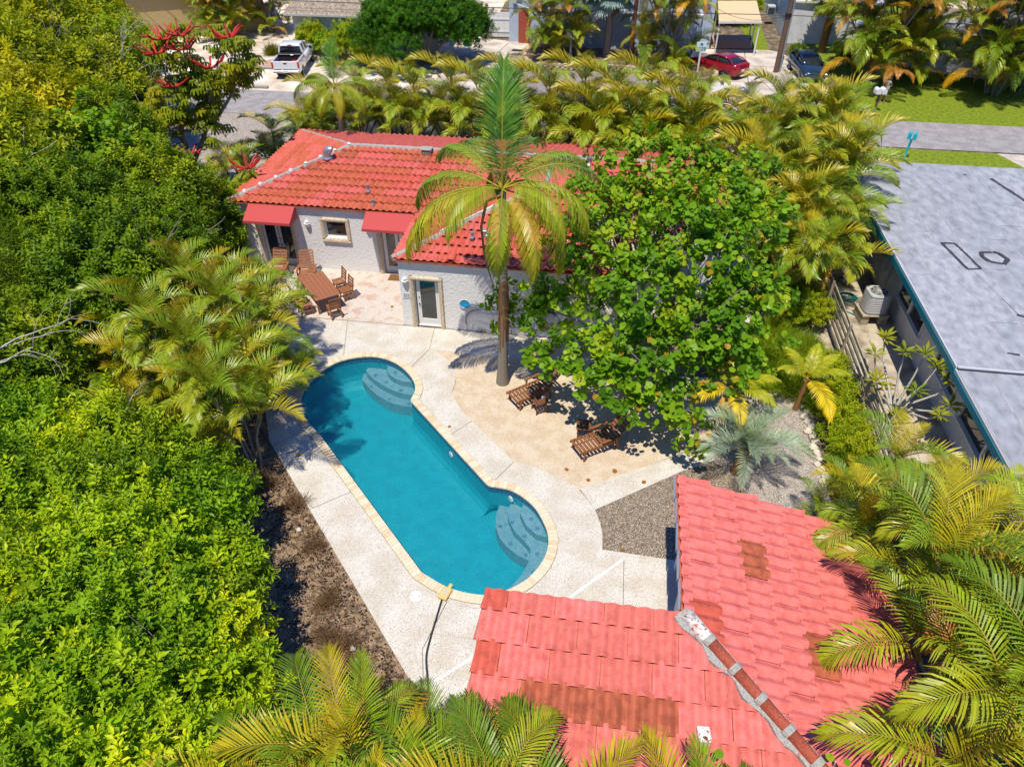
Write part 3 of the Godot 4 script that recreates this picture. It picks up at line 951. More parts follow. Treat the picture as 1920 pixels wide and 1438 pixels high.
# a glazed door leaf: frame, pane, knob and lock; x0..x1, its face at z
func leaf(root: Node, x0: float, x1: float, h: float, z: float, stile: float, knob: float) -> void:
	var b := MB.new()
	b.box(Vector3(x0 + stile / 2, h / 2 + 0.03, z - 0.02), Vector3(stile, h, 0.045), Basis(), 0.004)
	b.box(Vector3(x1 - stile / 2, h / 2 + 0.03, z - 0.02), Vector3(stile, h, 0.045), Basis(), 0.004)
	b.box(Vector3((x0 + x1) / 2, h - 0.06 + 0.03, z - 0.02), Vector3(x1 - x0 - 2 * stile, 0.12, 0.045), Basis(), 0.004)
	b.box(Vector3((x0 + x1) / 2, 0.14 + 0.03, z - 0.02), Vector3(x1 - x0 - 2 * stile, 0.28, 0.045), Basis(), 0.004)
	var d := part("door", b, M.plain_white, root)
	b = MB.new()
	b.box(Vector3((x0 + x1) / 2, (h + 0.19) / 2 + 0.03, z - 0.03), Vector3(x1 - x0 - 2 * stile + 0.004, h - 0.40, 0.012))
	part("pane", b, M.glass, d)
	b = MB.new()
	b.lathe(pv([0, 0.0, 0.018, 0.0, 0.014, 0.03, 0.032, 0.042, 0.03, 0.066, 0.0, 0.075]), Vector3(knob, 1.0, z), 10, Basis(Vector3.RIGHT, PI / 2))
	part("handle", b, M.black, d)
	b = MB.new()
	b.lathe(pv([0, 0.0, 0.026, 0.0, 0.024, 0.02, 0.0, 0.022]), Vector3(knob, 1.28, z), 10, Basis(Vector3.RIGHT, PI / 2))
	part("lock", b, M.black, d)


func sconce(called: String, label: String, at: Vector3) -> void:
	var t := thing(called, label, "wall lamp", at)
	var b := MB.new()
	b.box(Vector3(0, -0.02, 0.015), Vector3(0.16, 0.30, 0.03), Basis(), 0.01)
	part("backplate", b, M.plain_white, t)
	for k in 3:
		b = MB.new()
		var rings := []
		for q in [[0.03 - k * 0.085, 0.085 + (0.03 if k == 1 else 0.0)], [-0.045 - k * 0.085, 0.075 + (0.025 if k == 1 else 0.0)]]:
			var ring := PackedVector3Array()
			for i in 9:
				var a := PI * i / 8
				ring.append(Vector3(cos(a) * q[1] * 1.2, q[0] + 0.05, 0.02 + sin(a) * q[1] * 1.5))
			rings.append(ring)
		b.loft(rings)
		part("shade", b, M.plain_white, t)


func awning(label: String, x0: float, x1: float, z: float, top: float) -> void:
	var t := thing("awning", label, "awning", Vector3((x0 + x1) / 2, top, z))
	var h := (x1 - x0) / 2
	var p := 0.86
	var dn := -0.46
	var rim := -0.58
	var b := MB.new()
	b.quad_out(Vector3(-h, 0, 0), Vector3(h, 0, 0), Vector3(h, dn, p), Vector3(-h, dn, p), Vector3(0, 1, 1))
	b.quad_out(Vector3(-h, -0.012, 0), Vector3(h, -0.012, 0), Vector3(h, dn - 0.012, p - 0.01), Vector3(-h, dn - 0.012, p - 0.01), Vector3(0, -1, -1))
	part("canopy", b, M.awning, t)
	b = MB.new()
	b.box(Vector3(0, (dn + rim) / 2, p - 0.004), Vector3(2 * h, dn - rim, 0.012))
	part("valance", b, M.awning, t)
	for s in [-1.0, 1.0]:
		b = MB.new()
		b.tri_out(Vector3(s * h, 0, 0), Vector3(s * h, rim, p - 0.01), Vector3(s * h, rim, 0), Vector3(s, 0, 0))
		b.tri_out(Vector3(s * h, 0, 0), Vector3(s * h, dn, p), Vector3(s * h, rim, p - 0.01), Vector3(s, 0, 0))
		part("side_panel", b, M.awning, t)
		b = MB.new()
		b.bar(Vector3(s * (h - 0.02), rim, 0.0), Vector3(s * (h - 0.02), rim, p - 0.02), 0.025, 0.025)
		part("frame", b, M.black, t)


func build_house() -> void:
	var t := thing("pool_house", "white stuccoed bungalow with a salmon barrel tile hip roof behind the pool", "house")
	var eave := 3.02
	# walls
	var b := MB.new()
	wall_x(b, -15.85, -7.64, eave, -26.4, 0.25, [[-14.98, -13.50, 0.0, 2.12], [-11.98, -11.02, 1.58, 2.36], [-9.55, -8.05, 0.0, 2.12]])
	b.box(Vector3(-15.75, eave / 2, -30.4), Vector3(0.25, eave, 7.5))
	b.box(Vector3(-4.9, eave / 2, -34.4), Vector3(22.0, eave, 0.25))
	b.box(Vector3(5.95, eave / 2, -30.4), Vector3(0.25, eave, 7.5))
	b.box(Vector3(4.2, eave / 2, -26.5), Vector3(3.3, eave, 0.25))
	part("wall", b, M.stucco, t)
	b = MB.new()
	wall_x(b, -7.64, 2.45, eave, -22.6, 0.25, [[-7.10, -6.12, 0.0, 2.16], [-2.55, -1.55, 0.95, 2.15]])
	b.box(Vector3(-7.515, eave / 2, -24.6), Vector3(0.25, eave, 3.7))
	b.box(Vector3(2.325, eave / 2, -24.6), Vector3(0.25, eave, 3.7))
	part("annex_wall", b, M.stucco, t)
	# white frieze under the eaves
	b = MB.new()
	b.box(Vector3(-11.75, eave - 0.09, -26.385), Vector3(8.2, 0.2, 0.06), Basis(), 0.01)
	b.box(Vector3(-2.6, eave - 0.09, -22.585), Vector3(10.1, 0.2, 0.06), Basis(), 0.01)
	b.box(Vector3(-7.655, eave - 0.09, -24.5), Vector3(0.06, 0.2, 3.74), Basis(), 0.01)
	part("frieze", b, M.plain_white, t)
	# openings
	surround(t, "door_surround", -14.98, -13.50, 0.0, 2.12, -26.4, 0.16, false)
	surround(t, "door_surround", -9.55, -8.05, 0.0, 2.12, -26.4, 0.16, false)
	surround(t, "door_surround", -7.10, -6.12, 0.0, 2.16, -22.6, 0.16, false)
	surround(t, "window_surround", -11.98, -11.02, 1.58, 2.36, -26.4, 0.17, true)
	leaf(t, -14.94, -14.26, 2.07, -26.56, 0.10, -14.31)
	leaf(t, -14.22, -13.54, 2.07, -26.56, 0.10, -14.17)
	leaf(t, -9.51, -8.82, 2.07, -26.56, 0.15, -8.88)
	leaf(t, -8.78, -8.09, 2.07, -26.56, 0.15, -8.72)
	leaf(t, -7.06, -6.16, 2.11, -22.76, 0.15, -6.97)
	for s in [[-14.98, -13.50, -26.58], [-9.55, -8.05, -26.58], [-7.10, -6.12, -22.78]]:
		b = MB.new()
		b.box(Vector3((s[0] + s[1]) / 2, 0.018, s[2] + 0.02), Vector3(s[1] - s[0], 0.036, 0.16))
		part("threshold", b, M.plain_white, t)
	for w in [[-11.98, -11.02, 1.58, 2.36, -26.54], [-2.55, -1.55, 0.95, 2.15, -22.74]]:
		b = MB.new()
		var wd: float = w[1] - w[0]
		var hh: float = w[3] - w[2]
		var cx: float = (w[0] + w[1]) / 2
		for s in [-1.0, 1.0]:
			b.box(Vector3(cx + s * (wd / 2 - 0.025), (w[2] + w[3]) / 2, w[4]), Vector3(0.05, hh, 0.06), Basis(), 0.005)
		for y in [w[2] + 0.03, w[3] - 0.025]:
			b.box(Vector3(cx, y, w[4] + 0.004), Vector3(wd - 0.1, 0.05, 0.06), Basis(), 0.005)
		b.box(Vector3(cx, w[2] + 0.012, w[4] + 0.1), Vector3(wd - 0.02, 0.02, 0.14))
		var f := part("window", b, M.plain_white, t)
		b = MB.new()
		b.box(Vector3(cx, (w[2] + w[3]) / 2, w[4] - 0.03), Vector3(wd - 0.08, hh - 0.04, 0.01))
		part("pane", b, M.glass, f)
	# dark rooms behind the glass
	b = MB.new()
	b.box(Vector3(-11.7, 1.5, -27.2), Vector3(7.4, 2.9, 0.05))
	b.box(Vector3(-5, 1.5, -23.6), Vector3(4.6, 2.9, 0.05))
	part("room_back", b, M.blind, t)
	# roof deck below the tiles
	var e0 := eave - 0.0
	var rz := -30.5
	var mr := 1.05
	b = MB.new()
	var pts := {"a": Vector3(-16.1, e0, -26.25), "b": Vector3(6.2, e0, -26.25), "c": Vector3(6.2, e0, -34.75), "d": Vector3(-16.1, e0, -34.75), "e": Vector3(-11.85, e0 + mr, rz), "f": Vector3(1.95, e0 + mr, rz)}
	b.quad_out(pts.a, pts.b, pts.f, pts.e, Vector3.UP)
	b.quad_out(pts.c, pts.d, pts.e, pts.f, Vector3.UP)
	b.tri_out(pts.a, pts.d, pts.e, Vector3.UP)
	b.tri_out(pts.b, pts.c, pts.f, Vector3.UP)
	b.quad_out(pts.a - Vector3.UP * 0.04, pts.b - Vector3.UP * 0.04, pts.c - Vector3.UP * 0.04, pts.d - Vector3.UP * 0.04, Vector3.DOWN)
	var x0 := -7.8
	var x1 := 2.6
	var ar := 1.04
	var ap := Vector3(-2.6, e0 + ar, -27.65)
	var ab := Vector3(-2.6, e0 + ar, -30.45)
	b.tri_out(Vector3(x0, e0, -22.45), Vector3(x1, e0, -22.45), ap, Vector3.UP)
	b.quad_out(Vector3(x0, e0, -22.45), ap, ab, Vector3(x0, e0, -26.3), Vector3.UP)
	b.quad_out(Vector3(x1, e0, -22.45), ap, ab, Vector3(x1, e0, -26.3), Vector3.UP)
	b.quad_out(Vector3(x0, e0 - 0.04, -22.45), Vector3(x1, e0 - 0.04, -22.45), Vector3(x1, e0 - 0.04, -26.3), Vector3(x0, e0 - 0.04, -26.3), Vector3.DOWN)
	var roof := part("roof", b, M.tile_clay, t)
	# dark drip board along the eaves
	b = MB.new()
	b.box(Vector3(-11.95, e0 - 0.02, -26.27), Vector3(8.3, 0.06, 0.05))
	b.box(Vector3(-2.6, e0 - 0.02, -22.47), Vector3(10.4, 0.06, 0.05))
	b.box(Vector3(-7.78, e0 - 0.02, -24.36), Vector3(0.05, 0.06, 3.8))
	part("drip_edge", b, M.tile_clay, t)
	# tiles
	var cs := 4.25 / Vector2(4.25, mr).length()
	var up := Vector2(4.25, mr).normalized()
	var off := Vector3.UP * 0.012
	var patch := noise(0.42, 7, 3)
	var main_pick := func(s, tt, r):
		var q: float = patch.get_noise_2d(s * 0.55 + 40.0, tt * 2.2 + 11.0) + r.randf_range(-0.08, 0.08)
		if q > 0.16: return "tile_clay" if r.randf() < 0.28 else "tile_orange"
		if q > -0.06: return "tile_orange"
		return "tile_coral" if r.randf() < 0.8 else "tile_red"
	var left_pick := func(s, tt, r):
		var q: float = patch.get_noise_2d(s * 1.6, tt * 2.0 + 70.0) + r.randf_range(-0.12, 0.12)
		return "tile_orange" if q > 0.12 else "tile_coral"
	var annex_pick := func(s, tt, r):
		return "tile_red" if r.randf() < 0.35 else "tile_coral"
	# front slope: left hip, right valley against the annex
	lay_tiles(roof, Vector3(-16.1, e0, -26.25) + off, Vector3.RIGHT, Vector3(0, up.y, -up.x), 14.2, 4.37, 0.845, 0.486, 3, 0.082, func(s):
		var x: float = s - 16.1
		return Vector2(maxf(0.0, 0.81 * (x + 7.8) - 0.05) / cs, minf(4.30, s / cs)), main_pick, 0.37, [], 3)
	lay_tiles(roof, Vector3(-16.1, e0, -34.75) + off, Vector3.BACK, Vector3(up.x, up.y, 0), 8.5, 4.37, 0.845, 0.486, 3, 0.082, func(s): return Vector2(0.0, minf(4.3, minf(s, 8.5 - s) / cs)), left_pick, 0.43, [], 4)
	var far := MB.new()
	lay_tiles(roof, Vector3(6.2, e0, -34.75) + off, Vector3.LEFT, Vector3(0, up.y, up.x), 22.3, 4.37, 0.845, 0.486, 3, 0.082, func(s): return Vector2(0.0, minf(4.3, minf(s, 22.3 - s) / cs)), func(_s, _t, _r): return "tile_coral", 0.37, [far], 5)
	lay_tiles(roof, Vector3(-1.0, e0, -26.25) + off, Vector3.RIGHT, Vector3(0, up.y, -up.x), 7.2, 4.37, 0.845, 0.486, 3, 0.082, func(s):
		var x: float = s - 1.0
		return Vector2(maxf(0.0, 0.81 * (2.6 - x) - 0.05) / cs, minf(4.3, (6.2 - x) / cs)), main_pick, 0.37, [far], 6)
	var fo := part("roof_tiles", far, M.tile_coral, roof)
	fo.set_meta("kind", "stuff")
	# annex slopes
	var au := Vector2(5.2, ar).normalized()
	lay_tiles(roof, Vector3(x0, e0, -22.45) + off, Vector3.RIGHT, Vector3(0, au.y, -au.x), 10.4, 5.31, 0.845, 0.486, 3, 0.082, func(s): return Vector2(0.0, minf(5.25, minf(s, 10.4 - s) / au.x)), annex_pick, 0.5, [], 7)
	lay_tiles(roof, Vector3(x0, e0, -30.45) + off, Vector3.BACK, Vector3(au.x, au.y, 0), 8.0, 5.31, 0.845, 0.486, 3, 0.082, func(s):
		var z: float = s - 30.45
		return Vector2(maxf(0.0, (-26.25 - z) / 0.81) / au.x, minf(5.25, (-22.45 - z) / au.x)), annex_pick, 0.5, [], 8)
	var far2 := MB.new()
	lay_tiles(roof, Vector3(x1, e0, -22.45) + off, Vector3.FORWARD, Vector3(-au.x, au.y, 0), 8.0, 5.31, 0.845, 0.486, 3, 0.082, func(s): return Vector2(maxf(0.0, (s - 3.8) / 0.81) / au.x, minf(5.25, s / au.x)), annex_pick, 0.5, [far2], 9)
	fo = part("roof_tiles", far2, M.tile_coral, roof)
	fo.set_meta("kind", "stuff")
	# mortar on hips and ridges, with white clumps where the caps are missing
	var tip := Vector3(-11.85, e0 + mr + 0.05, rz)
	mortar_line(roof, "hip_mortar", Vector3(-16.05, e0 + 0.06, -26.3), tip, 0.13, 0.10, M.mortar, 1)
	mortar_line(roof, "hip_mortar", Vector3(-16.05, e0 + 0.06, -34.7), tip, 0.11, 0.09, M.mortar, 2)
	mortar_line(roof, "ridge_mortar", tip, Vector3(1.95, e0 + mr + 0.05, rz), 0.13, 0.09, M.mortar, 3)
	mortar_line(roof, "hip_mortar", Vector3(x0, e0 + 0.06, -22.5), ap + Vector3.UP * 0.05, 0.14, 0.10, M.mortar, 4)
	mortar_line(roof, "hip_mortar", Vector3(x1, e0 + 0.06, -22.5), ap + Vector3.UP * 0.05, 0.12, 0.10, M.mortar, 5)
	mortar_line(roof, "ridge_mortar", ap + Vector3.UP * 0.05, ab + Vector3.UP * 0.05, 0.12, 0.09, M.mortar, 6)
	rg.seed = 77
	for i in 8:
		var p := Vector3(-16.05, e0 + 0.14, -26.3).lerp(tip + Vector3.UP * 0.08, 0.13 + i * 0.122)
		b = MB.new()
		b.lathe(pv([0, 0.09, 0.05, 0.07, 0.10, 0.0, 0.0, -0.01]), p, 7, Basis(Vector3.UP, rg.randf() * 6.0) * Basis(Vector3.RIGHT, 0.4))
		part("mortar_clump", b, M.plain_white, roof)
	# white lath strip lying on the annex hip
	b = MB.new()
	var h0 := Vector3(x0, e0 + 0.17, -22.5)
	var h1 := ap + Vector3.UP * 0.16
	b.bar(h0.lerp(h1, 0.30) + Vector3(-0.05, 0, 0), h0.lerp(h1, 0.66) + Vector3(-0.04, 0, 0), 0.09, 0.03)
	part("white_lath", b, M.flaking, roof)
	# single half tile laid on the last annex course and its mortar
	b = MB.new()
	var rings := []
	for k in 2:
		var ring := PackedVector3Array()
		for i in 9:
			var a := PI * i / 8
			ring.append(Vector3(cos(a) * 0.15, sin(a) * 0.11, -0.45 * k))
		rings.append(ring)
	b.loft(rings, false, false)
	put("cap_tile", b.mesh(M.tile_red), roof, Vector3(-5.55, e0 + 0.14, -22.42), Basis(Vector3.RIGHT, 0.2))
	# vents
	vent(t, "roof_vent", Vector3(-12.6, 3.95, -29.35), 0.17, 0.34)
	vent(t, "vent_pipe", Vector3(-10.15, 3.42, -27.3), 0.05, 0.26)
	vent(t, "vent_pipe", Vector3(-9.75, 3.2, -26.55), 0.045, 0.16)
	vent(t, "vent_pipe", Vector3(-1.0, 4.0, -30.1), 0.07, 0.28)
	vent(t, "vent_pipe", Vector3(-4.98, 3.5, -23.75), 0.05, 0.18)
	for p in [Vector3(-4.55, 3.55, -24.0), Vector3(-4.35, 3.5, -23.75)]:
		b = MB.new()
		b.box(p, Vector3(0.15, 0.26, 0.15), Basis(), 0.01)
		b.box(p + Vector3.UP * 0.14, Vector3(0.19, 0.05, 0.19), Basis(), 0.01)
		part("flue_box", b, M.steel, t)
	b = MB.new()
	b.box(Vector3(-8.25, 4.10, -30.2), Vector3(0.42, 0.3, 0.36), Basis(), 0.03)
	b.box(Vector3(-8.25, 4.27, -30.2), Vector3(0.5, 0.05, 0.44), Basis(), 0.02)
	var vb := part("vent_box", b, M.mortar, t)
	b = MB.new()
	for i in 4:
		b.box(Vector3(-8.39 + i * 0.095, 4.12, -30.015), Vector3(0.03, 0.18, 0.012))
	part("louvre", b, M.black, vb)
	awning("red awning over the glazed door behind the two recliners", -15.15, -13.09, -26.34, 3.06)
	awning("red awning over the door beside the brown doormat", -9.99, -7.93, -26.34, 3.06)
	sconce("wall_lamp", "white stepped wall lamp between the first awning and the small window", Vector3(-12.73, 2.24, -26.39))
	sconce("wall_lamp", "white stepped wall lamp half hidden under the awning beside the doormat", Vector3(-10.05, 2.24, -26.39))
	sconce("wall_lamp", "white stepped wall lamp left of the annex door facing the pool", Vector3(-7.42, 2.14, -22.59))


func vent(root: Node, called: String, at: Vector3, r: float, h: float) -> void:
	var b := MB.new()
	if r > 0.1:   # a hooded turbine neck
		var p := PackedVector3Array()
		for i in 8:
			var a := PI * 0.62 * i / 7
			p.append(at + Vector3(r * 1.1 * (1.0 - cos(a)), h * 0.45 + r * 1.2 * sin(a), 0.0))
		p.insert(0, at - Vector3.UP * 0.1)
		b.tube(p, [r], 12)
		b.lathe(pv([0, -0.02, r * 1.5, -0.02, r * 1.35, 0.03, 0, 0.05]), at, 12)
	else:
		b.tube(PackedVector3Array([at - Vector3.UP * 0.15, at + Vector3.UP * h]), [r], 9)
		b.lathe(pv([0, h, r * 1.5, h - 0.01, r * 1.4, h + 0.05, 0, h + 0.07]), at, 9)
		b.lathe(pv([0, 0.0, r * 2.2, 0.0, r * 1.2, 0.08, 0, 0.08]), at, 9)
	part(called, b, M.steel, root)


# ---------------------------------------------------------------- the L-shaped pavilion in front
func build_pavilion() -> void:
	var t := thing("pavilion", "L-shaped pavilion with a salmon barrel tile roof at the near end of the pool", "pavilion")
	var h0 := 3.4
	var sl := 0.28
	var kx := 2.24
	var kz := -8.66
	var cs := 1.0 / Vector2(1, sl).length()
	var n := Vector2(1, sl).normalized()
	# walls and posts
	var b := MB.new()
	b.box(Vector3(2.72, 1.6, -9.8), Vector3(0.2, 3.2, 2.4))
	b.box(Vector3(4.6, 0.95, -11.0), Vector3(3.9, 1.9, 0.2))
	part("wall", b, M.ghost_wall, t)
	b = MB.new()
	b.box(Vector3(0.5, 1.5, -8.4), Vector3(4.2, 3.0, 0.2))
	part("wall", b, M.ghost_wall, t)
	for p in [Vector3(-1.6, 0, -8.3), Vector3(2.75, 0, -12.3), Vector3(6.6, 0, -12.3), Vector3(-1.6, 0, -4.6)]:
		b = MB.new()
		var top := 3.1 if p.x < 3.0 and p.z < -8 else 1.95
		b.box(p + Vector3.UP * top / 2, Vector3(0.16, top, 0.16), Basis(), 0.015)
		part("post", b, M.plain_white, t)
	# roof boards
	b = MB.new()
	var w := -1.82
	var far := -12.5
	var ev := 7.3
	var nz := -2.6
	var hip := 5.9   # how far the hip runs on plan
	var tp := Vector3(kx, h0, kz)
	var hp := Vector3(kx + hip, h0 - sl * hip, kz + hip)
	for s in [0.0, -0.11]:
		var o: Vector3 = Vector3.UP * s
		b.quad_out(Vector3(w, h0, kz) + o, tp + o, hp + o, Vector3(w, h0 - sl * hip, kz + hip) + o, Vector3.UP if s == 0.0 else Vector3.DOWN)
		b.quad_out(Vector3(kx, h0, far) + o, tp + o, Vector3(ev, h0 - sl * (ev - kx), kz + ev - kx) + o, Vector3(ev, h0 - sl * (ev - kx), far) + o, Vector3.UP if s == 0.0 else Vector3.DOWN)
	b.box(Vector3((w + kx) / 2, h0 - 0.055, kz), Vector3(kx - w, 0.11, 0.03))
	b.box(Vector3(kx, h0 - 0.055, (far + kz) / 2), Vector3(0.03, 0.11, kz - far))
	b.bar(Vector3(w, h0 - 0.055, kz), Vector3(w, h0 - 0.055 - sl * hip, kz + hip), 0.03, 0.11)
	b.bar(Vector3(kx, h0 - 0.055, far), Vector3(ev, h0 - 0.055 - sl * (ev - kx), far), 0.03, 0.11)
	var roof := part("roof", b, M.tile_clay, t)
	# pale blue metal drip along the inner edge, bent in lengths
	b = MB.new()
	for i in 5:
		var z0 := far + 0.02 + i * 0.76
		b.bar(Vector3(kx - 0.03, h0 + 0.02, z0), Vector3(kx - 0.05, h0 - 0.03, z0 + 0.72), 0.035, 0.12)
	part("metal_flashing", b, M.steel, roof)
	var off := Vector3.UP * 0.012
	# left wing: slopes towards +z; the tiles lie with their upper end at the pool side
	var lw := func(s, tt, r):
		var x: float = w + s + 0.5
		var d: float = hip / cs - tt - 0.315
		if x < -0.95 and (absf(d - 0.40) < 0.315 or absf(d - 1.65) < 0.315): return "tile_red"
		if absf(d - 1.75) < 0.315 and x > -0.35 and x < 1.9: return "tile_clay"
		return "tile_rose" if r.randf() < 0.75 else "tile_pink"
	# right wing
	var rw := func(s, tt, _r):
		var z: float = kz + ev - kx - s - 0.5
		var d: float = (ev - kx) / cs - tt - 0.315
		for q in [[-10.84, 1.96, "tile_clay"], [-8.71, 3.04, "tile_clay"], [-8.95, 0.40, "tile_red"]]:
			if absf(z - q[0]) < 0.5 and absf(d - q[1]) < 0.315: return q[2]
		return "tile_pink"
	lay_tiles(roof, Vector3(w, h0 - sl * hip, kz + hip) + off, Vector3.RIGHT, Vector3(0, n.y, -n.x), kx - w + hip, hip / cs, 1.0, 0.63, 3, 0.082, func(s):
		var x: float = w + s
		return Vector2(0.0, minf(hip, hip - (x - kx)) / cs), lw, 0.5, [], 11, 0.004)
	var run := ev - kx
	lay_tiles(roof, Vector3(ev, h0 - sl * run, kz + run) + off, Vector3.FORWARD, Vector3(-n.x, n.y, 0), kz + run - far, run / cs, 1.0, 0.63, 3, 0.082, func(s):
		var z: float = kz + run - s
		return Vector2(0.0, minf(run, run - (z - kz)) / cs), rw, 0.5, [], 12, 0.012)
	# the hip: a skirt of mortar, half-round cap tiles with mortar joints, a flaking white end cap
	var d := (hp - tp).normalized()
	var len_ := tp.distance_to(hp)
	rg.seed = 9
	var m1 := MB.new()
	var rings := []
	var x := d.cross(Vector3.UP).normalized()
	var y := x.cross(d)
	for i in 60:
		var c := tp + d * (len_ * i / 59.0) + Vector3.UP * 0.10
		var wob := 0.20 + 0.05 * sin(i * 1.05) + rg.randf() * 0.035
		var wob2 := 0.15 + rg.randf() * 0.02
		rings.append(PackedVector3Array([c - x * wob2 - y * 0.10, c - x * wob2 + y * 0.0, c + y * 0.03, c + x * wob + y * 0.0, c + x * wob - y * 0.12]))
	m1.loft(rings)
	part("hip_mortar", m1, M.mortar, roof)
	var at := 0.10
	for i in 11:
		var l := 0.62 if i == 0 else 0.60
		var cap := MB.new()
		var rr := []
		for k in 2:
			var ring := PackedVector3Array()
			for q in 10:
				var a := PI * q / 9
				var wd := (0.155 if i == 0 else 0.125) - k * 0.012
				ring.append(tp + d * (at + l * k) + Vector3.UP * 0.12 + x * cos(a) * wd + y * (sin(a) * (0.13 - 0.012 * k)))
			rr.append(ring)
		cap.loft(rr, false, false)
		cap.loft([rr[0], rr[0]], false, true)
		cap.smooth()
		part("end_cap" if i == 0 else "cap_tile", cap, M.flaking if i == 0 else M.cap_tile, roof)
		at += l
		var j := MB.new()
		var jr := []
		for k in 2:
			var ring := PackedVector3Array()
			for q in 10:
				var a := PI * q / 9
				ring.append(tp + d * (at - 0.03 + 0.13 * k) + Vector3.UP * 0.12 + x * cos(a) * (0.145 + rg.randf() * 0.01) + y * (sin(a) * 0.142))
			jr.append(ring)
		j.loft(jr)
		part("mortar_joint", j, M.mortar, roof)
		at += 0.07
	# a white flue cap low on the left wing, a dab of mortar on a tile, a leaf of bird mess
	b = MB.new()
	b.box(Vector3(2.62, 2.92, -6.45), Vector3(0.24, 0.22, 0.3), Basis(Vector3.UP, 0.1), 0.03)
	part("flue_box", b, M.flaking, t)
# ---------------------------------------------------------------- furniture
func chair_proto() -> Node3D:
	var t := thing("dining_chair", "", "chair", Vector3.ZERO, 0.0, "slatted dining chairs round the patio table")
	for s in [-1.0, 1.0]:
		var b := MB.new()
		b.bar(Vector3(s * 0.21, 0, 0.20), Vector3(s * 0.21, 0.44, 0.20), 0.05, 0.05, Vector3.UP, 0.005)
		part("leg", b, M.wood, t)
		b = MB.new()
		b.bar(Vector3(s * 0.21, 0, -0.26), Vector3(s * 0.21, 0.46, -0.20), 0.05, 0.05, Vector3.UP, 0.005)
		b.bar(Vector3(s * 0.21, 0.45, -0.20), Vector3(s * 0.21, 0.98, -0.30), 0.05, 0.05, Vector3.UP, 0.005)
		part("leg", b, M.wood, t)
		b = MB.new()
		b.bar(Vector3(s * 0.21, 0.20, -0.22), Vector3(s * 0.21, 0.20, 0.19), 0.03, 0.05)
		b.bar(Vector3(s * 0.21, 0.41, -0.20), Vector3(s * 0.21, 0.41, 0.22), 0.03, 0.07)
		part("side_rail", b, M.wood, t)
	var c := MB.new()
	c.bar(Vector3(-0.2, 0.20, 0.0), Vector3(0.2, 0.20, 0.0), 0.03, 0.05)
	part("stretcher", c, M.wood, t)
	for i in 5:
		var b := MB.new()
		b.box(Vector3(0, 0.455, -0.16 + i * 0.098), Vector3(0.46, 0.022, 0.082), Basis(), 0.004)
		part("seat_slat", b, M.wood, t)
	for i in 4:
		var b := MB.new()
		var y := 0.56 + i * 0.125
		b.box(Vector3(0, y, -0.215 - i * 0.024), Vector3(0.38, 0.085, 0.02), Basis(Vector3.RIGHT, -0.19), 0.004)
		part("back_slat", b, M.wood, t)
	return t


# a slatted reclining lounger; its foot end points to +z; low for a chaise, upright for an easy chair
func lounger_proto(called: String, m: Material, seat_l: float, back_l: float, tilt: float) -> Node3D:
	var t := thing(called, "", "lounger")
	var y := 0.36
	for s in [-1.0, 1.0]:
		var b := MB.new()
		b.bar(Vector3(s * 0.32, y, -0.1), Vector3(s * 0.32, y, seat_l), 0.035, 0.09, Vector3.UP, 0.005)
		part("side_rail", b, m, t)
		for z in [0.0, seat_l - 0.18]:
			b = MB.new()
			b.bar(Vector3(s * 0.345, 0, z + (0.05 if z > 0.5 else -0.12)), Vector3(s * 0.345, y + (0.22 if z < 0.5 else 0.02), z), 0.04, 0.075, Vector3.UP, 0.005)
			part("leg", b, m, t)
		b = MB.new()
		b.bar(Vector3(s * 0.37, 0.59, -0.12), Vector3(s * 0.37, 0.56, 0.52), 0.10, 0.03, Vector3.UP, 0.008)
		b.bar(Vector3(s * 0.35, 0.3, 0.46), Vector3(s * 0.36, 0.56, 0.42), 0.035, 0.06)
		part("armrest", b, m, t)
		b = MB.new()
		b.bar(Vector3(s * 0.29, y + 0.02, -0.02), Vector3(s * 0.29, y + back_l * sin(tilt), -back_l * cos(tilt)), 0.035, 0.06, Vector3.UP, 0.004)
		part("back_rail", b, m, t)
	var n := int(seat_l / 0.125)
	for i in n:
		var b := MB.new()
		b.box(Vector3(0, y + 0.055, 0.05 + i * (seat_l - 0.09) / (n - 1)), Vector3(0.66, 0.02, 0.095), Basis(), 0.004)
		part("seat_slat", b, m, t)
	n = int(back_l / 0.12)
	for i in n:
		var b := MB.new()
		var f := 0.08 + i * (back_l - 0.12) / (n - 1)
		var wd := 0.64 if i < n - 1 else 0.52
		b.box(Vector3(0, y + 0.05 + f * sin(tilt), -f * cos(tilt)), Vector3(wd, 0.02, 0.088), Basis(Vector3.RIGHT, tilt), 0.004)
		part("back_slat", b, m, t)
	return t


func side_table_proto() -> Node3D:
	var t := thing("side_table", "", "side table")
	for x in [-0.18, 0.18]:
		for z in [-0.18, 0.18]:
			var b := MB.new()
			b.bar(Vector3(x * 1.05, 0, z * 1.05), Vector3(x, 0.45, z), 0.04, 0.04, Vector3.UP, 0.004)
			part("leg", b, M.wood_dark, t)
	for z in [-0.18, 0.18]:
		var b := MB.new()
		b.bar(Vector3(-0.18, 0.12, z), Vector3(0.18, 0.12, z), 0.03, 0.04)
		b.bar(Vector3(-0.18, 0.43, z), Vector3(0.18, 0.43, z), 0.025, 0.05)
		part("rail", b, M.wood_dark, t)
	for i in 5:
		var b := MB.new()
		b.box(Vector3(-0.2 + i * 0.1, 0.47, 0), Vector3(0.088, 0.022, 0.5), Basis(), 0.004)
		part("top_slat", b, M.wood_dark, t)
	return t


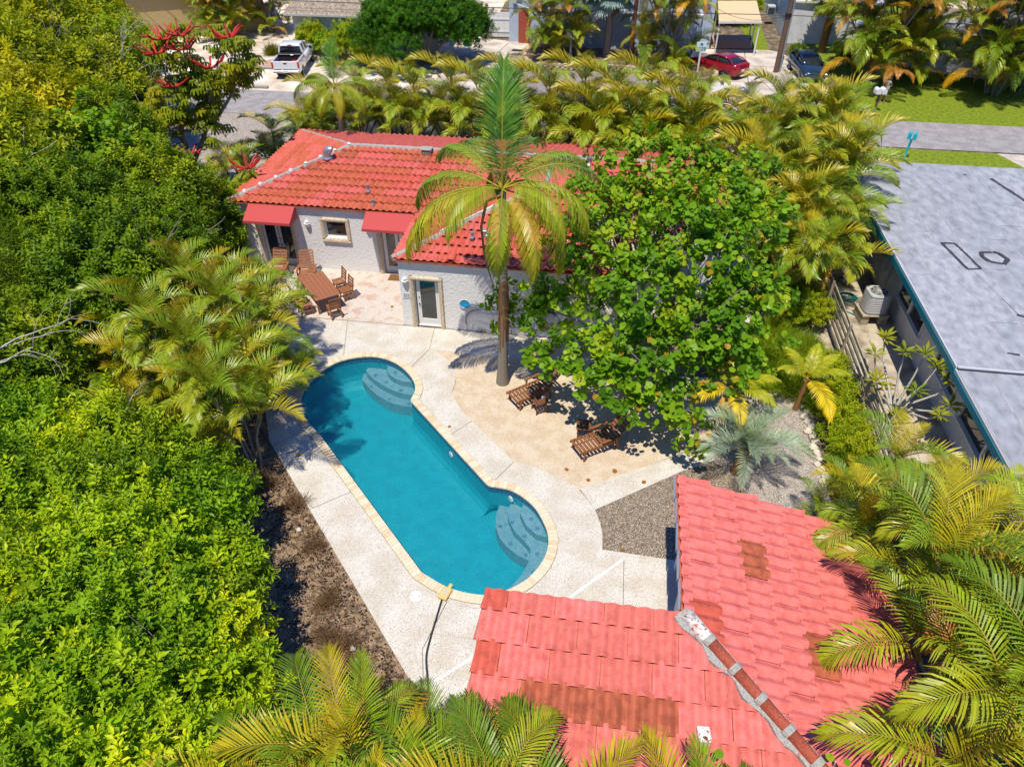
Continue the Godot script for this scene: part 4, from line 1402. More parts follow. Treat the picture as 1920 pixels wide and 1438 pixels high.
func build_furniture() -> void:
	# the table: its length runs from the house corner towards the pool
	var long := Vector2(1.365, 1.63).normalized()
	var yaw := atan2(long.x, long.y)
	var c := Vector3(-11.52, 0.014, -23.83)
	var t := thing("patio_table", "long brown plank-topped patio table on the stained patio", "table", c, yaw)
	for i in 6:
		var b := MB.new()
		b.box(Vector3(-0.44 + i * 0.176, 0.735, 0), Vector3(0.168, 0.03, 2.12), Basis(), 0.004)
		part("plank", b, M.table_wood, t)
	var ap := MB.new()
	for s in [-1.0, 1.0]:
		ap.bar(Vector3(s * 0.42, 0.67, -0.9), Vector3(s * 0.42, 0.67, 0.9), 0.03, 0.09)
		ap.bar(Vector3(-0.42, 0.67, s * 0.9), Vector3(0.42, 0.67, s * 0.9), 0.03, 0.09)
	part("apron", ap, M.table_wood, t)
	for x in [-0.42, 0.42]:
		for z in [-0.9, 0.9]:
			var b := MB.new()
			b.box(Vector3(x, 0.33, z), Vector3(0.09, 0.66, 0.09), Basis(), 0.008)
			part("leg", b, M.table_wood, t)
	var p := chair_proto()
	var spots := [[0.98, -0.42, -PI / 2, "slatted brown dining chair on the open side of the patio table, nearer the house wall"],
		[0.98, 0.36, -PI / 2 + 0.06, "slatted brown dining chair on the open side of the patio table, nearer the pool"],
		[0.05, 1.38, PI, "slatted brown dining chair at the pool end of the patio table"],
		[-0.86, 0.55, PI / 2, "slatted brown dining chair on the palm side of the patio table, nearer the pool"],
		[-0.86, -0.35, PI / 2, "slatted brown dining chair on the palm side of the patio table, nearer the house"]]
	for i in spots.size():
		var s: Array = spots[i]
		var at := c + Basis(Vector3.UP, yaw) * Vector3(s[0], 0, s[1])
		if i == 0:
			p.position = at; p.rotation.y = yaw + s[2]; p.set_meta("label", s[3])
		else:
			copy(p, "dining_chair", s[3], at, yaw + s[2])
	var l := lounger_proto("recliner", M.wood, 1.0, 0.86, 1.05)
	l.set_meta("group", "slatted wooden loungers")
	l.position = Vector3(-14.02, 0.014, -25.6); l.rotation.y = 0.05
	l.set_meta("label", "wooden recliner with a tall slatted back in front of the left glazed door")
	copy(l, "recliner", "wooden recliner with a tall slatted back beside the corner of the patio table", Vector3(-12.75, 0.014, -25.55), 0.25)
	var d := lounger_proto("chaise_lounger", M.wood_mid, 1.30, 0.72, 0.72)
	d.set_meta("group", "slatted wooden loungers")
	var yaw3 := atan2(-1.0, 1.15)
	d.position = Vector3(0.72, 0.0, -17.0); d.rotation.y = atan2(-1.42, 1.0)
	d.set_meta("label", "brown slatted chaise lounger on the sand nearest the garden path, backrest raised")
	copy(d, "chaise_lounger", "brown slatted chaise lounger half under the sea grape beside the coconut palm foot", Vector3(-1.72, 0.0, -19.2), atan2(-1.15, 1.0))
	var s := side_table_proto()
	s.set_meta("group", "small slatted side tables on the sand")
	s.position = Vector3(-0.14, 0.0, -17.25); s.rotation.y = 0.03
	s.set_meta("label", "small dark slatted side table above the chaise nearest the path")
	copy(s, "side_table", "small dark slatted side table with a cup on it beside the chaise at the palm", Vector3(-1.72, 0.0, -18.27), 0.55)
	var cup := thing("cup", "small grey cup standing on the side table near the coconut palm", "cup", Vector3(-1.62, 0.48, -18.32))
	var b := MB.new()
	b.lathe(pv([0.0, 0.0, 0.035, 0.0, 0.045, 0.11, 0.038, 0.11, 0.03, 0.01, 0, 0.01]), Vector3.ZERO, 10)
	part("body", b, M.ac, cup)
	b = MB.new()
	b.box(Vector3.ZERO, Vector3(0.82, 0.02, 0.5), Basis(), 0.004)
	meta(put("doormat", b.mesh(M.mat_brown), self, Vector3(-8.86, 0.026, -26.08)), "brown coir doormat before the second glazed door", "doormat")


func build_pool_things() -> void:
	# skimmer lid and fill box with its hose
	var lid := thing("skimmer_lid", "round white lid let into the deck left of the cream box", "lid", Vector3(-4.09, 0.012, -10.46))
	var b := MB.new()
	b.lathe(pv([0, 0.012, 0.15, 0.012, 0.16, 0.0, 0, 0.0]), Vector3.ZERO, 20)
	part("disc", b, M.plain_white, lid)
	for x in [-0.1, 0.1]:
		b = MB.new()
		b.box(Vector3(x, 0.013, 0.0), Vector3(0.02, 0.004, 0.035))
		part("finger_hole", b, M.black, lid)
	var box := thing("filler_box", "cream plastic filler box on the pool coping with a black hose", "box", Vector3(-3.33, 0.033, -10.6), -0.28)
	b = MB.new()
	b.box(Vector3(0, 0.05, 0), Vector3(0.26, 0.10, 0.36), Basis(), 0.02)
	part("case", b, M.yellow_box, box)
	b = MB.new()
	b.box(Vector3(0.03, 0.06, -0.24), Vector3(0.10, 0.08, 0.16), Basis(), 0.015)
	part("spout", b, M.yellow_box, box)
	b = MB.new()
	b.box(Vector3(0.0, 0.102, -0.02), Vector3(0.07, 0.006, 0.17))
	part("sticker", b, M.ac, box)
	b = MB.new()
	var path := spline(pv([-3.38, -10.42, -3.40, -9.9, -3.42, -9.3, -3.40, -8.8, -3.22, -8.2, -3.1, -7.75, -3.15, -7.35, -3.3, -6.9]), 6)
	var p3 := PackedVector3Array()
	for q in path: p3.append(Vector3(q.x, 0.045, q.y))
	b.tube(p3, [0.024], 8)
	meta(part("hose", b, M.hose, self), "black hose running over the deck from the cream filler box", "hose")
	b = MB.new()
	b.tube(PackedVector3Array([Vector3(-3.24, 0.03, -10.4), Vector3(-3.55, 0.02, -9.0), Vector3(-3.3, 0.02, -8.1)]), [0.006], 5)
	meta(part("cord", b, M.hose, self), "thin dark cord from the cream filler box to the drain channel", "cord")
	# pool net and poles hung on the annex wall
	var net := thing("pool_skimmer_net", "blue leaf skimmer net on a pole hung along the annex wall", "pool net", Vector3(-5.12, 1.28, -22.55))
	b = MB.new()
	var fr := PackedVector3Array()
	for i in 13:
		var a := TAU * i / 12
		fr.append(Vector3(cos(a) * 0.22 * (1.0 - 0.15 * sin(a)), sin(a) * 0.2, 0.0))
	b.tube(fr, [0.017], 6, false)
	part("frame", b, M.plain_white, net)
	b = MB.new()
	for i in 12:
		b.tri_out(Vector3(0, 0, -0.02), fr[i], fr[i + 1], Vector3(0, 0, 1))
	part("mesh", b, M.net_blue, net)
	b = MB.new()
	b.tube(PackedVector3Array([Vector3(0.22, -0.02, 0.0), Vector3(2.6, -0.12, 0.0)]), [0.016], 6)
	part("pole", b, M.teal, net)
	b = MB.new()
	b.tube(PackedVector3Array([Vector3(-4.7, 1.02, -22.56), Vector3(-2.6, 0.98, -22.56)]), [0.018], 6)
	meta(part("vacuum_pole", b, M.steel, self), "grey pool pole hung on the annex wall below the blue net", "pole")
	b = MB.new()
	var loop := PackedVector3Array()
	for i in 12:
		var a := PI * (0.5 + 0.62 * i / 11)
		loop.append(Vector3(-4.6 + cos(a) * 0.52, 0.48 + sin(a) * 0.56, -22.56))
	b.tube(loop, [0.014], 6)
	meta(part("looped_hose", b, M.hose, self), "dark hose looped down the annex wall below the blue net", "hose")
	b = MB.new()
	for x in [-4.52, -4.38]:
		b.tube(PackedVector3Array([Vector3(x, 0.0, -22.56), Vector3(x, 0.16, -22.56)]), [0.014], 6)
	meta(part("pipe_stubs", b, M.cap_tile, self), "two short copper pipe stubs at the foot of the annex wall", "pipes")
	# notice by the annex door
	var sg := thing("wall_notice", "small white notice with red and blue lines at the annex corner", "sign", Vector3(-7.42, 1.42, -22.585))
	b = MB.new()
	b.box(Vector3.ZERO, Vector3(0.3, 0.24, 0.012), Basis(), 0.002)
	part("board", b, M.plain_white, sg)
	for i in 4:
		b = MB.new()
		for k in 3:
			b.box(Vector3(-0.075 + k * 0.08 + 0.01 * (i % 2), 0.075 - i * 0.05, 0.008), Vector3(0.055, 0.026, 0.004))
		part("line_of_print", b, M.tail if i % 2 == 0 else M.net_blue, sg)
	var sg2 := thing("blue_edged_notice", "white wall notice with a blue head on the annex wall behind the palm trunk", "sign", Vector3(-2.85, 1.9, -22.585))
	b = MB.new()
	b.box(Vector3.ZERO, Vector3(0.34, 0.5, 0.012), Basis(), 0.002)
	part("board", b, M.plain_white, sg2)
	b = MB.new()
	b.box(Vector3(0, 0.2, 0.008), Vector3(0.32, 0.07, 0.004))
	part("heading", b, M.net_blue, sg2)


# ---------------------------------------------------------------- the neighbour's house, fence and passage
func build_neighbour() -> void:
	var t := thing("grey_roofed_house", "white house with a grey flat membrane roof and teal fascia right of the fence", "house")
	var h := 2.9
	var wx := 11.75
	var b := MB.new()
	# long wall facing the pool garden, with window openings along z
	var open := [[-33.2, -32.3, 1.3, 2.3], [-30.6, -29.9, 1.3, 2.3], [-26.2, -23.2, 1.0, 2.35], [-21.6, -19.6, 1.0, 2.35], [-18.9, -15.0, 0.95, 2.45]]
	var at := -34.6
	for o in open:
		b.box(Vector3(wx + 0.1, h / 2, (at + o[0]) / 2), Vector3(0.2, h, o[0] - at))
		b.box(Vector3(wx + 0.1, o[2] / 2, (o[0] + o[1]) / 2), Vector3(0.2, o[2], o[1] - o[0]))
		b.box(Vector3(wx + 0.1, (o[3] + h) / 2, (o[0] + o[1]) / 2), Vector3(0.2, h - o[3], o[1] - o[0]))
		at = o[1]
	b.box(Vector3(wx + 0.1, h / 2, (at - 14.9) / 2), Vector3(0.2, h, -14.9 - at))
	b.box(Vector3(18.2, 0.45, -14.8), Vector3(13.0, 0.9, 0.2))
	b.box(Vector3(18.2, 2.65, -14.8), Vector3(13.0, 0.4, 0.2))
	b.box(Vector3(18.2, h / 2, -34.7), Vector3(13.0, h, 0.2))
	part("wall", b, M.ghost_wall, t)
	b = MB.new()
	b.box(Vector3(18.2, 1.6, -20.0), Vector3(12.4, 2.6, 0.1))
	b.box(Vector3(15.0, 1.5, -25.0), Vector3(0.1, 2.8, 19.0))
	part("room_back", b, M.blind, t)
	for o in open:
		b = MB.new()
		var zc: float = (o[0] + o[1]) / 2
		var n := 2 if o[1] - o[0] > 1.4 else 1
		for z in [o[0] + 0.04, o[1] - 0.04]:
			b.box(Vector3(wx - 0.0, (o[2] + o[3]) / 2, z), Vector3(0.12, o[3] - o[2], 0.08), Basis(), 0.006)
		if n == 2:
			b.box(Vector3(wx - 0.0, (o[2] + o[3]) / 2, zc), Vector3(0.12, o[3] - o[2], 0.12), Basis(), 0.006)
		b.box(Vector3(wx - 0.02, o[2] - 0.02, zc), Vector3(0.22, 0.06, o[1] - o[0] + 0.1), Basis(), 0.006)
		var f := part("window", b, M.plain_white, t)
		for i in n:
			b = MB.new()
			var za: float = lerpf(o[0], o[1], float(i) / n)
			var zb: float = lerpf(o[0], o[1], float(i + 1) / n)
			b.box(Vector3(wx + 0.03, (o[2] + o[3]) / 2, (za + zb) / 2), Vector3(0.012, o[3] - o[2] - 0.02, zb - za - 0.1))
			part("pane", b, M.glass, f)
	# sun-room posts at the near corner
	for x in [12.0, 13.6, 15.2]:
		b = MB.new()
		b.box(Vector3(x, 1.7, -14.72), Vector3(0.12, 1.6, 0.12), Basis(), 0.01)
		part("post", b, M.plain_white, t)
	for i in 2:
		b = MB.new()
		b.box(Vector3(12.8 + i * 1.6, 1.7, -14.74), Vector3(1.46, 1.54, 0.012))
		part("pane", b, M.glass, t)
	# roof: two levels, strips of membrane lapped over each other
	var x0 := 10.86
	var x1 := 24.5
	b = MB.new()
	b.box(Vector3((x0 + x1) / 2, h + 0.03, -26.8), Vector3(x1 - x0, 0.16, 16.3))
	b.box(Vector3((x0 + x1) / 2, h - 0.05, -16.5), Vector3(x1 - x0, 0.14, 4.35))
	var roof := part("roof", b, M.membrane, t)
	rg.seed = 31
	var x := x0 + 0.02
	var i := 0
	while x < x1 - 0.3:
		var w := minf(rg.randf_range(0.86, 0.98), x1 - x - 0.02)
		var z := -34.8
		while z < -18.75:
			var l := minf(rg.randf_range(4.0, 11.0), -18.72 - z)
			if -18.72 - z - l < 1.0: l = -18.72 - z
			b = MB.new()
			b.box(Vector3(x + w / 2, h + 0.115 + (i % 2) * 0.006, z + l / 2), Vector3(w - 0.02, 0.014, l - 0.03), Basis(Vector3.BACK, 0.016), 0.004)
			part("membrane_strip", b, M.membrane if rg.randf() < 0.6 else M.membrane_b, roof)
			z += l
			i += 1
		for e in [[-34.8, -18.75, h + 0.126], [-18.55, -14.35, h + 0.039]]:
			b = MB.new()
			b.bar(Vector3(x + 0.02, e[2], e[0]), Vector3(x + 0.02, e[2], e[1]), 0.05, 0.014, Vector3.UP, 0.004)
			part("seam", b, M.membrane_b, roof)
			b = MB.new()
			b.bar(Vector3(x - 0.022, e[2] - 0.002, e[0]), Vector3(x - 0.022, e[2] - 0.002, e[1]), 0.03, 0.01)
			part("seam_edge", b, M.mortar, roof)
		b = MB.new()
		b.box(Vector3(x + w / 2, h + 0.028 + (i % 2) * 0.006, -16.45), Vector3(w - 0.012, 0.014, 4.18), Basis(Vector3.BACK, 0.016), 0.004)
		part("membrane_strip", b, M.membrane_b if i % 2 else M.membrane, roof)
		x += w
	# standing edge between the two levels, and metal edges
	b = MB.new()
	b.box(Vector3((x0 + x1) / 2, h + 0.13, -18.64), Vector3(x1 - x0, 0.05, 0.10), Basis(), 0.01)
	part("gravel_stop", b, M.ac, roof)
	b = MB.new()
	b.box(Vector3(x0 - 0.01, h + 0.08, -26.8), Vector3(0.06, 0.10, 16.3), Basis(), 0.006)
	b.box(Vector3(x0 - 0.01, h - 0.01, -16.5), Vector3(0.06, 0.10, 4.35), Basis(), 0.006)
	b.box(Vector3((x0 + x1) / 2, h + 0.0, -14.33), Vector3(x1 - x0, 0.10, 0.06), Basis(), 0.006)
	part("metal_edge", b, M.ac, roof)
	b = MB.new()
	b.box(Vector3(x0 - 0.03, h - 0.08, -26.8), Vector3(0.05, 0.24, 16.3))
	b.box(Vector3(x0 - 0.03, h - 0.16, -16.5), Vector3(0.05, 0.22, 4.35))
	b.box(Vector3((x0 + x1) / 2, h - 0.16, -14.30), Vector3(x1 - x0, 0.22, 0.05))
	part("fascia", b, M.teal, t)
	b = MB.new()
	b.box(Vector3((x0 + wx) / 2, h - 0.07, -24.6), Vector3(wx - x0, 0.03, 20.4))
	part("soffit", b, M.plain_white, t)
	# tar patches: lines and outlines on the membrane
	var ty := h + 0.135
	tar_line(roof, [[17.0, -33.5], [18.0, -29.5]], 0.16, ty)
	tar_line(roof, [[18.0, -29.55], [18.7, -29.55]], 0.14, ty)
	tar_line(roof, [[12.85, -26.8], [13.35, -26.8], [13.65, -24.9], [13.15, -24.8], [12.85, -26.8]], 0.11, ty)
	tar_line(roof, [[14.1, -26.2], [14.7, -26.3], [14.9, -25.8], [14.6, -25.4], [14.15, -25.5], [14.0, -25.9], [14.1, -26.2]], 0.16, ty)
	tar_line(roof, [[13.75, -21.9], [14.1, -21.75], [14.2, -22.3]], 0.10, ty)
	tar_line(roof, [[12.6, -19.6], [12.95, -19.55]], 0.10, ty)
	tar_line(roof, [[15.9, -33.8], [16.05, -33.8]], 0.10, ty)
	b = MB.new()
	b.bar(Vector3(13.45, ty, -24.8), Vector3(13.98, ty, -21.95), 0.34, 0.03, Vector3.UP, 0.01)
	part("patch_strip", b, M.membrane_b, roof)
	# things on the wall of the passage
	b = MB.new()
	b.box(Vector3(wx - 0.12, 1.3, -28.2), Vector3(0.24, 0.7, 0.42), Basis(), 0.02)
	part("meter_box", b, M.ac, t)
	b = MB.new()
	b.tube(PackedVector3Array([Vector3(wx - 0.05, 0.0, -27.5), Vector3(wx - 0.05, 2.8, -27.5)]), [0.035], 8)
	b.tube(PackedVector3Array([Vector3(wx - 0.05, 1.6, -28.2), Vector3(wx - 0.05, 2.8, -28.2)]), [0.03], 8)
	part("conduit", b, M.ac, t)
	# air conditioner on its block stand
	var a := thing("air_conditioner", "grey round-cornered air conditioner condenser on a block stand in the side passage", "air conditioner", Vector3(10.85, 0.46, -25.75), 0.1)
	b = MB.new()
	var rings := []
	for q in [[0.0, 0.40], [0.02, 0.42], [0.78, 0.42], [0.80, 0.44], [0.86, 0.42]]:
		var ring := PackedVector3Array()
		for k in 24:
			var an := TAU * k / 24
			var e := pow(pow(absf(cos(an)), 5.0) + pow(absf(sin(an)), 5.0), -0.2)
			ring.append(Vector3(cos(an) * q[1] * e, q[0], sin(an) * q[1] * e))
		rings.append(ring)
	b.loft(rings)
	part("casing", b, M.ac, a)
	for k in 8:
		b = MB.new()
		var ring := PackedVector3Array()
		for q in 25:
			var an := TAU * q / 24
			var e := pow(pow(absf(cos(an)), 5.0) + pow(absf(sin(an)), 5.0), -0.2)
			ring.append(Vector3(cos(an) * 0.435 * e, 0.1 + k * 0.085, sin(an) * 0.435 * e))
		b.tube(ring, [0.012], 4, false)
		part("louvre", b, M.plain_white, a)
	b = MB.new()
	b.lathe(pv([0, 0.87, 0.33, 0.87, 0.35, 0.865, 0.35, 0.862, 0, 0.862]), Vector3.ZERO, 18)
	part("fan_opening", b, M.black, a)
	b = MB.new()
	for k in 8:
		var an := TAU * k / 8
		b.bar(Vector3(0, 0.885, 0), Vector3(cos(an) * 0.36, 0.88, sin(an) * 0.36), 0.012, 0.012)
	for r in [0.12, 0.22, 0.33]:
		var ring := PackedVector3Array()
		for q in 19: ring.append(Vector3(cos(TAU * q / 18) * r, 0.885, sin(TAU * q / 18) * r))
		b.tube(ring, [0.008], 4, false)
	part("fan_guard", b, M.plain_white, a)
	var st := thing("block_stand", "mossy concrete block stand under the air conditioner", "stand", Vector3(10.85, 0, -25.75), 0.1)
	for x2 in [-0.36, 0.36]:
		for k in 2:
			for z2 in [-0.22, 0.22]:
				b = MB.new()
				b.box(Vector3(x2, 0.10 + k * 0.2, z2), Vector3(0.3, 0.19, 0.42), Basis(), 0.01)
				part("block", b, M.block, st)
	b = MB.new()
	b.box(Vector3(0, 0.43, 0), Vector3(1.06, 0.05, 0.98), Basis(), 0.01)
	part("pad", b, M.block, st)
	# coiled garden hose
	b = MB.new()
	for k in 4:
		var ring := PackedVector3Array()
		for q in 17:
			var an := TAU * q / 16 + k
			ring.append(Vector3(10.3 + cos(an) * (0.42 - 0.05 * k), 0.03 + k * 0.035, -27.3 + sin(an) * (0.34 - 0.04 * k)))
		b.tube(ring, [0.022], 6, false)
	b.tube(PackedVector3Array([Vector3(9.9, 0.04, -27.2), Vector3(9.8, 0.04, -26.7), Vector3(10.0, 0.04, -26.2), Vector3(10.35, 0.04, -25.9)]), [0.022], 6)
	meta(part("garden_hose", b, M.teal_hose, self), "teal garden hose coiled on the passage behind the air conditioner", "hose")
	# rail fence: six rails on posts
	var f := thing("rail_fence", "weathered timber fence of long horizontal rails along the side passage", "fence")
	for k in 6:
		for e in [[-28.6, -22.6], [-22.58, -16.4], [-16.38, -10.6]]:
			b = MB.new()
			b.bar(Vector3(9.0, 0.30 + k * 0.27, e[0]), Vector3(9.02, 0.28 + k * 0.27, e[1]), 0.04, 0.12, Vector3.UP, 0.004)
			part("rail", b, M.fence_wood, f)
	for k in 6:
		b = MB.new()
		var z := -28.4 + k * 3.0
		b.bar(Vector3(8.92, -0.1, z), Vector3(8.94, 1.82, z), 0.09, 0.09, Vector3.RIGHT, 0.008)
		part("post", b, M.fence_wood, f)


func tar_line(root: Node, pts: Array, w: float, y: float) -> void:
	var b := MB.new()
	var r := RandomNumberGenerator.new()
	r.seed = int(pts[0][0] * 100)
	for i in pts.size() - 1:
		var p := Vector2(pts[i][0], pts[i][1])
		var q := Vector2(pts[i + 1][0], pts[i + 1][1])
		var n := maxi(2, int(p.distance_to(q) / 0.16))
		var o := (q - p).normalized().orthogonal()
		var last := []
		for k in n + 1:
			var c := p.lerp(q, float(k) / n)
			var u := c + o * w * r.randf_range(0.35, 0.62)
			var v := c - o * w * r.randf_range(0.35, 0.62)
			var now := [Vector3(u.x, y + i * 0.003, u.y), Vector3(v.x, y + i * 0.003, v.y)]
			if k > 0:
				b.quad_out(last[0], last[1], now[1], now[0], Vector3.UP)
			last = now
	part("tar_patch", b, M.tar, root)
# ---------------------------------------------------------------- across the street
func flat_house(t: Node3D, x0: float, x1: float, z0: float, z1: float, h: float, wall: Material, cap: Material) -> void:
	var b := MB.new()
	b.box(Vector3((x0 + x1) / 2, h / 2, (z0 + z1) / 2), Vector3(x1 - x0, h, z1 - z0))
	part("wall", b, wall, t)
	b = MB.new()
	b.box(Vector3((x0 + x1) / 2, h + 0.06, z1), Vector3(x1 - x0 + 0.16, 0.16, 0.3), Basis(), 0.01)
	b.box(Vector3((x0 + x1) / 2, h + 0.06, z0), Vector3(x1 - x0 + 0.16, 0.16, 0.3), Basis(), 0.01)
	b.box(Vector3(x0, h + 0.058, (z0 + z1) / 2), Vector3(0.3, 0.16, z1 - z0), Basis(), 0.01)
	b.box(Vector3(x1, h + 0.058, (z0 + z1) / 2), Vector3(0.3, 0.16, z1 - z0), Basis(), 0.01)
	b.box(Vector3((x0 + x1) / 2, h + 0.012, (z0 + z1) / 2), Vector3(x1 - x0, 0.02, z1 - z0))
	part("roof", b, cap, t)


func build_far() -> void:
	var t := thing("blue_house", "pale blue flat-roofed house with white parapets behind the raised planter", "house")
	flat_house(t, -9.9, 7.2, -82.0, -66.2, 4.5, M.blue_wall, M.plain_white)
	var b := MB.new()
	b.box(Vector3(-0.6, 1.5, -63.9), Vector3(13.2, 3.0, 0.3))
	b.box(Vector3(-7.2, 1.5, -65.2), Vector3(0.3, 3.0, 2.4))
	b.box(Vector3(6.0, 1.5, -65.2), Vector3(0.3, 3.0, 2.4))
	part("front_wall", b, M.blue_wall, t)
	b = MB.new()
	b.box(Vector3(-0.6, 3.04, -63.9), Vector3(13.4, 0.14, 0.42), Basis(), 0.01)
	b.box(Vector3(-7.2, 3.038, -65.2), Vector3(0.4, 0.14, 2.5), Basis(), 0.01)
	part("wall_coping", b, M.plain_white, t)
	b = MB.new()
	b.box(Vector3(-8.6, 1.35, -65.9), Vector3(0.9, 2.7, 0.1))
	part("door", b, M.cap_tile, t)
	b = MB.new()
	b.box(Vector3(-7.38, 0.8, -64.6), Vector3(0.06, 1.5, 1.4), Basis(), 0.01)
	part("louvre_panel", b, M.plain_white, t)
	for x in [-9.2, 6.4]:
		b = MB.new()
		b.box(Vector3(x, 4.1, -66.0), Vector3(0.7, 0.26, 0.35), Basis(), 0.03)
		part("floodlight", b, M.plain_white, t)
	for k in 5:
		b = MB.new()
		b.box(Vector3(-5.0 + k * 2.1, 4.75, -71.0 - (k % 2) * 3.0), Vector3(1.0, 0.5, 0.9), Basis(), 0.04)
		part("roof_unit", b, M.plain_white, t)
	b = MB.new()
	b.tube(PackedVector3Array([Vector3(-9.5, 4.2, -66.05), Vector3(-9.5, 3.1, -66.05), Vector3(-9.0, 2.9, -66.05), Vector3(-7.5, 2.7, -65.0)]), [0.06], 7)
	part("meter_pipe", b, M.ac, t)
	b = MB.new()
	b.box(Vector3(-9.4, 3.3, -66.0), Vector3(0.35, 0.55, 0.2), Basis(), 0.03)
	part("meter_box", b, M.ac, t)
	# white gate left of it
	var g := thing("white_gate", "tall white panelled gate between the round tree and the pale blue house", "gate", Vector3(-11.7, 0, -67.4))
	for i in 7:
		b = MB.new()
		b.box(Vector3(-1.75 + i * 0.53, 1.05, 0), Vector3(0.515, 2.0, 0.05), Basis(), 0.006)
		part("plank", b, M.plain_white, g)
	for y in [0.5, 1.5]:
		b = MB.new()
		b.box(Vector3(-0.15, y, 0.045), Vector3(3.75, 0.12, 0.04), Basis(), 0.006)
		part("rail", b, M.ghost_wall, g)
	bin("waste_bin", "dark green wheeled bin at the foot of the round tree", Vector3(-13.3, 0, -64.2), 0.1, M.teal_hose)
	bin("recycling_bin", "blue wheeled recycling bin at the street end of the driveway", Vector3(8.35, 0, -52.0), 0.5, M.bin_blue)
	b = MB.new()
	b.box(Vector3.ZERO, Vector3(1.0, 0.02, 0.6), Basis(), 0.004)
	meta(put("black_doormat", b.mesh(M.rubber), self, Vector3(-8.75, 0.012, -63.4), Basis(Vector3.UP, -0.1)), "black mat on the driveway before the pale blue house", "doormat")
	planter()
	carport()
	street_number("1127", "pale teal house number sign post lettered 1127 at the left end of the planter", Vector3(-4.1, 0.35, -60.2))
	street_number("1129", "pale teal house number sign post lettered 1129 beside the red car", Vector3(5.75, 0.35, -58.2))
	# beige-roofed and other houses
	var w := thing("shingled_house", "white house with a grey shingle roof behind the lawn and its palms", "house")
	b = MB.new()
	b.loft([PackedVector3Array([Vector3(21.0, 0, -63.6), Vector3(22.2, 0, -62.9), Vector3(30.0, 0, -59.4), Vector3(36, 0, -68)]), PackedVector3Array([Vector3(21.0, 3.0, -63.6), Vector3(22.2, 3.0, -62.9), Vector3(30.0, 3.0, -59.4), Vector3(36, 3.0, -68)])])
	part("wall", b, M.ghost_wall, w)
	b = MB.new()
	b.quad_out(Vector3(20.6, 3.0, -63.4), Vector3(30.6, 3.0, -58.7), Vector3(33.0, 4.6, -65.0), Vector3(23.6, 4.6, -69.3), Vector3.UP)
	b.quad_out(Vector3(23.6, 4.6, -69.3), Vector3(33.0, 4.6, -65.0), Vector3(36.0, 3.0, -71.0), Vector3(26.0, 3.0, -75.6), Vector3.UP)
	b.tri_out(Vector3(30.6, 3.0, -58.7), Vector3(33.0, 4.6, -65.0), Vector3(36.0, 3.0, -71.0), Vector3.UP)
	b.tri_out(Vector3(20.6, 3.0, -63.4), Vector3(23.6, 4.6, -69.3), Vector3(26.0, 3.0, -75.6), Vector3.UP)
	part("roof", b, M.shingle, w)
	b = MB.new()
	b.bar(Vector3(20.6, 2.96, -63.35), Vector3(30.6, 2.96, -58.65), 0.06, 0.16)
	part("fascia", b, M.trim_stone, w)
	b = MB.new()
	b.bar(Vector3(22.2, 0.08, -62.82), Vector3(30.0, 0.08, -59.3), 0.12, 0.16)
	part("plinth", b, M.trim_stone, w)
	b = MB.new()
	b.loft([PackedVector3Array([Vector3(24.0, 3.5, -64.8), Vector3(26.6, 3.5, -63.6), Vector3(26.2, 4.0, -63.8), Vector3(24.4, 4.0, -64.6)]), PackedVector3Array([Vector3(25.0, 4.2, -68.0), Vector3(27.6, 4.2, -66.8), Vector3(27.0, 4.4, -67.0), Vector3(25.4, 4.4, -67.8)])])
	part("dormer", b, M.trim_stone, w)
	var w2 := thing("white_walled_house", "white house with an air conditioner on its side wall left of the sabal palm", "house")
	b = MB.new()
	b.loft([PackedVector3Array([Vector3(13.8, 0, -69.0), Vector3(20.5, 0, -69.2), Vector3(21, 0, -86), Vector3(13.9, 0, -86)]), PackedVector3Array([Vector3(13.8, 3.2, -69.0), Vector3(20.5, 3.2, -69.2), Vector3(21, 3.2, -86), Vector3(13.9, 3.2, -86)])])
	part("wall", b, M.ghost_wall, w2)
	b = MB.new()
	b.box(Vector3(17.4, 3.3, -77.5), Vector3(7.5, 0.2, 17.4), Basis(), 0.02)
	part("roof", b, M.plain_white, w2)
	b = MB.new()
	b.box(Vector3(13.3, 1.2, -76.0), Vector3(0.7, 0.8, 0.8), Basis(), 0.04)
	part("air_conditioner", b, M.ac, w2)
	b = MB.new()
	for k in 5: b.box(Vector3(13.3, 0.95 + k * 0.12, -75.58), Vector3(0.6, 0.04, 0.03))
	part("grille", b, M.black, w2)
	# porch roof with two posts
	var p := thing("porch", "white flat porch roof on slim posts between the sabal palm and the big palm clump", "porch")
	b = MB.new()
	b.loft([PackedVector3Array([Vector3(17.0, 2.7, -64.2), Vector3(20.6, 2.7, -62.2), Vector3(22.0, 2.7, -65.2), Vector3(18.4, 2.7, -67.0)]), PackedVector3Array([Vector3(17.0, 2.9, -64.2), Vector3(20.6, 2.9, -62.2), Vector3(22.0, 2.9, -65.2), Vector3(18.4, 2.9, -67.0)])])
	part("roof", b, M.plain_white, p)
	for q in [Vector3(17.3, 0, -64.1), Vector3(20.3, 0, -62.5)]:
		b = MB.new()
		b.box(q + Vector3.UP * 1.35, Vector3(0.14, 2.7, 0.14), Basis(), 0.01)
		part("post", b, M.plain_white, p)
	b = MB.new()
	b.bar(Vector3(20.3, 0.8, -62.5), Vector3(21.6, 0.8, -65.0), 0.08, 0.9)
	part("rail", b, M.ghost_wall, p)
	var ts := thing("tan_roofed_house", "cream house with a tan shingle roof behind the white pickup", "house")
	b = MB.new()
	b.box(Vector3(-21.3, 1.35, -66.5), Vector3(12.4, 2.7, 9.6))
	part("wall", b, M.ghost_wall, ts)
	b = MB.new()
	var e0 := 2.65
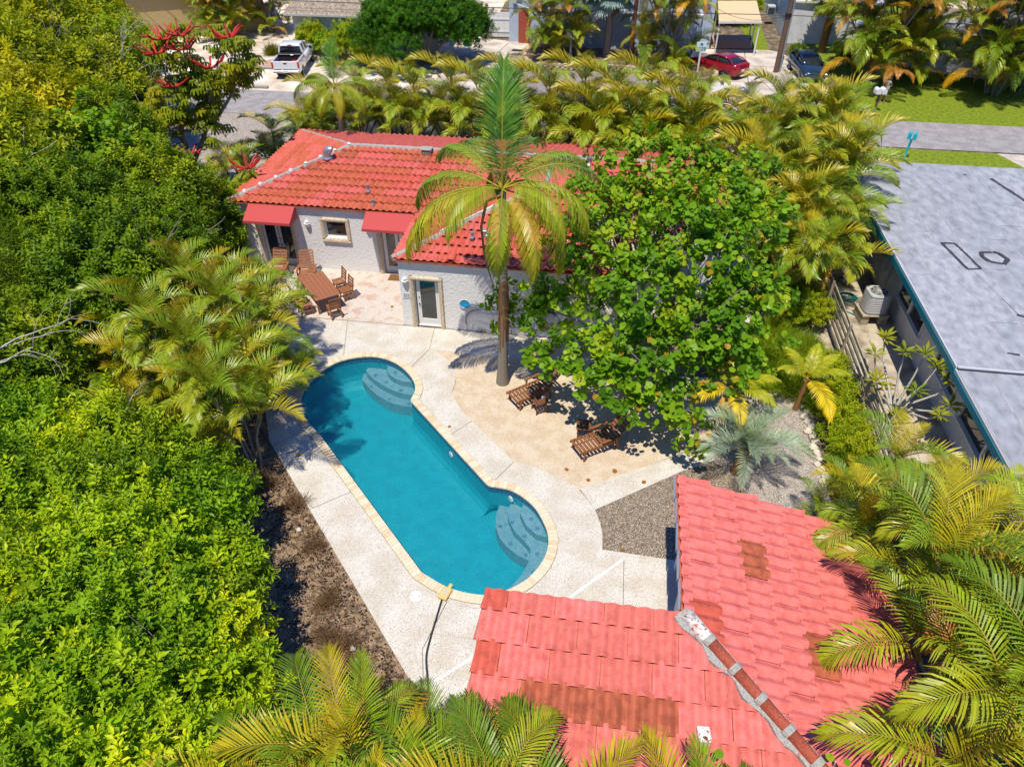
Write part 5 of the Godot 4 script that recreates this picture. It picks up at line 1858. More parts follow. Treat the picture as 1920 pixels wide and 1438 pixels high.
	b.quad_out(Vector3(-28.0, e0, -61.2), Vector3(-14.6, e0, -61.2), Vector3(-15.4, e0 + 1.9, -64.2), Vector3(-27.2, e0 + 1.9, -64.2), Vector3.UP)
	b.quad_out(Vector3(-28.0, e0, -61.2), Vector3(-27.2, e0 + 1.9, -64.2), Vector3(-27.2, e0 + 1.9, -70), Vector3(-28.0, e0, -72), Vector3(-1, 1, 0))
	b.quad_out(Vector3(-14.6, e0, -61.2), Vector3(-15.4, e0 + 1.9, -64.2), Vector3(-15.4, e0 + 1.9, -70), Vector3(-14.6, e0, -72), Vector3(1, 1, 0))
	var rf := part("roof", b, M.tan_shingle, ts)
	b = MB.new()
	b.box(Vector3(-21.3, e0 + 1.92, -67.2), Vector3(11.8, 0.1, 6.0))
	part("flat_top", b, M.plain_white, rf)
	b = MB.new()
	b.box(Vector3(-21.3, e0 - 0.02, -61.18), Vector3(13.4, 0.14, 0.08))
	part("gutter", b, M.ac, ts)
	b = MB.new()
	b.box(Vector3(-22.2, 1.6, -61.66), Vector3(2.2, 1.3, 0.08), Basis(), 0.01)
	var wf := part("window", b, M.plain_white, ts)
	b = MB.new()
	b.box(Vector3(-22.2, 1.6, -61.6), Vector3(2.0, 1.1, 0.03))
	part("pane", b, M.glass, wf)
	var yh := thing("ochre_house", "ochre walled house with a pale blue roof edge behind the umbrella tree", "house")
	b = MB.new()
	b.box(Vector3(-40.0, 2.0, -68.5), Vector3(12.0, 4.0, 10.0), Basis(Vector3.UP, 0.5))
	part("wall", b, M.yellow_wall, yh)
	b = MB.new()
	b.box(Vector3(-40.0, 4.1, -68.5), Vector3(13.0, 0.3, 11.0), Basis(Vector3.UP, 0.5))
	part("roof", b, M.ghost_wall, yh)
	b = MB.new()
	b.box(Vector3(-30.0, 2.0, -77.0), Vector3(5.0, 4.0, 1.0))
	part("rear_wall", b, M.yellow_wall, yh)
	# wire fence in front of the ochre yard
	var wf2 := thing("wire_fence", "low wire fence with thin posts at the back of the sand yard", "fence")
	for i in 9:
		b = MB.new()
		b.tube(PackedVector3Array([Vector3(-38 + i * 1.5, 0, -70.6 - i * 0.07), Vector3(-38 + i * 1.5, 1.3, -70.6 - i * 0.07)]), [0.035], 6)
		part("post", b, M.ac, wf2)
	for y in [0.5, 0.9, 1.28]:
		b = MB.new()
		b.tube(PackedVector3Array([Vector3(-38, y, -70.6), Vector3(-26, y, -71.16)]), [0.014], 4)
		part("wire", b, M.ac, wf2)
	# white boundary wall behind the hedge on our side of the street
	var bw := thing("boundary_wall", "white garden wall half hidden by palms behind the bungalow", "wall")
	b = MB.new()
	b.box(Vector3(-8.0, 0.95, -42.0), Vector3(17.5, 1.9, 0.18), Basis(), 0.01)
	part("panel", b, M.ghost_wall, bw)
	for i in 8:
		b = MB.new()
		b.box(Vector3(-16.6 + i * 2.45, 1.0, -42.0), Vector3(0.26, 2.05, 0.26), Basis(), 0.015)
		part("pier", b, M.ghost_wall, bw)


func bin(called: String, label: String, at: Vector3, turn: float, m: Material) -> void:
	var t := thing(called, label, "bin", at, turn)
	var b := MB.new()
	b.loft([box_ring(0.44, 0.5, 0.08), box_ring(0.50, 0.56, 0.5), box_ring(0.56, 0.64, 0.95)])
	part("body", b, m, t)
	b = MB.new()
	b.box(Vector3(0, 0.985, 0.02), Vector3(0.62, 0.06, 0.72), Basis(Vector3.RIGHT, 0.05), 0.02)
	part("lid", b, m, t)
	b = MB.new()
	b.tube(PackedVector3Array([Vector3(-0.24, 0.94, -0.38), Vector3(0.24, 0.94, -0.38)]), [0.02], 6)
	part("handle", b, m, t)
	for s in [-1.0, 1.0]:
		b = MB.new()
		b.tube(PackedVector3Array([Vector3(s * 0.24, 0.1, -0.25), Vector3(s * 0.30, 0.1, -0.25)]), [0.1], 12)
		part("wheel", b, M.rubber, t)
	b = MB.new()
	b.box(Vector3(0, 1.02, 0.05), Vector3(0.26, 0.006, 0.2), Basis(Vector3.RIGHT, 0.05))
	if m == M.bin_blue: part("sticker", b, M.ghost_wall, t)


func box_ring(w: float, d: float, y: float) -> PackedVector3Array:
	return PackedVector3Array([Vector3(-w / 2, y, -d / 2), Vector3(w / 2, y, -d / 2), Vector3(w / 2, y, d / 2), Vector3(-w / 2, y, d / 2)])


# raised bed of stacked limestone before the blue house
func planter() -> void:
	var t := thing("stone_planter", "raised planting bed of stacked cream stones before the pale blue house", "planter")
	var line := spline(pv([-7.5, -62.6, -7.85, -61.2, -7.6, -59.8, -6.7, -58.7, -5.2, -58.3, -3.6, -58.6, -2.4, -58.4, -0.8, -58.7, 0.8, -58.5, 2.2, -58.6, 3.4, -57.9, 4.4, -56.7, 5.6, -56.1, 6.9, -57.0, 7.1, -58.6, 6.3, -60.2, 5.5, -61.6]), 4)
	var soil := MB.new()
	var poly := line.duplicate()
	poly.append(Vector2(5.3, -63.6)); poly.append(Vector2(-7.3, -63.6))
	soil.slab(poly, 0.36)
	part("soil", soil, M.mulch, t)
	var rr := RandomNumberGenerator.new()
	rr.seed = 14
	var kinds := []
	for k in 4:
		var b := MB.new()
		var hull := []
		for q in 3:
			var ring := PackedVector3Array()
			for i in 6:
				var a := TAU * i / 6
				ring.append(Vector3(cos(a) * (0.25 - (0.05 if q != 1 else 0.0)) * rr.randf_range(0.85, 1.1), -0.075 + q * 0.075, sin(a) * 0.17 * rr.randf_range(0.8, 1.1)))
			hull.append(ring)
		b.loft(hull)
		kinds.append(b.mesh(M.rock if k < 3 else M.pale_rock))
	var total := 0.0
	for i in line.size() - 1: total += line[i].distance_to(line[i + 1])
	var n := int(total / 0.44)
	for course in 3:
		var run := 0.0
		var i := 0
		for k in n:
			var want := (k + 0.5 * (course % 2) + 0.3) * total / n
			while i < line.size() - 2 and run + line[i].distance_to(line[i + 1]) < want:
				run += line[i].distance_to(line[i + 1])
				i += 1
			var p := line[i].lerp(line[i + 1], (want - run) / line[i].distance_to(line[i + 1]))
			var d := line[i + 1] - line[i]
			put("stone", kinds[rr.randi() % 4], t, Vector3(p.x, 0.08 + course * 0.15, p.y), Basis(Vector3.UP, -atan2(d.y, d.x) + rr.randf_range(-0.2, 0.2)))


func carport() -> void:
	var t := thing("carport", "open carport with a flat beige canopy on white posts right of the pale blue house", "carport")
	var b := MB.new()
	b.loft([PackedVector3Array([Vector3(7.4, 2.5, -64.2), Vector3(10.8, 2.5, -64.7), Vector3(11.0, 2.85, -70.5), Vector3(7.7, 2.85, -70.0)]), PackedVector3Array([Vector3(7.4, 2.6, -64.2), Vector3(10.8, 2.6, -64.7), Vector3(11.0, 2.95, -70.5), Vector3(7.7, 2.95, -70.0)])])
	part("canopy", b, M.beige, t)
	b = MB.new()
	b.bar(Vector3(7.38, 2.5, -64.14), Vector3(10.84, 2.5, -64.64), 0.08, 0.14)
	part("beam", b, M.plain_white, t)
	for p in [Vector3(7.5, 0, -64.3), Vector3(10.7, 0, -64.75), Vector3(10.8, 0, -67.6), Vector3(10.9, 0, -70.2), Vector3(7.8, 0, -69.9)]:
		b = MB.new()
		b.box(p + Vector3.UP * 1.27, Vector3(0.11, 2.54, 0.11), Basis(), 0.01)
		part("post", b, M.plain_white, t)
	b = MB.new(); b.slab(pv([7.4, -66.4, 10.9, -66.9, 11.0, -71.5, 7.4, -71.0]), 0.006)
	ground("carport_paving", b, M.brickpath)


func text(root: Node, s: String, size: float, at: Vector3, m: Material, turn := Basis()) -> void:
	var tm := TextMesh.new()
	var f := SystemFont.new()
	f.font_names = PackedStringArray(["Droid Sans"])
	f.font_weight = 700
	tm.font = f
	tm.text = s
	tm.font_size = 32
	tm.pixel_size = size / 24.0
	tm.depth = 0.01
	tm.material = m
	put("lettering", tm, root, at, turn)


func street_number(s: String, label: String, at: Vector3) -> void:
	var t := thing("house_number_sign", label, "sign", at, 0.05)
	var b := MB.new()
	b.box(Vector3(0, 0.75, 0), Vector3(0.13, 1.5, 0.10), Basis(), 0.01)
	part("post", b, M.ghost_wall, t)
	b = MB.new()
	b.box(Vector3(0, 1.75, 0.03), Vector3(0.74, 0.66, 0.05), Basis(), 0.01)
	part("board", b, M.sign_white, t)
	b = MB.new()
	b.lathe(pv([0, 0.01, 0.10, 0.01, 0.10, 0.0, 0, 0.0]), Vector3(0, 1.93, 0.056), 10, Basis(Vector3.RIGHT, PI / 2))
	b.box(Vector3(0.07, 1.87, 0.06), Vector3(0.12, 0.05, 0.01), Basis(Vector3.BACK, 0.5))
	part("emblem", b, M.sign_teal, t)
	text(t, s, 0.25, Vector3(0, 1.62, 0.062), M.sign_teal)


func build_poles() -> void:
	var a := thing("utility_pole", "tall dark timber utility pole beside the navy car", "utility pole", Vector3(11.87, 0, -60.2))
	var b := MB.new()
	b.tube(PackedVector3Array([Vector3.ZERO, Vector3(0, 13, 0)]), [0.2, 0.15], 12)
	part("shaft", b, M.pole_wood, a)
	b = MB.new()
	b.tube(PackedVector3Array([Vector3(0.26, 0, 0.06), Vector3(0.2, 12.6, 0.04)]), [0.06], 7)
	part("conduit", b, M.steel, a)
	b = MB.new()
	b.lathe(pv([0, -0.12, 0.24, -0.12, 0.24, 0.12, 0, 0.12]), Vector3(0, 4.0, 0), 12)
	part("strap", b, M.black, a)
	var c := thing("slim_pole", "slim reddish timber pole in the planter between the two house number signs", "utility pole", Vector3(0.68, 0.3, -60.76))
	b = MB.new()
	b.tube(PackedVector3Array([Vector3.ZERO, Vector3(0, 10.5, 0)]), [0.17, 0.13], 12)
	part("shaft", b, M.pole_red, c)
	# wires: each sags between far anchors
	for w in [["lowest wire sagging across the street from the tall pole towards the pickup", Vector3(-60, 4.3, -60.4), Vector3(11.87, 4.0, -60.2), 0.3, 0.03],
			["upper wire on the left, crossing in front of the ochre house", Vector3(-60, 7.9, -61.5), Vector3(0.68, 7.5, -60.7), 0.6, 0.03],
			["thin middle wire passing in front of the round tree", Vector3(-50, 6.1, -60.9), Vector3(0.68, 6.3, -60.7), 0.5, 0.018],
			["thin wire just under the middle one in front of the round tree", Vector3(-50, 5.2, -60.9), Vector3(0.68, 5.5, -60.7), 0.4, 0.018],
			["topmost of the three wires right of the tall pole", Vector3(11.87, 6.5, -60.2), Vector3(60, 6.4, -62.5), 0.9, 0.035],
			["middle of the three wires right of the tall pole", Vector3(11.87, 5.9, -60.2), Vector3(60, 5.6, -62.5), 0.9, 0.035],
			["lowest of the three wires right of the tall pole", Vector3(11.87, 4.0, -60.2), Vector3(60, 3.9, -62.5), 0.4, 0.03],
			["service wire dropping from the tall pole to the carport", Vector3(11.87, 4.0, -60.2), Vector3(7.2, 3.2, -66.0), 0.6, 0.018]]:
		var p := PackedVector3Array()
		for i in 15:
			var f := i / 14.0
			p.append(w[1].lerp(w[2], f) - Vector3.UP * w[3] * 4.0 * f * (1.0 - f))
		b = MB.new()
		b.tube(p, [w[4]], 5)
		meta(part("overhead_wire", b, M.cable, self), w[0], "wire", "overhead wires along the street")


func wheel(root: Node, at: Vector3, r: float) -> void:
	var b := MB.new()
	b.lathe(pv([r * 0.62, -0.11, r * 0.93, -0.11, r, -0.07, r, 0.07, r * 0.93, 0.11, r * 0.62, 0.11]), at, 18, Basis(Vector3.BACK, PI / 2))
	var w := part("wheel", b, M.rubber, root)
	b = MB.new()
	for s in [-1.0, 1.0]:
		b.lathe(pv([0, s * 0.06, r * 0.5, s * 0.085, r * 0.64, s * 0.09]), at, 14, Basis(Vector3.BACK, PI / 2))
		for k in 5:
			b.bar(at + Vector3(s * 0.1, 0, 0), at + Vector3(s * 0.1, cos(TAU * k / 5) * r * 0.6, sin(TAU * k / 5) * r * 0.6), 0.03, 0.07, Vector3.RIGHT)
	part("rim", b, M.steel, w)


# a car body as rings along its length; each station [z, half width, sill, belt, top half width, top]
func car_shell(stations: Array, from_belt: bool) -> MB:
	var b := MB.new()
	var rings := []
	for s in stations:
		var r := PackedVector3Array()
		if from_belt:
			for q in [[-1.0, 3], [-0.96, 4], [-0.7, 5], [0.0, 6], [0.7, 5], [0.96, 4], [1.0, 3]]:
				var w: float = s[1] if q[1] == 3 else s[4]
				var y: float = s[3] if q[1] == 3 else (lerpf(s[3], s[5], 0.86) if q[1] == 4 else (s[5] if q[1] == 6 else lerpf(s[3], s[5], 0.985)))
				r.append(Vector3(q[0] * w, y, s[0]))
		else:
			for q in [[-0.9, s[2]], [-1.0, s[2] + 0.15], [-1.0, lerpf(s[2], s[3], 0.6)], [-0.95, s[3]], [-0.5, s[3] + 0.03], [0.0, s[3] + 0.04], [0.5, s[3] + 0.03], [0.95, s[3]], [1.0, lerpf(s[2], s[3], 0.6)], [1.0, s[2] + 0.15], [0.9, s[2]]]:
				r.append(Vector3(q[0] * s[1], q[1], s[0]))
		rings.append(r)
	b.loft(rings)
	b.smooth()
	return b


func sedan(called: String, label: String, at: Vector3, turn: float, paint: Material, suv := 0.0) -> void:
	var t := thing(called, label, "car", at, turn)
	# +z is the rear
	part("body", car_shell([[-2.28, 0.62, 0.34, 0.60], [-2.2, 0.80, 0.26, 0.70], [-1.9, 0.89, 0.22, 0.80], [-1.3, 0.91, 0.22, 0.90 + suv * 0.3], [-0.4, 0.91, 0.2, 0.96 + suv * 0.3], [0.6, 0.91, 0.2, 0.99 + suv * 0.3], [1.4, 0.91, 0.22, 1.02 + suv * 0.3], [2.0, 0.88, 0.26, 1.05 + suv * 0.2], [2.26, 0.82, 0.3, 1.02 + suv * 0.2], [2.33, 0.74, 0.38, 0.86]], false), paint, t)
	var c := car_shell([[-0.95, 0.80, 0, 0.94 + suv * 0.3, 0.72, 1.0 + suv * 0.3], [-0.3, 0.80, 0, 0.96 + suv * 0.3, 0.64, 1.32 + suv], [0.2, 0.80, 0, 0.98 + suv * 0.3, 0.62, 1.42 + suv], [0.8, 0.80, 0, 1.0 + suv * 0.3, 0.61, 1.42 + suv], [1.3, 0.79, 0, 1.02 + suv * 0.3, 0.60, 1.35 + suv], [1.95, 0.76, 0, 1.05 + suv * 0.3, 0.66, 1.12 + suv * 0.6]], true)
	part("window_glass", c, M.glass, t)
	c = car_shell([[-0.34, 0.66, 0, 1.29 + suv, 0.645, 1.325 + suv], [0.2, 0.655, 0, 1.385 + suv, 0.63, 1.445 + suv], [0.8, 0.645, 0, 1.385 + suv, 0.62, 1.445 + suv], [1.36, 0.63, 0, 1.30 + suv, 0.605, 1.365 + suv]], true)
	part("roof", c, paint, t)
	for s in [-1.0, 1.0]:
		var b := MB.new()
		b.tube(PackedVector3Array([Vector3(s * 0.80, 0.95 + suv * 0.3, -0.98), Vector3(s * 0.66, 1.31 + suv, -0.33)]), [0.035], 6)
		part("pillar", b, paint, t)
		b = MB.new()
		b.tube(PackedVector3Array([Vector3(s * 0.81, 0.99 + suv * 0.3, 0.45), Vector3(s * 0.645, 1.40 + suv, 0.45)]), [0.035], 6)
		part("pillar", b, paint, t)
		b = MB.new()
		b.tube(PackedVector3Array([Vector3(s * 0.80, 1.05 + suv * 0.3, 1.98), Vector3(s * 0.70, 1.25 + suv * 0.9, 1.62), Vector3(s * 0.615, 1.36 + suv, 1.3)]), [0.07, 0.06, 0.05], 6)
		part("pillar", b, paint, t)
		b = MB.new()
		b.box(Vector3(s * 0.95, 1.0 + suv * 0.3, -0.55), Vector3(0.16, 0.13, 0.1), Basis(), 0.03)
		part("mirror", b, paint, t)
		b = MB.new()
		b.box(Vector3(s * 0.62, 0.86 + suv * 0.2, 2.29), Vector3(0.36, 0.1, 0.1), Basis(Vector3.UP, s * 0.25), 0.02)
		part("tail_lamp", b, M.tail, t)
		b = MB.new()
		b.box(Vector3(s * 0.66, 0.64, -2.2), Vector3(0.3, 0.1, 0.16), Basis(Vector3.UP, s * 0.4), 0.02)
		part("headlight", b, M.chrome, t)
		for z in [-1.36, 1.36]:
			wheel(t, Vector3(s * 0.82, 0.33, z), 0.33)
	var p := MB.new()
	p.box(Vector3(0, 0.64, 2.345), Vector3(0.32, 0.16, 0.03), Basis(), 0.005)
	part("number_plate", p, M.plain_white, t)
	p = MB.new()
	p.box(Vector3(0, 0.36, 2.3), Vector3(1.3, 0.14, 0.1), Basis(), 0.03)
	part("bumper_insert", p, M.black, t)


func pickup() -> void:
	var t := thing("pickup_truck", "white pickup parked on the sand with red goods and a black toolbox in its bed", "pickup", Vector3(-25.3, 0, -55.9), 0.16)
	# +z is the rear; a hood, a cab and an open bed
	var b := car_shell([[-2.95, 0.80, 0.5, 0.95], [-2.85, 0.95, 0.42, 1.10], [-2.2, 1.0, 0.4, 1.18], [-1.2, 1.01, 0.4, 1.24], [0.75, 1.01, 0.42, 1.26]], false)
	part("body", b, M.car_white, t)
	b = car_shell([[-1.25, 0.90, 0, 1.22, 0.85, 1.27], [-0.75, 0.90, 0, 1.23, 0.74, 1.80], [-0.3, 0.90, 0, 1.24, 0.74, 1.90], [0.6, 0.90, 0, 1.25, 0.73, 1.90], [0.78, 0.90, 0, 1.25, 0.75, 1.84]], true)
	part("window_glass", b, M.glass, t)
	b = car_shell([[-0.80, 0.78, 0, 1.76, 0.76, 1.82], [-0.3, 0.77, 0, 1.84, 0.75, 1.93], [0.6, 0.76, 0, 1.84, 0.74, 1.93], [0.82, 0.77, 0, 1.78, 0.75, 1.86]], true)
	part("roof", b, M.car_white, t)
	for s in [-1.0, 1.0]:
		b = MB.new()
		b.tube(PackedVector3Array([Vector3(s * 0.9, 1.22, -1.28), Vector3(s * 0.77, 1.8, -0.78)]), [0.045], 6)
		part("pillar", b, M.car_white, t)
		b = MB.new()
		b.tube(PackedVector3Array([Vector3(s * 0.91, 1.24, -0.05), Vector3(s * 0.765, 1.86, -0.05)]), [0.045], 6)
		part("pillar", b, M.car_white, t)
		b = MB.new()
		b.tube(PackedVector3Array([Vector3(s * 0.9, 1.24, 0.78), Vector3(s * 0.77, 1.84, 0.74)]), [0.08], 6)
		part("pillar", b, M.car_white, t)
		b = MB.new()
		b.box(Vector3(s * 0.94, 0.86, 1.85), Vector3(0.14, 0.86, 2.2), Basis(), 0.03)
		part("bed_side", b, M.car_white, t)
		b = MB.new()
		b.box(Vector3(s * 0.97, 1.0, 2.92), Vector3(0.12, 0.42, 0.12), Basis(), 0.02)
		part("tail_lamp", b, M.tail, t)
		b = MB.new()
		b.box(Vector3(s * 1.12, 1.32, -0.95), Vector3(0.22, 0.26, 0.12), Basis(), 0.03)
		part("mirror", b, M.black, t)
		b = MB.new()
		b.box(Vector3(s * 0.78, 0.86, -2.9), Vector3(0.3, 0.24, 0.12), Basis(), 0.02)
		part("headlight", b, M.chrome, t)
		for z in [-1.95, 1.85]:
			wheel(t, Vector3(s * 0.90, 0.4, z), 0.4)
	b = MB.new()
	b.box(Vector3(0, 0.72, 1.85), Vector3(1.76, 0.06, 2.2))
	part("bed_floor", b, M.black, t)
	b = MB.new()
	b.box(Vector3(0, 0.98, 2.93), Vector3(1.76, 0.56, 0.08), Basis(), 0.02)
	var gate := part("tailgate", b, M.car_white, t)
	b = MB.new()
	b.box(Vector3(0, 1.12, 2.975), Vector3(0.26, 0.09, 0.03), Basis(), 0.01)
	part("handle", b, M.black, gate)
	b = MB.new()
	b.box(Vector3(0, 0.56, 3.02), Vector3(1.9, 0.2, 0.18), Basis(), 0.03)
	var bp := part("bumper", b, M.chrome, t)
	b = MB.new()
	b.box(Vector3(0, 0.58, 3.12), Vector3(0.34, 0.16, 0.02))
	part("number_plate", b, M.ghost_wall, bp)
	b = MB.new()
	b.box(Vector3(0, 0.36, 2.95), Vector3(0.2, 0.12, 0.3))
	part("tow_hitch", b, M.black, bp)
	b = MB.new()
	b.box(Vector3(0, 1.88, 0.85), Vector3(0.3, 0.05, 0.04))
	part("brake_lamp", b, M.tail, t)
	var tb := thing("toolbox", "black lidded toolbox across the front of the pickup bed", "toolbox", t.position + Basis(Vector3.UP, 0.16) * Vector3(0, 0.76, 1.1), 0.16)
	b = MB.new()
	b.box(Vector3(0, 0.28, 0), Vector3(1.72, 0.5, 0.5), Basis(), 0.03)
	part("case", b, M.rubber, tb)
	b = MB.new()
	b.box(Vector3(0, 0.57, 0), Vector3(1.84, 0.09, 0.6), Basis(), 0.03)
	part("lid", b, M.black, tb)
	b = MB.new()
	b.box(Vector3(0.2, 0.54, 0.31), Vector3(0.22, 0.06, 0.03), Basis(), 0.01)
	part("latch", b, M.chrome, tb)
	var rr := RandomNumberGenerator.new()
	rr.seed = 5
	for g in [["red_bundle", "larger crumpled red bundle in the pickup bed", 0.35, 0.42], ["red_pouch", "smaller red bundle by the left side of the pickup bed", -0.38, 0.22]]:
		b = MB.new()
		for k in 5:
			var prof := pv([0, -0.02, g[3] * 0.6, 0.0, g[3] * 0.55, 0.14, 0.05, 0.2, 0, 0.2])
			b.lathe(prof, Vector3(rr.randf_range(-0.2, 0.2) * g[3] * 2, rr.randf() * 0.1, rr.randf_range(-0.25, 0.25)), 7, Basis(Vector3.UP, rr.randf() * 6) * Basis(Vector3.RIGHT, rr.randf_range(-0.4, 0.4)))
		var o := part(g[0], b, M.tail, self)
		meta(o, g[1], "bundle")
		o.position = t.position + Basis(Vector3.UP, 0.16) * Vector3(g[2], 0.79, 2.0)


func build_street_things() -> void:
	pickup()
	sedan("red_car", "red sedan parked on the driveway beside the sign post lettered 1129", Vector3(7.35, 0, -59.5), 0.8, M.car_red)
	sedan("navy_car", "dark navy car parked right of the tall pole, nose to the street", Vector3(14.0, 0, -59.8), PI + 0.12, M.car_blue, 0.12)
	# kerb stops on the sand
	for s in [[-30.6, -55.2, "short concrete wheel stop nearest the umbrella tree"], [-27.6, -55.4, "longer concrete wheel stop beside the pickup"], [-26.5, -50.7, "concrete kerb piece at the road edge behind the pickup"]]:
		var b := MB.new()
		b.box(Vector3(0, 0.09, 0), Vector3(2.2, 0.18, 0.26), Basis(), 0.04)
		meta(put("wheel_stop", b.mesh(M.mortar), self, Vector3(s[0], 0, s[1])), s[2], "wheel stop", "concrete wheel stops on the sand yard")
	# two mailboxes on a dark post on the lawn
	var t := thing("twin_mailbox", "two white mailboxes side by side on one dark post on the lawn", "mailbox", Vector3(17.22, 0, -51.94), 0.15)
	var b := MB.new()
	b.bar(Vector3(0, 0, 0), Vector3(0.02, 1.15, 0), 0.12, 0.12, Vector3.RIGHT, 0.01)
	b.box(Vector3(0, 1.12, 0), Vector3(0.7, 0.06, 0.3))
	part("post", b, M.pole_wood, t)
	for x in [-0.19, 0.19]:
		b = MB.new()
		mail_shape(b, Vector3(x, 1.16, 0), 0.32, 0.36, 0.52)
		part("box", b, M.plain_white, t)
	var q := thing("turquoise_mailbox", "two turquoise mailboxes on a leaning turquoise post on the grass strip", "mailbox", Vector3(16.87, 0, -43.45), -0.4)
	b = MB.new()
	b.bar(Vector3(0, 0, 0), Vector3(0.05, 1.25, 0), 0.13, 0.13, Vector3.RIGHT, 0.01)
	part("post", b, M.turquoise, q)
	for x in [-0.10, 0.18]:
		b = MB.new()
		mail_shape(b, Vector3(x, 1.22, 0), 0.2, 0.34, 0.5)
		part("box", b, M.turquoise, q)
	b = MB.new()
	b.lathe(pv([0, 0.05, 0.22, 0.04, 0.26, -0.02, 0, -0.02]), Vector3.ZERO, 10)
	part("footing", b, M.mortar, q)
	# plastic chairs on the gravel
	for s in [[6.0, -53.6, 0.3, "white plastic chair on the dark gravel, further from the driveway"], [6.75, -53.2, -0.5, "white plastic chair on the dark gravel, next to the driveway"]]:
		var c := thing("plastic_chair", s[3], "chair", Vector3(s[0], 0, s[1]), s[2], "white plastic chairs on the gravel")
		for x in [-0.2, 0.2]:
			for z in [-0.2, 0.2]:
				b = MB.new()
				b.bar(Vector3(x * 1.15, 0, z * 1.15), Vector3(x, 0.42, z), 0.05, 0.05)
				part("leg", b, M.plain_white, c)
			b = MB.new()
			b.bar(Vector3(x * 1.25, 0.62, -0.2), Vector3(x * 1.25, 0.62, 0.2), 0.06, 0.03)
			part("armrest", b, M.plain_white, c)
		b = MB.new()
		b.box(Vector3(0, 0.43, 0), Vector3(0.48, 0.04, 0.46), Basis(), 0.01)
		part("seat", b, M.plain_white, c)
		b = MB.new()
		b.box(Vector3(0, 0.68, -0.26), Vector3(0.46, 0.46, 0.04), Basis(Vector3.RIGHT, -0.2), 0.01)
		part("backrest", b, M.plain_white, c)
	person()


func mail_shape(b: MB, at: Vector3, w: float, h: float, l: float) -> void:
	var rings := []
	for z in [-l / 2, l / 2]:
		var r := PackedVector3Array([at + Vector3(-w / 2, 0, z), at + Vector3(w / 2, 0, z), at + Vector3(w / 2, h - w / 2, z)])
		for i in 7:
			var a := PI * (i + 1) / 8.0
			r.append(at + Vector3(cos(a) * w / 2, h - w / 2 + sin(a) * w / 2, z))
		r.append(at + Vector3(-w / 2, h - w / 2, z))
		rings.append(r)
	b.loft(rings)


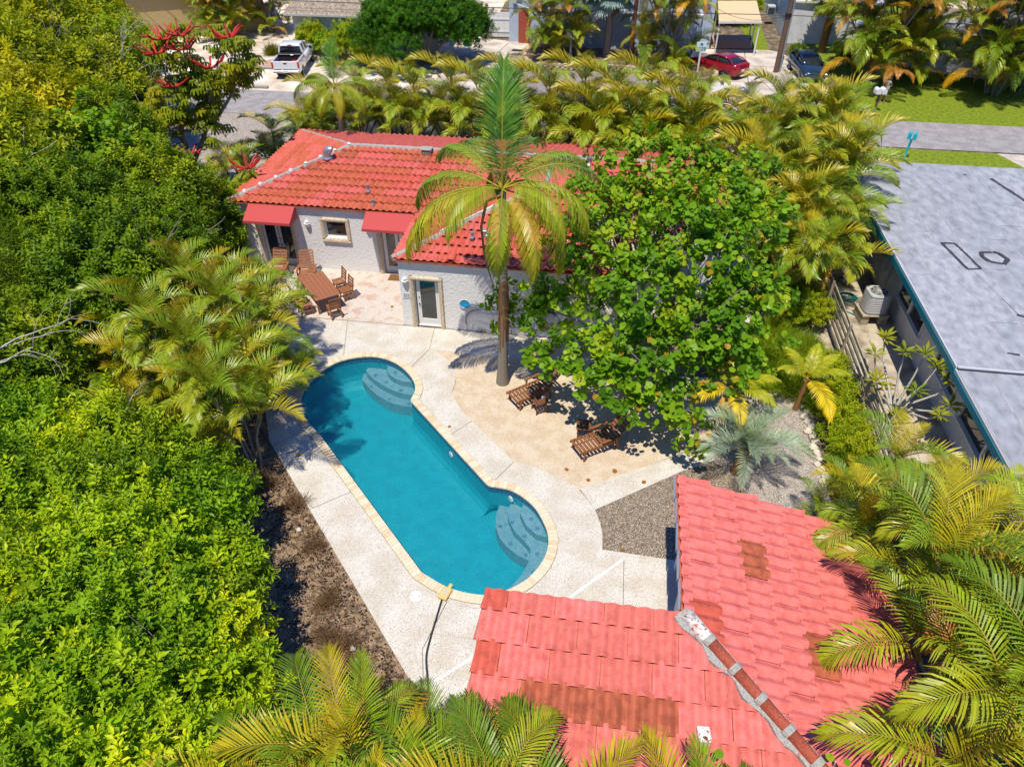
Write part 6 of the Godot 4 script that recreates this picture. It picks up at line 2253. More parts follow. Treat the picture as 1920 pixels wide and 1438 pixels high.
# a standing figure as one skin: capsules joined by a smooth minimum, meshed as surface nets
func person() -> void:
	var t := thing("person", "person in grey shorts and a patterned top standing on the lawn behind the white mailboxes", "person", Vector3(18.2, 0, -53.9), -0.35)
	var bones := [[0, 1.0, 0, 0, 1.34, 0, 0.13, 0.145], [-0.13, 1.36, 0, 0.13, 1.36, 0, 0.075, 0.075], [0, 1.38, 0, 0, 1.5, 0.01, 0.055, 0.05], [0, 1.57, 0.02, 0, 1.64, 0.0, 0.085, 0.095], [0, 1.56, 0.1, 0, 1.575, 0.1, 0.018, 0.018],
		[-0.09, 0.94, 0, 0.09, 0.94, 0, 0.13, 0.13], [-0.09, 0.9, 0, -0.12, 0.48, 0.03, 0.088, 0.06], [-0.12, 0.48, 0.03, -0.14, 0.08, -0.02, 0.06, 0.04], [-0.14, 0.05, -0.04, -0.15, 0.04, 0.14, 0.042, 0.035],
		[0.09, 0.9, 0, 0.1, 0.48, 0.05, 0.088, 0.06], [0.1, 0.48, 0.05, 0.1, 0.08, 0.0, 0.06, 0.04], [0.1, 0.05, -0.02, 0.12, 0.04, 0.16, 0.042, 0.035],
		[-0.18, 1.36, 0, -0.27, 1.12, 0.02, 0.048, 0.04], [-0.27, 1.12, 0.02, -0.18, 1.08, 0.24, 0.04, 0.03], [-0.18, 1.08, 0.24, -0.10, 1.10, 0.32, 0.032, 0.022],
		[0.18, 1.36, 0, 0.29, 1.14, 0.03, 0.048, 0.04], [0.29, 1.14, 0.03, 0.16, 1.12, 0.25, 0.04, 0.03], [0.16, 1.12, 0.25, 0.07, 1.14, 0.32, 0.032, 0.022]]
	var cell := 0.03
	var o := Vector3(-0.42, -0.03, -0.24)
	var nx := 29; var ny := 61; var nz := 23
	var f := PackedFloat32Array()
	f.resize(nx * ny * nz)
	for k in nz:
		for j in ny:
			for i in nx:
				var p := o + Vector3(i, j, k) * cell
				var best := 1.0
				for q in bones:
					if absf(p.y - (q[1] + q[4]) * 0.5) > absf(q[4] - q[1]) * 0.5 + 0.25: continue
					var a := Vector3(q[0], q[1], q[2])
					var ab := Vector3(q[3], q[4], q[5]) - a
					var h := clampf((p - a).dot(ab) / maxf(ab.length_squared(), 0.0001), 0.0, 1.0)
					var d: float = (p - a - ab * h).length() - lerpf(q[6], q[7], h)
					var m := clampf(0.5 + 0.5 * (best - d) / 0.04, 0.0, 1.0)
					best = lerpf(best, d, m) - 0.04 * m * (1.0 - m)
				f[(k * ny + j) * nx + i] = best
	var at := {}
	for k in nz - 1:
		for j in ny - 1:
			for i in nx - 1:
				var sum := Vector3.ZERO
				var n := 0
				for e in 12:
					var ax := e / 4
					var u := e % 2
					var v := (e / 2) % 2
					var c := Vector3i(i, j, k)
					c[(ax + 1) % 3] += u
					c[(ax + 2) % 3] += v
					var c2 := c
					c2[ax] += 1
					var fa := f[(c.z * ny + c.y) * nx + c.x]
					var fb := f[(c2.z * ny + c2.y) * nx + c2.x]
					if (fa < 0.0) != (fb < 0.0):
						sum += Vector3(c) + Vector3(c2 - c) * (fa / (fa - fb))
						n += 1
				if n:
					at[Vector3i(i, j, k)] = o + sum / n * cell
	var b := MB.new()
	for key in at:
		for ax in 3:
			var c2: Vector3i = key
			c2[ax] += 1
			if c2.x >= nx or c2.y >= ny or c2.z >= nz: continue
			var fa := f[(key.z * ny + key.y) * nx + key.x]
			var fb := f[(c2.z * ny + c2.y) * nx + c2.x]
			if (fa < 0.0) == (fb < 0.0): continue
			var k1: Vector3i = key; k1[(ax + 1) % 3] -= 1
			var k2: Vector3i = k1; k2[(ax + 2) % 3] -= 1
			var k3: Vector3i = key; k3[(ax + 2) % 3] -= 1
			if not (at.has(k1) and at.has(k2) and at.has(k3)): continue
			var y: float = at[key].y
			b.col = Color(0.35, 0.17, 0.09) if y < 0.55 or y > 1.46 else (Color(0.30, 0.32, 0.36) if y < 1.0 else Color(0.35, 0.42, 0.38))
			if y > 1.0 and y < 1.46 and fmod(y * 9.0 + at[key].x * 7.0, 1.0) < 0.4: b.col = Color(0.5, 0.22, 0.06)
			if y > 1.0 and y < 1.26 and absf(at[key].x) > 0.2: b.col = Color(0.35, 0.17, 0.09)
			var out := Vector3.ZERO
			out[ax] = 1.0 if fa < 0.0 else -1.0
			b.quad_out(at[key], at[k1], at[k2], at[k3], out)
	b.smooth()
	part("body", b, M.paint, t)
	b = MB.new()
	b.col = Color(0.05, 0.035, 0.025)
	b.lathe(pv([0.0, 0.115, 0.06, 0.105, 0.105, 0.05, 0.112, -0.02, 0.10, -0.07, 0.0, -0.06]), Vector3(0, 1.64, -0.025), 10)
	part("hair", b, M.paint, t)
# ---------------------------------------------------------------- leaves
# one folded leaf: base a, direction d, up u
func leaf_at(b: MB, a: Vector3, d: Vector3, u: Vector3, l: float, w: float, fold := 0.15) -> void:
	var s := d.cross(u).normalized()
	var m := a + d * l * 0.5 - u * w * fold
	var t := a + d * l
	var p := a + d * l * 0.5 + s * w * 0.5 + u * w * fold
	var q := a + d * l * 0.5 - s * w * 0.5 + u * w * fold
	b.tri_out(a, p, m, u); b.tri_out(m, p, t, u)
	b.tri_out(a, m, q, u); b.tri_out(q, m, t, u)


func round_leaf(b: MB, a: Vector3, d: Vector3, u: Vector3, r: float, fold := 0.2) -> void:
	var s := d.cross(u).normalized()
	var c := a + d * r
	var edge := PackedVector3Array()
	for i in 10:
		var an := TAU * i / 10
		var k := 1.0 if i != 0 else 0.82
		var p := c - d * cos(an) * r * k + s * sin(an) * r * 1.02
		edge.append(p + u * absf(sin(an)) * r * fold)
	for i in 10:
		b.tri_out(c, edge[i], edge[(i + 1) % 10], u)


func any_dir(r: RandomNumberGenerator) -> Vector3:
	var y := r.randf_range(-1, 1)
	var a := r.randf() * TAU
	var k := sqrt(1.0 - y * y)
	return Vector3(cos(a) * k, y, sin(a) * k)


# a twig with leaves; grows along +y
func sprig(n: int, l: float, ll: float, lw: float, seed_: int, tip := 0.5) -> MB:
	var b := MB.new()
	var r := RandomNumberGenerator.new()
	r.seed = seed_
	for i in n:
		var f := (i + 0.5) / n
		var a := i * 2.4 + r.randf() * 0.5
		var out := Vector3(cos(a), 0, sin(a))
		var d := (out * (1.0 - 0.6 * tip * f) + Vector3.UP * (0.12 + 0.7 * tip * f + r.randf_range(-0.3, 0.3))).normalized()
		var u := (Vector3.UP - d * d.y + out * -0.3).normalized()
		b.col = Color.WHITE * r.randf_range(0.72, 1.25)
		leaf_at(b, Vector3(0, l * f * 0.9, 0) + out * ll * 0.12, d, u, ll * r.randf_range(0.8, 1.15), lw * r.randf_range(0.85, 1.15))
	b.col = Color(0.5, 0.4, 0.3)
	b.tube(PackedVector3Array([Vector3(0, -l * 0.3, 0), Vector3(0, l * 0.9, 0)]), [ll * 0.035], 3, false)
	return b


func seagrape_sprig(seed_: int) -> MB:
	var b := MB.new()
	var r := RandomNumberGenerator.new()
	r.seed = seed_
	for i in 9:
		var f := (i + 0.3) / 9.0
		var a := i * 2.5 + r.randf() * 0.6
		var out := Vector3(cos(a), 0, sin(a))
		var d := (out + Vector3.UP * r.randf_range(-0.1, 0.7)).normalized()
		var u := (Vector3.UP - d * d.y + any_dir(r) * 0.6).normalized()
		b.col = Color.WHITE * r.randf_range(0.6, 1.3)
		if r.randf() < 0.05: b.col = Color(2.4, 1.0, 0.6)
		round_leaf(b, Vector3(0, 0.34 * f, 0) + out * 0.03, d, u, r.randf_range(0.055, 0.10), r.randf_range(-0.1, 0.5))
	b.col = Color(0.9, 0.6, 0.5)
	b.tube(PackedVector3Array([Vector3(0, -0.15, 0), Vector3(0, 0.32, 0)]), [0.009], 4, false)
	return b


# umbrella tree whorl: eight long leaflets hanging from one point
func whorl(seed_: int) -> MB:
	var b := MB.new()
	var r := RandomNumberGenerator.new()
	r.seed = seed_
	for k in 4:
		var c := Vector3(r.randf_range(-0.3, 0.3), r.randf_range(-0.1, 0.25), r.randf_range(-0.3, 0.3))
		for i in 9:
			var a := TAU * i / 9 + r.randf() * 0.2
			var out := Vector3(cos(a), 0, sin(a))
			b.col = Color.WHITE * r.randf_range(0.8, 1.2)
			var d1 := (out + Vector3.UP * 0.05).normalized()
			var mid := c + d1 * 0.17
			var d2 := (out * 0.55 + Vector3.DOWN).normalized()
			var s := Vector3(-out.z, 0, out.x)
			b.quad_out(c + s * 0.012, mid + s * 0.045, mid - s * 0.045, c - s * 0.012, Vector3.UP)
			b.quad_out(mid + s * 0.045, mid + d2 * 0.13 + s * 0.04, mid + d2 * 0.13 - s * 0.04, mid - s * 0.045, out + Vector3.UP)
			b.tri_out(mid + d2 * 0.13 + s * 0.04, mid + d2 * 0.2, mid + d2 * 0.13 - s * 0.04, out)
		b.col = Color(0.8, 0.7, 0.5)
		b.tube(PackedVector3Array([Vector3(0, -0.4, 0), c]), [0.012], 3, false)
	return b


# a feather palm frond that grows along +z from the origin
# start: first elevation, droop: how far it turns down, vee: lift of leaflets, hang: how leaflets sag
func frond(l: float, start: float, droop: float, pairs: int, ll: float, lw: float, vee: float, hang: float, tint: Color, rib: Color, seed_: int, bare := 0.12) -> ArrayMesh:
	var b := MB.new()
	var r := RandomNumberGenerator.new()
	r.seed = seed_
	var n := 14
	var p := PackedVector3Array()
	var at := Vector3.ZERO
	var sway := r.randf_range(-0.25, 0.25)
	for i in n + 1:
		p.append(at)
		var f := float(i) / n
		var e := start - droop * pow(f, 1.35)
		at += Vector3(sin(sway * f), 0, cos(sway * f)) * cos(e) * l / n + Vector3.UP * sin(e) * l / n
	b.col = rib
	var rad := []
	for i in n + 1: rad.append(lerpf(l * 0.0085, l * 0.0015, float(i) / n))
	b.tube(p, rad, 4, false)
	for i in pairs:
		var f := bare + (1.0 - bare) * (i + 0.5) / pairs
		var k := mini(int(f * n), n - 1)
		var c := p[k].lerp(p[k + 1], f * n - k)
		var t := (p[k + 1] - p[k]).normalized()
		var side := t.cross(Vector3.UP).normalized()
		if side.length() < 0.5: side = Vector3.RIGHT
		var up := side.cross(t)
		var size := sin(PI * clampf(0.16 + 0.80 * (f - bare) / (1.0 - bare), 0.0, 1.0))
		size = maxf(size, 0.35) * r.randf_range(0.9, 1.1)
		for s in [-1.0, 1.0]:
			var d: Vector3 = (side * s * (0.95 - 0.45 * f) + t * (0.50 + 0.7 * f) + up * (vee + r.randf_range(-0.12, 0.12))).normalized()
			var wv: Vector3 = t - d * t.dot(d)
			wv = wv.normalized() * lw * 0.5
			var shade := r.randf_range(0.78, 1.22)
			b.col = Color(tint.r * shade * r.randf_range(0.92, 1.12), tint.g * shade, tint.b * shade)
			var q0 := c
			var q1: Vector3 = q0 + d * ll * size * 0.38
			var d2 := (d + Vector3.DOWN * hang * 0.6).normalized()
			var q2: Vector3 = q1 + d2 * ll * size * 0.34
			var d3 := (d2 + Vector3.DOWN * hang).normalized()
			var q3: Vector3 = q2 + d3 * ll * size * 0.28
			b.quad_out(q0 - wv * 0.45, q1 - wv, q1 + wv, q0 + wv * 0.45, up)
			b.quad_out(q1 - wv, q2 - wv * 0.8, q2 + wv * 0.8, q1 + wv, up)
			if r.randf() < 0.16: b.col = Color(0.36 * shade, 0.20 * shade, 0.03)
			b.tri_out(q2 - wv * 0.8, q3, q2 + wv * 0.8, up)
	return b.mesh(M.frond)


# a fan palm leaf: a stalk along +z and a pleated fan of narrow blades
func fan_leaf(stalk: float, r0: float, blades: int, spread: float, tint: Color, seed_: int) -> ArrayMesh:
	var b := MB.new()
	var r := RandomNumberGenerator.new()
	r.seed = seed_
	b.col = tint * 0.8
	b.tube(PackedVector3Array([Vector3.ZERO, Vector3(0, stalk * 0.25, stalk * 0.6), Vector3(0, stalk * 0.3, stalk)]), [0.025, 0.015], 4, false)
	var c := Vector3(0, stalk * 0.3, stalk)
	for i in blades:
		var a := lerpf(-spread, spread, float(i) / (blades - 1))
		var d := Vector3(sin(a), 0.22 * cos(a * 0.5) - 0.1, cos(a)).normalized()
		var l := r0 * (0.75 + 0.25 * cos(a * 0.6)) * r.randf_range(0.92, 1.06)
		var s := d.cross(Vector3.UP).normalized()
		var w := r0 * spread * 1.15 / blades
		b.col = tint * r.randf_range(0.8, 1.2)
		var m := c + d * l * 0.55
		var t := m + (d + Vector3.DOWN * r.randf_range(0.2, 0.6)).normalized() * l * 0.45
		var fold := Vector3.UP * w * 0.45
		b.tri_out(c, m + s * w + fold, m - fold * 0.4, Vector3.UP)
		b.tri_out(c, m - fold * 0.4, m - s * w + fold, Vector3.UP)
		b.tri_out(m + s * w + fold, t, m - fold * 0.4, Vector3.UP)
		b.tri_out(m - fold * 0.4, t, m - s * w + fold, Vector3.UP)
	return b.mesh(M.frond)


var areca := []      # frond meshes
var coco := []
var pindo := []
var yellowf := []
var bismarck := []
var sabal := []
var sprigs := {}


func make_leaves() -> void:
	var rib := Color(0.34, 0.27, 0.03)
	var tints := [Color(0.20, 0.30, 0.012), Color(0.31, 0.35, 0.012), Color(0.14, 0.235, 0.012), Color(0.42, 0.36, 0.014), Color(0.25, 0.34, 0.014)]
	for i in 10:
		areca.append(frond(2.35, [1.1, 0.9, 0.75, 1.15, 0.85][i % 5], [1.6, 1.9, 1.7, 1.4, 2.1][i % 5], 34, 0.74, 0.038, [0.6, 0.35, 0.5, 0.65, 0.25][i % 5], [0.4, 0.8, 0.6, 0.3, 1.0][i % 5], tints[i % 5], rib, 100 + i))
	for i in 2:   # ageing fronds, gold and brown
		areca.append(frond(2.1, 0.5, 2.0, 28, 0.62, 0.034, 0.1, 0.8, [Color(0.58, 0.33, 0.012), Color(0.44, 0.20, 0.03)][i], Color(0.45, 0.22, 0.03), 120 + i))
	for i in 5:
		coco.append(frond(3.6, [1.0, 0.8, 0.65, 1.25, 0.55][i], [1.75, 2.0, 2.25, 1.0, 1.9][i], 78, 1.15, 0.030, [0.0, -0.25, -0.3, 0.4, -0.3][i], [1.1, 2.0, 2.4, 0.4, 2.4][i], [Color(0.12, 0.25, 0.014), Color(0.20, 0.31, 0.014), Color(0.29, 0.35, 0.014), Color(0.08, 0.21, 0.02), Color(0.36, 0.34, 0.014)][i], Color(0.40, 0.33, 0.03), 140 + i, 0.16))
	for i in 3:
		pindo.append(frond(2.1, [0.95, 0.7, 1.15][i], [1.7, 1.7, 1.6][i], 44, 0.56, 0.022, 0.55, 0.2, [Color(0.27, 0.37, 0.24), Color(0.35, 0.44, 0.30), Color(0.23, 0.33, 0.17)][i], Color(0.30, 0.36, 0.25), 150 + i, 0.1))
	for i in 3:
		yellowf.append(frond(1.55, [0.7, 0.45, 0.9][i], [1.3, 1.5, 1.2][i], 30, 0.46, 0.030, 0.1, 0.6, [Color(0.66, 0.50, 0.012), Color(0.58, 0.34, 0.016), Color(0.38, 0.40, 0.015)][i], Color(0.5, 0.38, 0.03), 160 + i))
	for i in 2:
		bismarck.append(fan_leaf(0.9, 1.15, 24, 1.9, [Color(0.36, 0.44, 0.42), Color(0.26, 0.36, 0.32)][i], 170 + i))
		sabal.append(fan_leaf(0.8, 0.9, 22, 1.7, [Color(0.24, 0.33, 0.015), Color(0.36, 0.35, 0.02)][i], 180 + i))
	bismarck.append(fan_leaf(0.7, 0.9, 18, 1.2, Color(0.22, 0.15, 0.08), 190))
	for i in 3:
		sprigs["fine%d" % i] = sprig(14, 0.30, 0.105, 0.048, 200 + i).mesh(M.leaf)
		sprigs["broad%d" % i] = sprig(12, 0.30, 0.13, 0.062, 210 + i).mesh(M.leaf)
		sprigs["far%d" % i] = sprig(14, 0.45, 0.20, 0.095, 220 + i).mesh(M.leaf)
		sprigs["grape%d" % i] = seagrape_sprig(230 + i).mesh(M.leaf)
		sprigs["whorl%d" % i] = whorl(240 + i).mesh(M.leaf)
		sprigs["grass%d" % i] = sprig(22, 0.10, 0.55, 0.020, 250 + i, 0.9).mesh(M.leaf)
		sprigs["long%d" % i] = sprig(9, 0.14, 0.34, 0.09, 260 + i, 0.2).mesh(M.leaf)
		sprigs["needle%d" % i] = sprig(22, 0.40, 0.17, 0.014, 270 + i).mesh(M.leaf)


# ---------------------------------------------------------------- woody plants
func limb(b: MB, a: Vector3, d: Vector3, l: float, r: float, depth: int, rr: RandomNumberGenerator, fork := 2, lift := 0.25) -> void:
	var p := PackedVector3Array([a])
	var rad := [r]
	var dir := d
	for i in 4:
		dir = (dir + any_dir(rr) * 0.22 + Vector3.UP * lift * 0.2).normalized()
		p.append(p[i] + dir * l / 4)
		rad.append(lerpf(r, r * 0.55, (i + 1) / 4.0))
	b.tube(p, rad, 5 if r > 0.03 else 4, false)
	if depth > 0:
		for k in fork:
			var dd := (dir + any_dir(rr) * 0.75 + Vector3.UP * lift).normalized()
			limb(b, p[4 - (k % 2)], dd, l * rr.randf_range(0.6, 0.85), r * 0.52, depth - 1, rr, fork, lift)


# crowns are given as blobs [centre, radii]; sprigs are spread through the outer part of each blob
func fill(blobs: Array, per_m2: float, kinds: Array, scale_: Vector2, palette: Array, seed_: int, lump := 0.3, out_only := 0.5) -> Array:
	var r := RandomNumberGenerator.new()
	r.seed = seed_
	var f := noise(0.9, seed_, 3)
	var sets := []
	for k in kinds: sets.append([[], []])
	for bl in blobs:
		var c: Vector3 = bl[0]
		var rad: Vector3 = bl[1]
		var n := int(per_m2 * 4.0 * PI * pow((pow(rad.x * rad.y, 1.6) + pow(rad.x * rad.z, 1.6) + pow(rad.y * rad.z, 1.6)) / 3.0, 0.625))
		for i in n:
			var d := any_dir(r)
			if d.y < -0.25 and r.randf() < 0.75: continue
			var q := lerpf(out_only, 1.0, sqrt(r.randf()))
			q *= 1.0 + lump * 1.5 * f.get_noise_3dv((c + d * rad) * 1.6) + (0.16 * r.randf() if r.randf() < 0.15 else 0.0)
			var p: Vector3 = c + d * rad * q
			if p.y < 0.1: continue
			var y := (d * Vector3(1, 1.2, 1) + Vector3.UP * 0.9 + any_dir(r) * 0.7).normalized()
			var x := y.cross(any_dir(r)).normalized()
			var s := r.randf_range(scale_.x, scale_.y)
			var k := r.randi() % kinds.size()
			sets[k][0].append(Transform3D(Basis(x, y, x.cross(y)).scaled(Vector3.ONE * s), p))
			var tone := f.get_noise_3dv(p * 0.55 + Vector3(31, 7, 3)) * 0.9 + r.randf_range(-0.35, 0.35)
			var idx := clampf((tone + 0.6) / 1.2, 0.0, 0.999) * (palette.size() - 1)
			var a: Color = palette[int(idx)]
			var b2: Color = palette[mini(int(idx) + 1, palette.size() - 1)]
			sets[k][1].append(a.lerp(b2, idx - int(idx)))
	return sets


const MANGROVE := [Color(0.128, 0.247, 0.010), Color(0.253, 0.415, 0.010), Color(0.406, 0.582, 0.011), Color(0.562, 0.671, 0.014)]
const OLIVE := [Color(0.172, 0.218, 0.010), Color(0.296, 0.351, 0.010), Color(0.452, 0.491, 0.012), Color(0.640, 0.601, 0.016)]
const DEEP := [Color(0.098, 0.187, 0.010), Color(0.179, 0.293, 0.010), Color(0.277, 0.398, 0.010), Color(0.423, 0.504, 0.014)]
const GRAPE := [Color(0.103, 0.227, 0.010), Color(0.172, 0.343, 0.012), Color(0.261, 0.440, 0.015), Color(0.454, 0.537, 0.020)]
const LIME := [Color(0.230, 0.356, 0.010), Color(0.345, 0.448, 0.011), Color(0.483, 0.506, 0.014)]


func shrub(called: String, label: String, category: String, group: String, at: Vector3, h: float, rx: float, kinds: Array, scale_: Vector2, palette: Array, dens: float, seed_: int, wood: Material, low := 0.35, tr := 0.06) -> Node3D:
	var t := thing(called, label, category, at, 0.0, group)
	var r := RandomNumberGenerator.new()
	r.seed = seed_
	var tall := h * (1.0 - low) * 0.5
	var cy := h - tall
	var blobs := [[Vector3(0, cy, 0), Vector3(rx * 0.95, tall, rx * 0.95)]]
	for i in 4:
		var a := TAU * i / 4.0 + r.randf() * 1.2
		var k := r.randf_range(0.45, 0.62)
		blobs.append([Vector3(cos(a) * rx * 0.62, cy + r.randf_range(-0.3, 0.25) * tall, sin(a) * rx * 0.62), Vector3(rx, tall, rx) * k])
	var b := MB.new()
	b.tube(PackedVector3Array([Vector3.ZERO, Vector3(r.randf_range(-0.1, 0.1), h * 0.25, r.randf_range(-0.1, 0.1)), Vector3(0, h * 0.45, 0)]), [tr * 1.2, tr * 0.8], 7)
	part("trunk", b, wood, t)
	b = MB.new()
	for i in 5:
		var a := TAU * i / 5.0 + r.randf()
		limb(b, Vector3(0, h * r.randf_range(0.2, 0.42), 0), Vector3(cos(a), 0.8, sin(a)).normalized(), h * 0.32, tr * 0.6, 2, r)
	part("branches", b, wood, t)
	var sets := fill(blobs, dens, kinds, scale_, palette, seed_)
	for i in kinds.size():
		scatter("foliage", sprigs[kinds[i]], sets[i][0], sets[i][1], t)
	return t


# a clump of feather palms: stems [x, z, height, lean, azimuth], fronds on each
func areca_proto(called: String, stems: int, h0: float, h1: float, fronds: int, spread: float, seed_: int, old := 0.12) -> Node3D:
	var t := thing(called, "", "palm")
	var r := RandomNumberGenerator.new()
	r.seed = seed_
	for i in stems:
		var az := TAU * i / stems + r.randf() * 0.8
		var h := lerpf(h0, h1, r.randf())
		var foot := Vector3(cos(az), 0, sin(az)) * r.randf_range(0.08, 0.3)
		var top := foot + Vector3(cos(az) * spread * r.randf_range(0.3, 1.0), h, sin(az) * spread * r.randf_range(0.3, 1.0))
		var mid := foot.lerp(top, 0.55) + Vector3.UP * h * 0.05 - Vector3(cos(az), 0, sin(az)) * spread * 0.14
		var b := MB.new()
		b.tube(PackedVector3Array([foot, mid, top]), [0.05, 0.042, 0.04], 7)
		var st := part("stem", b, M.palmbark if h > 1.6 else M.stem, t)
		b = MB.new()
		var d := (top - mid).normalized()
		b.tube(PackedVector3Array([top - d * 0.1, top + d * 0.25, top + d * 0.42]), [0.05, 0.052, 0.03], 7)
		part("crownshaft", b, M.stem, st)
		for k in fronds:
			var a := k * 2.4 + r.randf() * 0.7
			var m := r.randi() % 10
			if r.randf() < old: m = 10 + r.randi() % 2
			var up := 0.0 if m >= 10 else r.randf_range(-0.40, 0.34)
			if k == 0: up = -0.55
			var s := r.randf_range(0.8, 1.12)
			put("frond", areca[m], t, top + d * (0.36 if m < 10 else 0.1), Basis(Vector3.UP, a) * Basis(Vector3.RIGHT, up) * Basis.from_scale(Vector3.ONE * s))
	return t
const ORD := ["first", "second", "third", "fourth", "fifth", "sixth", "seventh", "eighth", "ninth", "tenth", "eleventh", "twelfth", "thirteenth", "fourteenth", "fifteenth", "sixteenth"]


func build_palms() -> void:
	var protos := []
	for i in 4: protos.append(areca_proto("areca_palm", 6, 1.2, 3.0, 6, 0.9, 300 + i, 0.12))     # hedge size
	for i in 3: protos.append(areca_proto("areca_palm", 5, 2.0, 4.0, 7, 1.1, 310 + i, 0.13))     # tall
	for i in 2: protos.append(areca_proto("areca_palm", 4, 0.4, 1.3, 6, 0.6, 320 + i, 0.12))     # young
	for i in 2: protos.append(areca_proto("areca_palm", 20, 0.5, 4.7, 7, 1.7, 330 + i, 0.12))     # old and big
	var used_ := {}
	var k := 0
	var place := func(kind: Array, x: float, z: float, s: float, label: String, group: String) -> void:
		var j: int = kind[k % kind.size()]
		var turn := k * 1.9
		var p: Node3D = protos[j]
		if not used_.has(j):
			used_[j] = true
			p.position = Vector3(x, 0, z); p.rotation.y = turn; p.scale = Vector3.ONE * s
			p.set_meta("label", label)
		else:
			p = copy(p, "areca_palm", label, Vector3(x, 0, z), turn, s)
		p.set_meta("group", group)
	# the clump left of the pool
	for q in [[-10.2, -14.4, 0.86, 4, "leaning over the pool's left edge on long bare stems"], [-11.6, -16.0, 0.91, 4, "second back from the pool edge in the left grove"], [-13.3, -16.9, 0.95, 4, "tallest at the rear of the left grove by dark trees"],
			[-12.0, -18.6, 0.86, 4, "of the left grove nearest the patio table"], [-13.6, -19.6, 0.90, 4, "of the left grove nearest the wooden recliners"], [-11.7, -14.3, 0.77, 0, "low in front of the left grove, above bright shrubs"], [-10.6, -17.5, 0.69, 0, "low in the left grove, shading the pool's far end"],
			[-13.6, -14.9, 0.84, 0, "at the left grove's outer side under the bare branch"], [-14.6, -18.0, 0.86, 0, "between two tall ones inside the left grove"], [-12.4, -20.9, 0.73, 0, "low in the left grove, hiding the patio corner"], [-15.3, -16.3, 0.82, 0, "outermost of the left grove, deepest in the dark trees"], [-10.4, -18.9, 0.39, 7, "small and young at the pool coping's far left curve"]]:
		place.call([q[3], q[3] + 1], q[0], q[1], q[2], "areca palm clump " + q[4], "areca palms of the grove left of the pool"); k += 1
	# hedge along the street behind the bungalow
	var hedge := [[-15.9, -37.6, 0.85], [-14.6, -39.6, 0.9], [-12.8, -39.6, 0.95], [-11.0, -38.4, 0.98], [-9.2, -39.6, 1.0], [-7.3, -38.2, 1.02], [-5.4, -39.6, 1.02], [-3.5, -38.0, 1.05], [-1.7, -39.2, 1.08], [0.0, -37.6, 1.1], [1.8, -39.0, 1.1], [3.4, -37.4, 1.02], [4.6, -39.0, 1.0], [-0.9, -36.2, 0.98], [1.4, -35.6, 1.0], [3.9, -35.4, 1.0]]
	for i in hedge.size():
		place.call([0, 1, 2, 3], hedge[i][0], hedge[i][1], hedge[i][2] * 1.2, "areca palm clump in the hedge behind the bungalow, %s from the left" % ORD[i] if i < 13 else "inner areca clump of the hedge behind the bungalow, %s from the left" % ORD[i - 13], "areca palms of the street hedge"); k += 1
	# hedge between the bungalow and the grey roofed house
	var side := [[8.6, -39.0, 1.08, 0], [10.4, -39.2, 1.05, 1], [7.2, -37.6, 0.98, 2], [9.4, -37.0, 1.05, 3], [8.1, -35.0, 1.06, 0], [9.7, -33.4, 1.06, 1], [7.4, -32.4, 1.0, 2], [9.2, -31.2, 1.05, 3], [6.0, -33.8, 0.95, 0], [8.0, -29.8, 1.05, 1], [9.3, -28.6, 1.0, 2], [7.0, -28.4, 1.02, 3], [8.6, -26.8, 1.0, 0], [7.2, -26.0, 0.95, 1], [5.2, -32.2, 0.9, 2], [9.9, -35.4, 1.0, 3]]
	for i in side.size():
		place.call([side[i][3]], side[i][0], side[i][1], side[i][2] * (1.12 if i < 8 else 0.95), "areca palm clump beside the grey flat roof, %s from the street" % ORD[i], "areca palms of the row beside the grey roof"); k += 1
	# right of the pavilion
	for q in [[7.5, -12.4, 0.80, 4, "behind the far right corner of the pavilion roof"], [8.7, -13.9, 0.70, 5, "between the fence end and the near corner of the grey roof"], [8.6, -11.0, 0.95, 6, "beside the middle of the pavilion's right eave"], [9.7, -12.2, 0.66, 4, "close under the near corner of the grey roof"], [8.2, -8.9, 1.1, 5, "overhanging the lower right eave of the pavilion"], [8.0, -6.6, 1.12, 6, "by the pavilion roof's lower right edge, gold fronds on tiles"], [9.7, -9.4, 0.95, 4, "outermost of those right of the pavilion"], [7.1, -13.7, 0.6, 0, "low in shade at the end of the white stones"], [9.2, -6.4, 1.1, 5, "in the lower right corner of the garden"]]:
		place.call([q[3]], q[0], q[1], q[2], "areca palm clump " + q[4], "areca palms right of the pavilion"); k += 1
	# in front, below the camera
	for q in [[-5.3, -3.9, 0.82, 0, "at the near left, in front of the bright shrubs"], [-4.2, -4.5, 0.92, 1, "second from the left along the near edge of the deck"], [-3.1, -4.6, 0.95, 2, "third from the left where the hose leaves the deck"], [-2.0, -4.1, 0.92, 3, "against the left edge of the near pavilion wing"], [-0.8, -4.0, 1.02, 0, "rising before the near pavilion wing, left one"], [0.3, -3.6, 1.05, 1, "rising before the near pavilion wing, right one"], [2.8, -3.9, 0.95, 2, "standing alone before the ridge caps of the pavilion"]]:
		place.call([q[3]], q[0], q[1], q[2], "areca palm clump " + q[4], "areca palms in front of the pavilion"); k += 1
	# left of the bungalow
	for q in [[-17.8, -34.6, 0.8, 0, "behind the far left corner of the tiled roof"], [-18.6, -31.6, 0.75, 1, "left of the tiled roof by the small umbrella tree"], [-16.3, -36.4, 0.85, 2, "at the bungalow's far left end beside the coconut palm"], [-22.6, -29.6, 0.85, 3, "with gold fronds left of the umbrella tree trunk"], [-21.0, -29.6, 0.7, 7, "low and young at the umbrella tree's foot"], [-24.6, -31.6, 0.8, 0, "half hidden in the wild trees left of the umbrella tree"], [-17.6, -28.6, 0.6, 8, "small, right under the umbrella tree by the eave"]]:
		place.call([q[3]], q[0], q[1], q[2], "areca palm clump " + q[4], "areca palms left of the bungalow"); k += 1
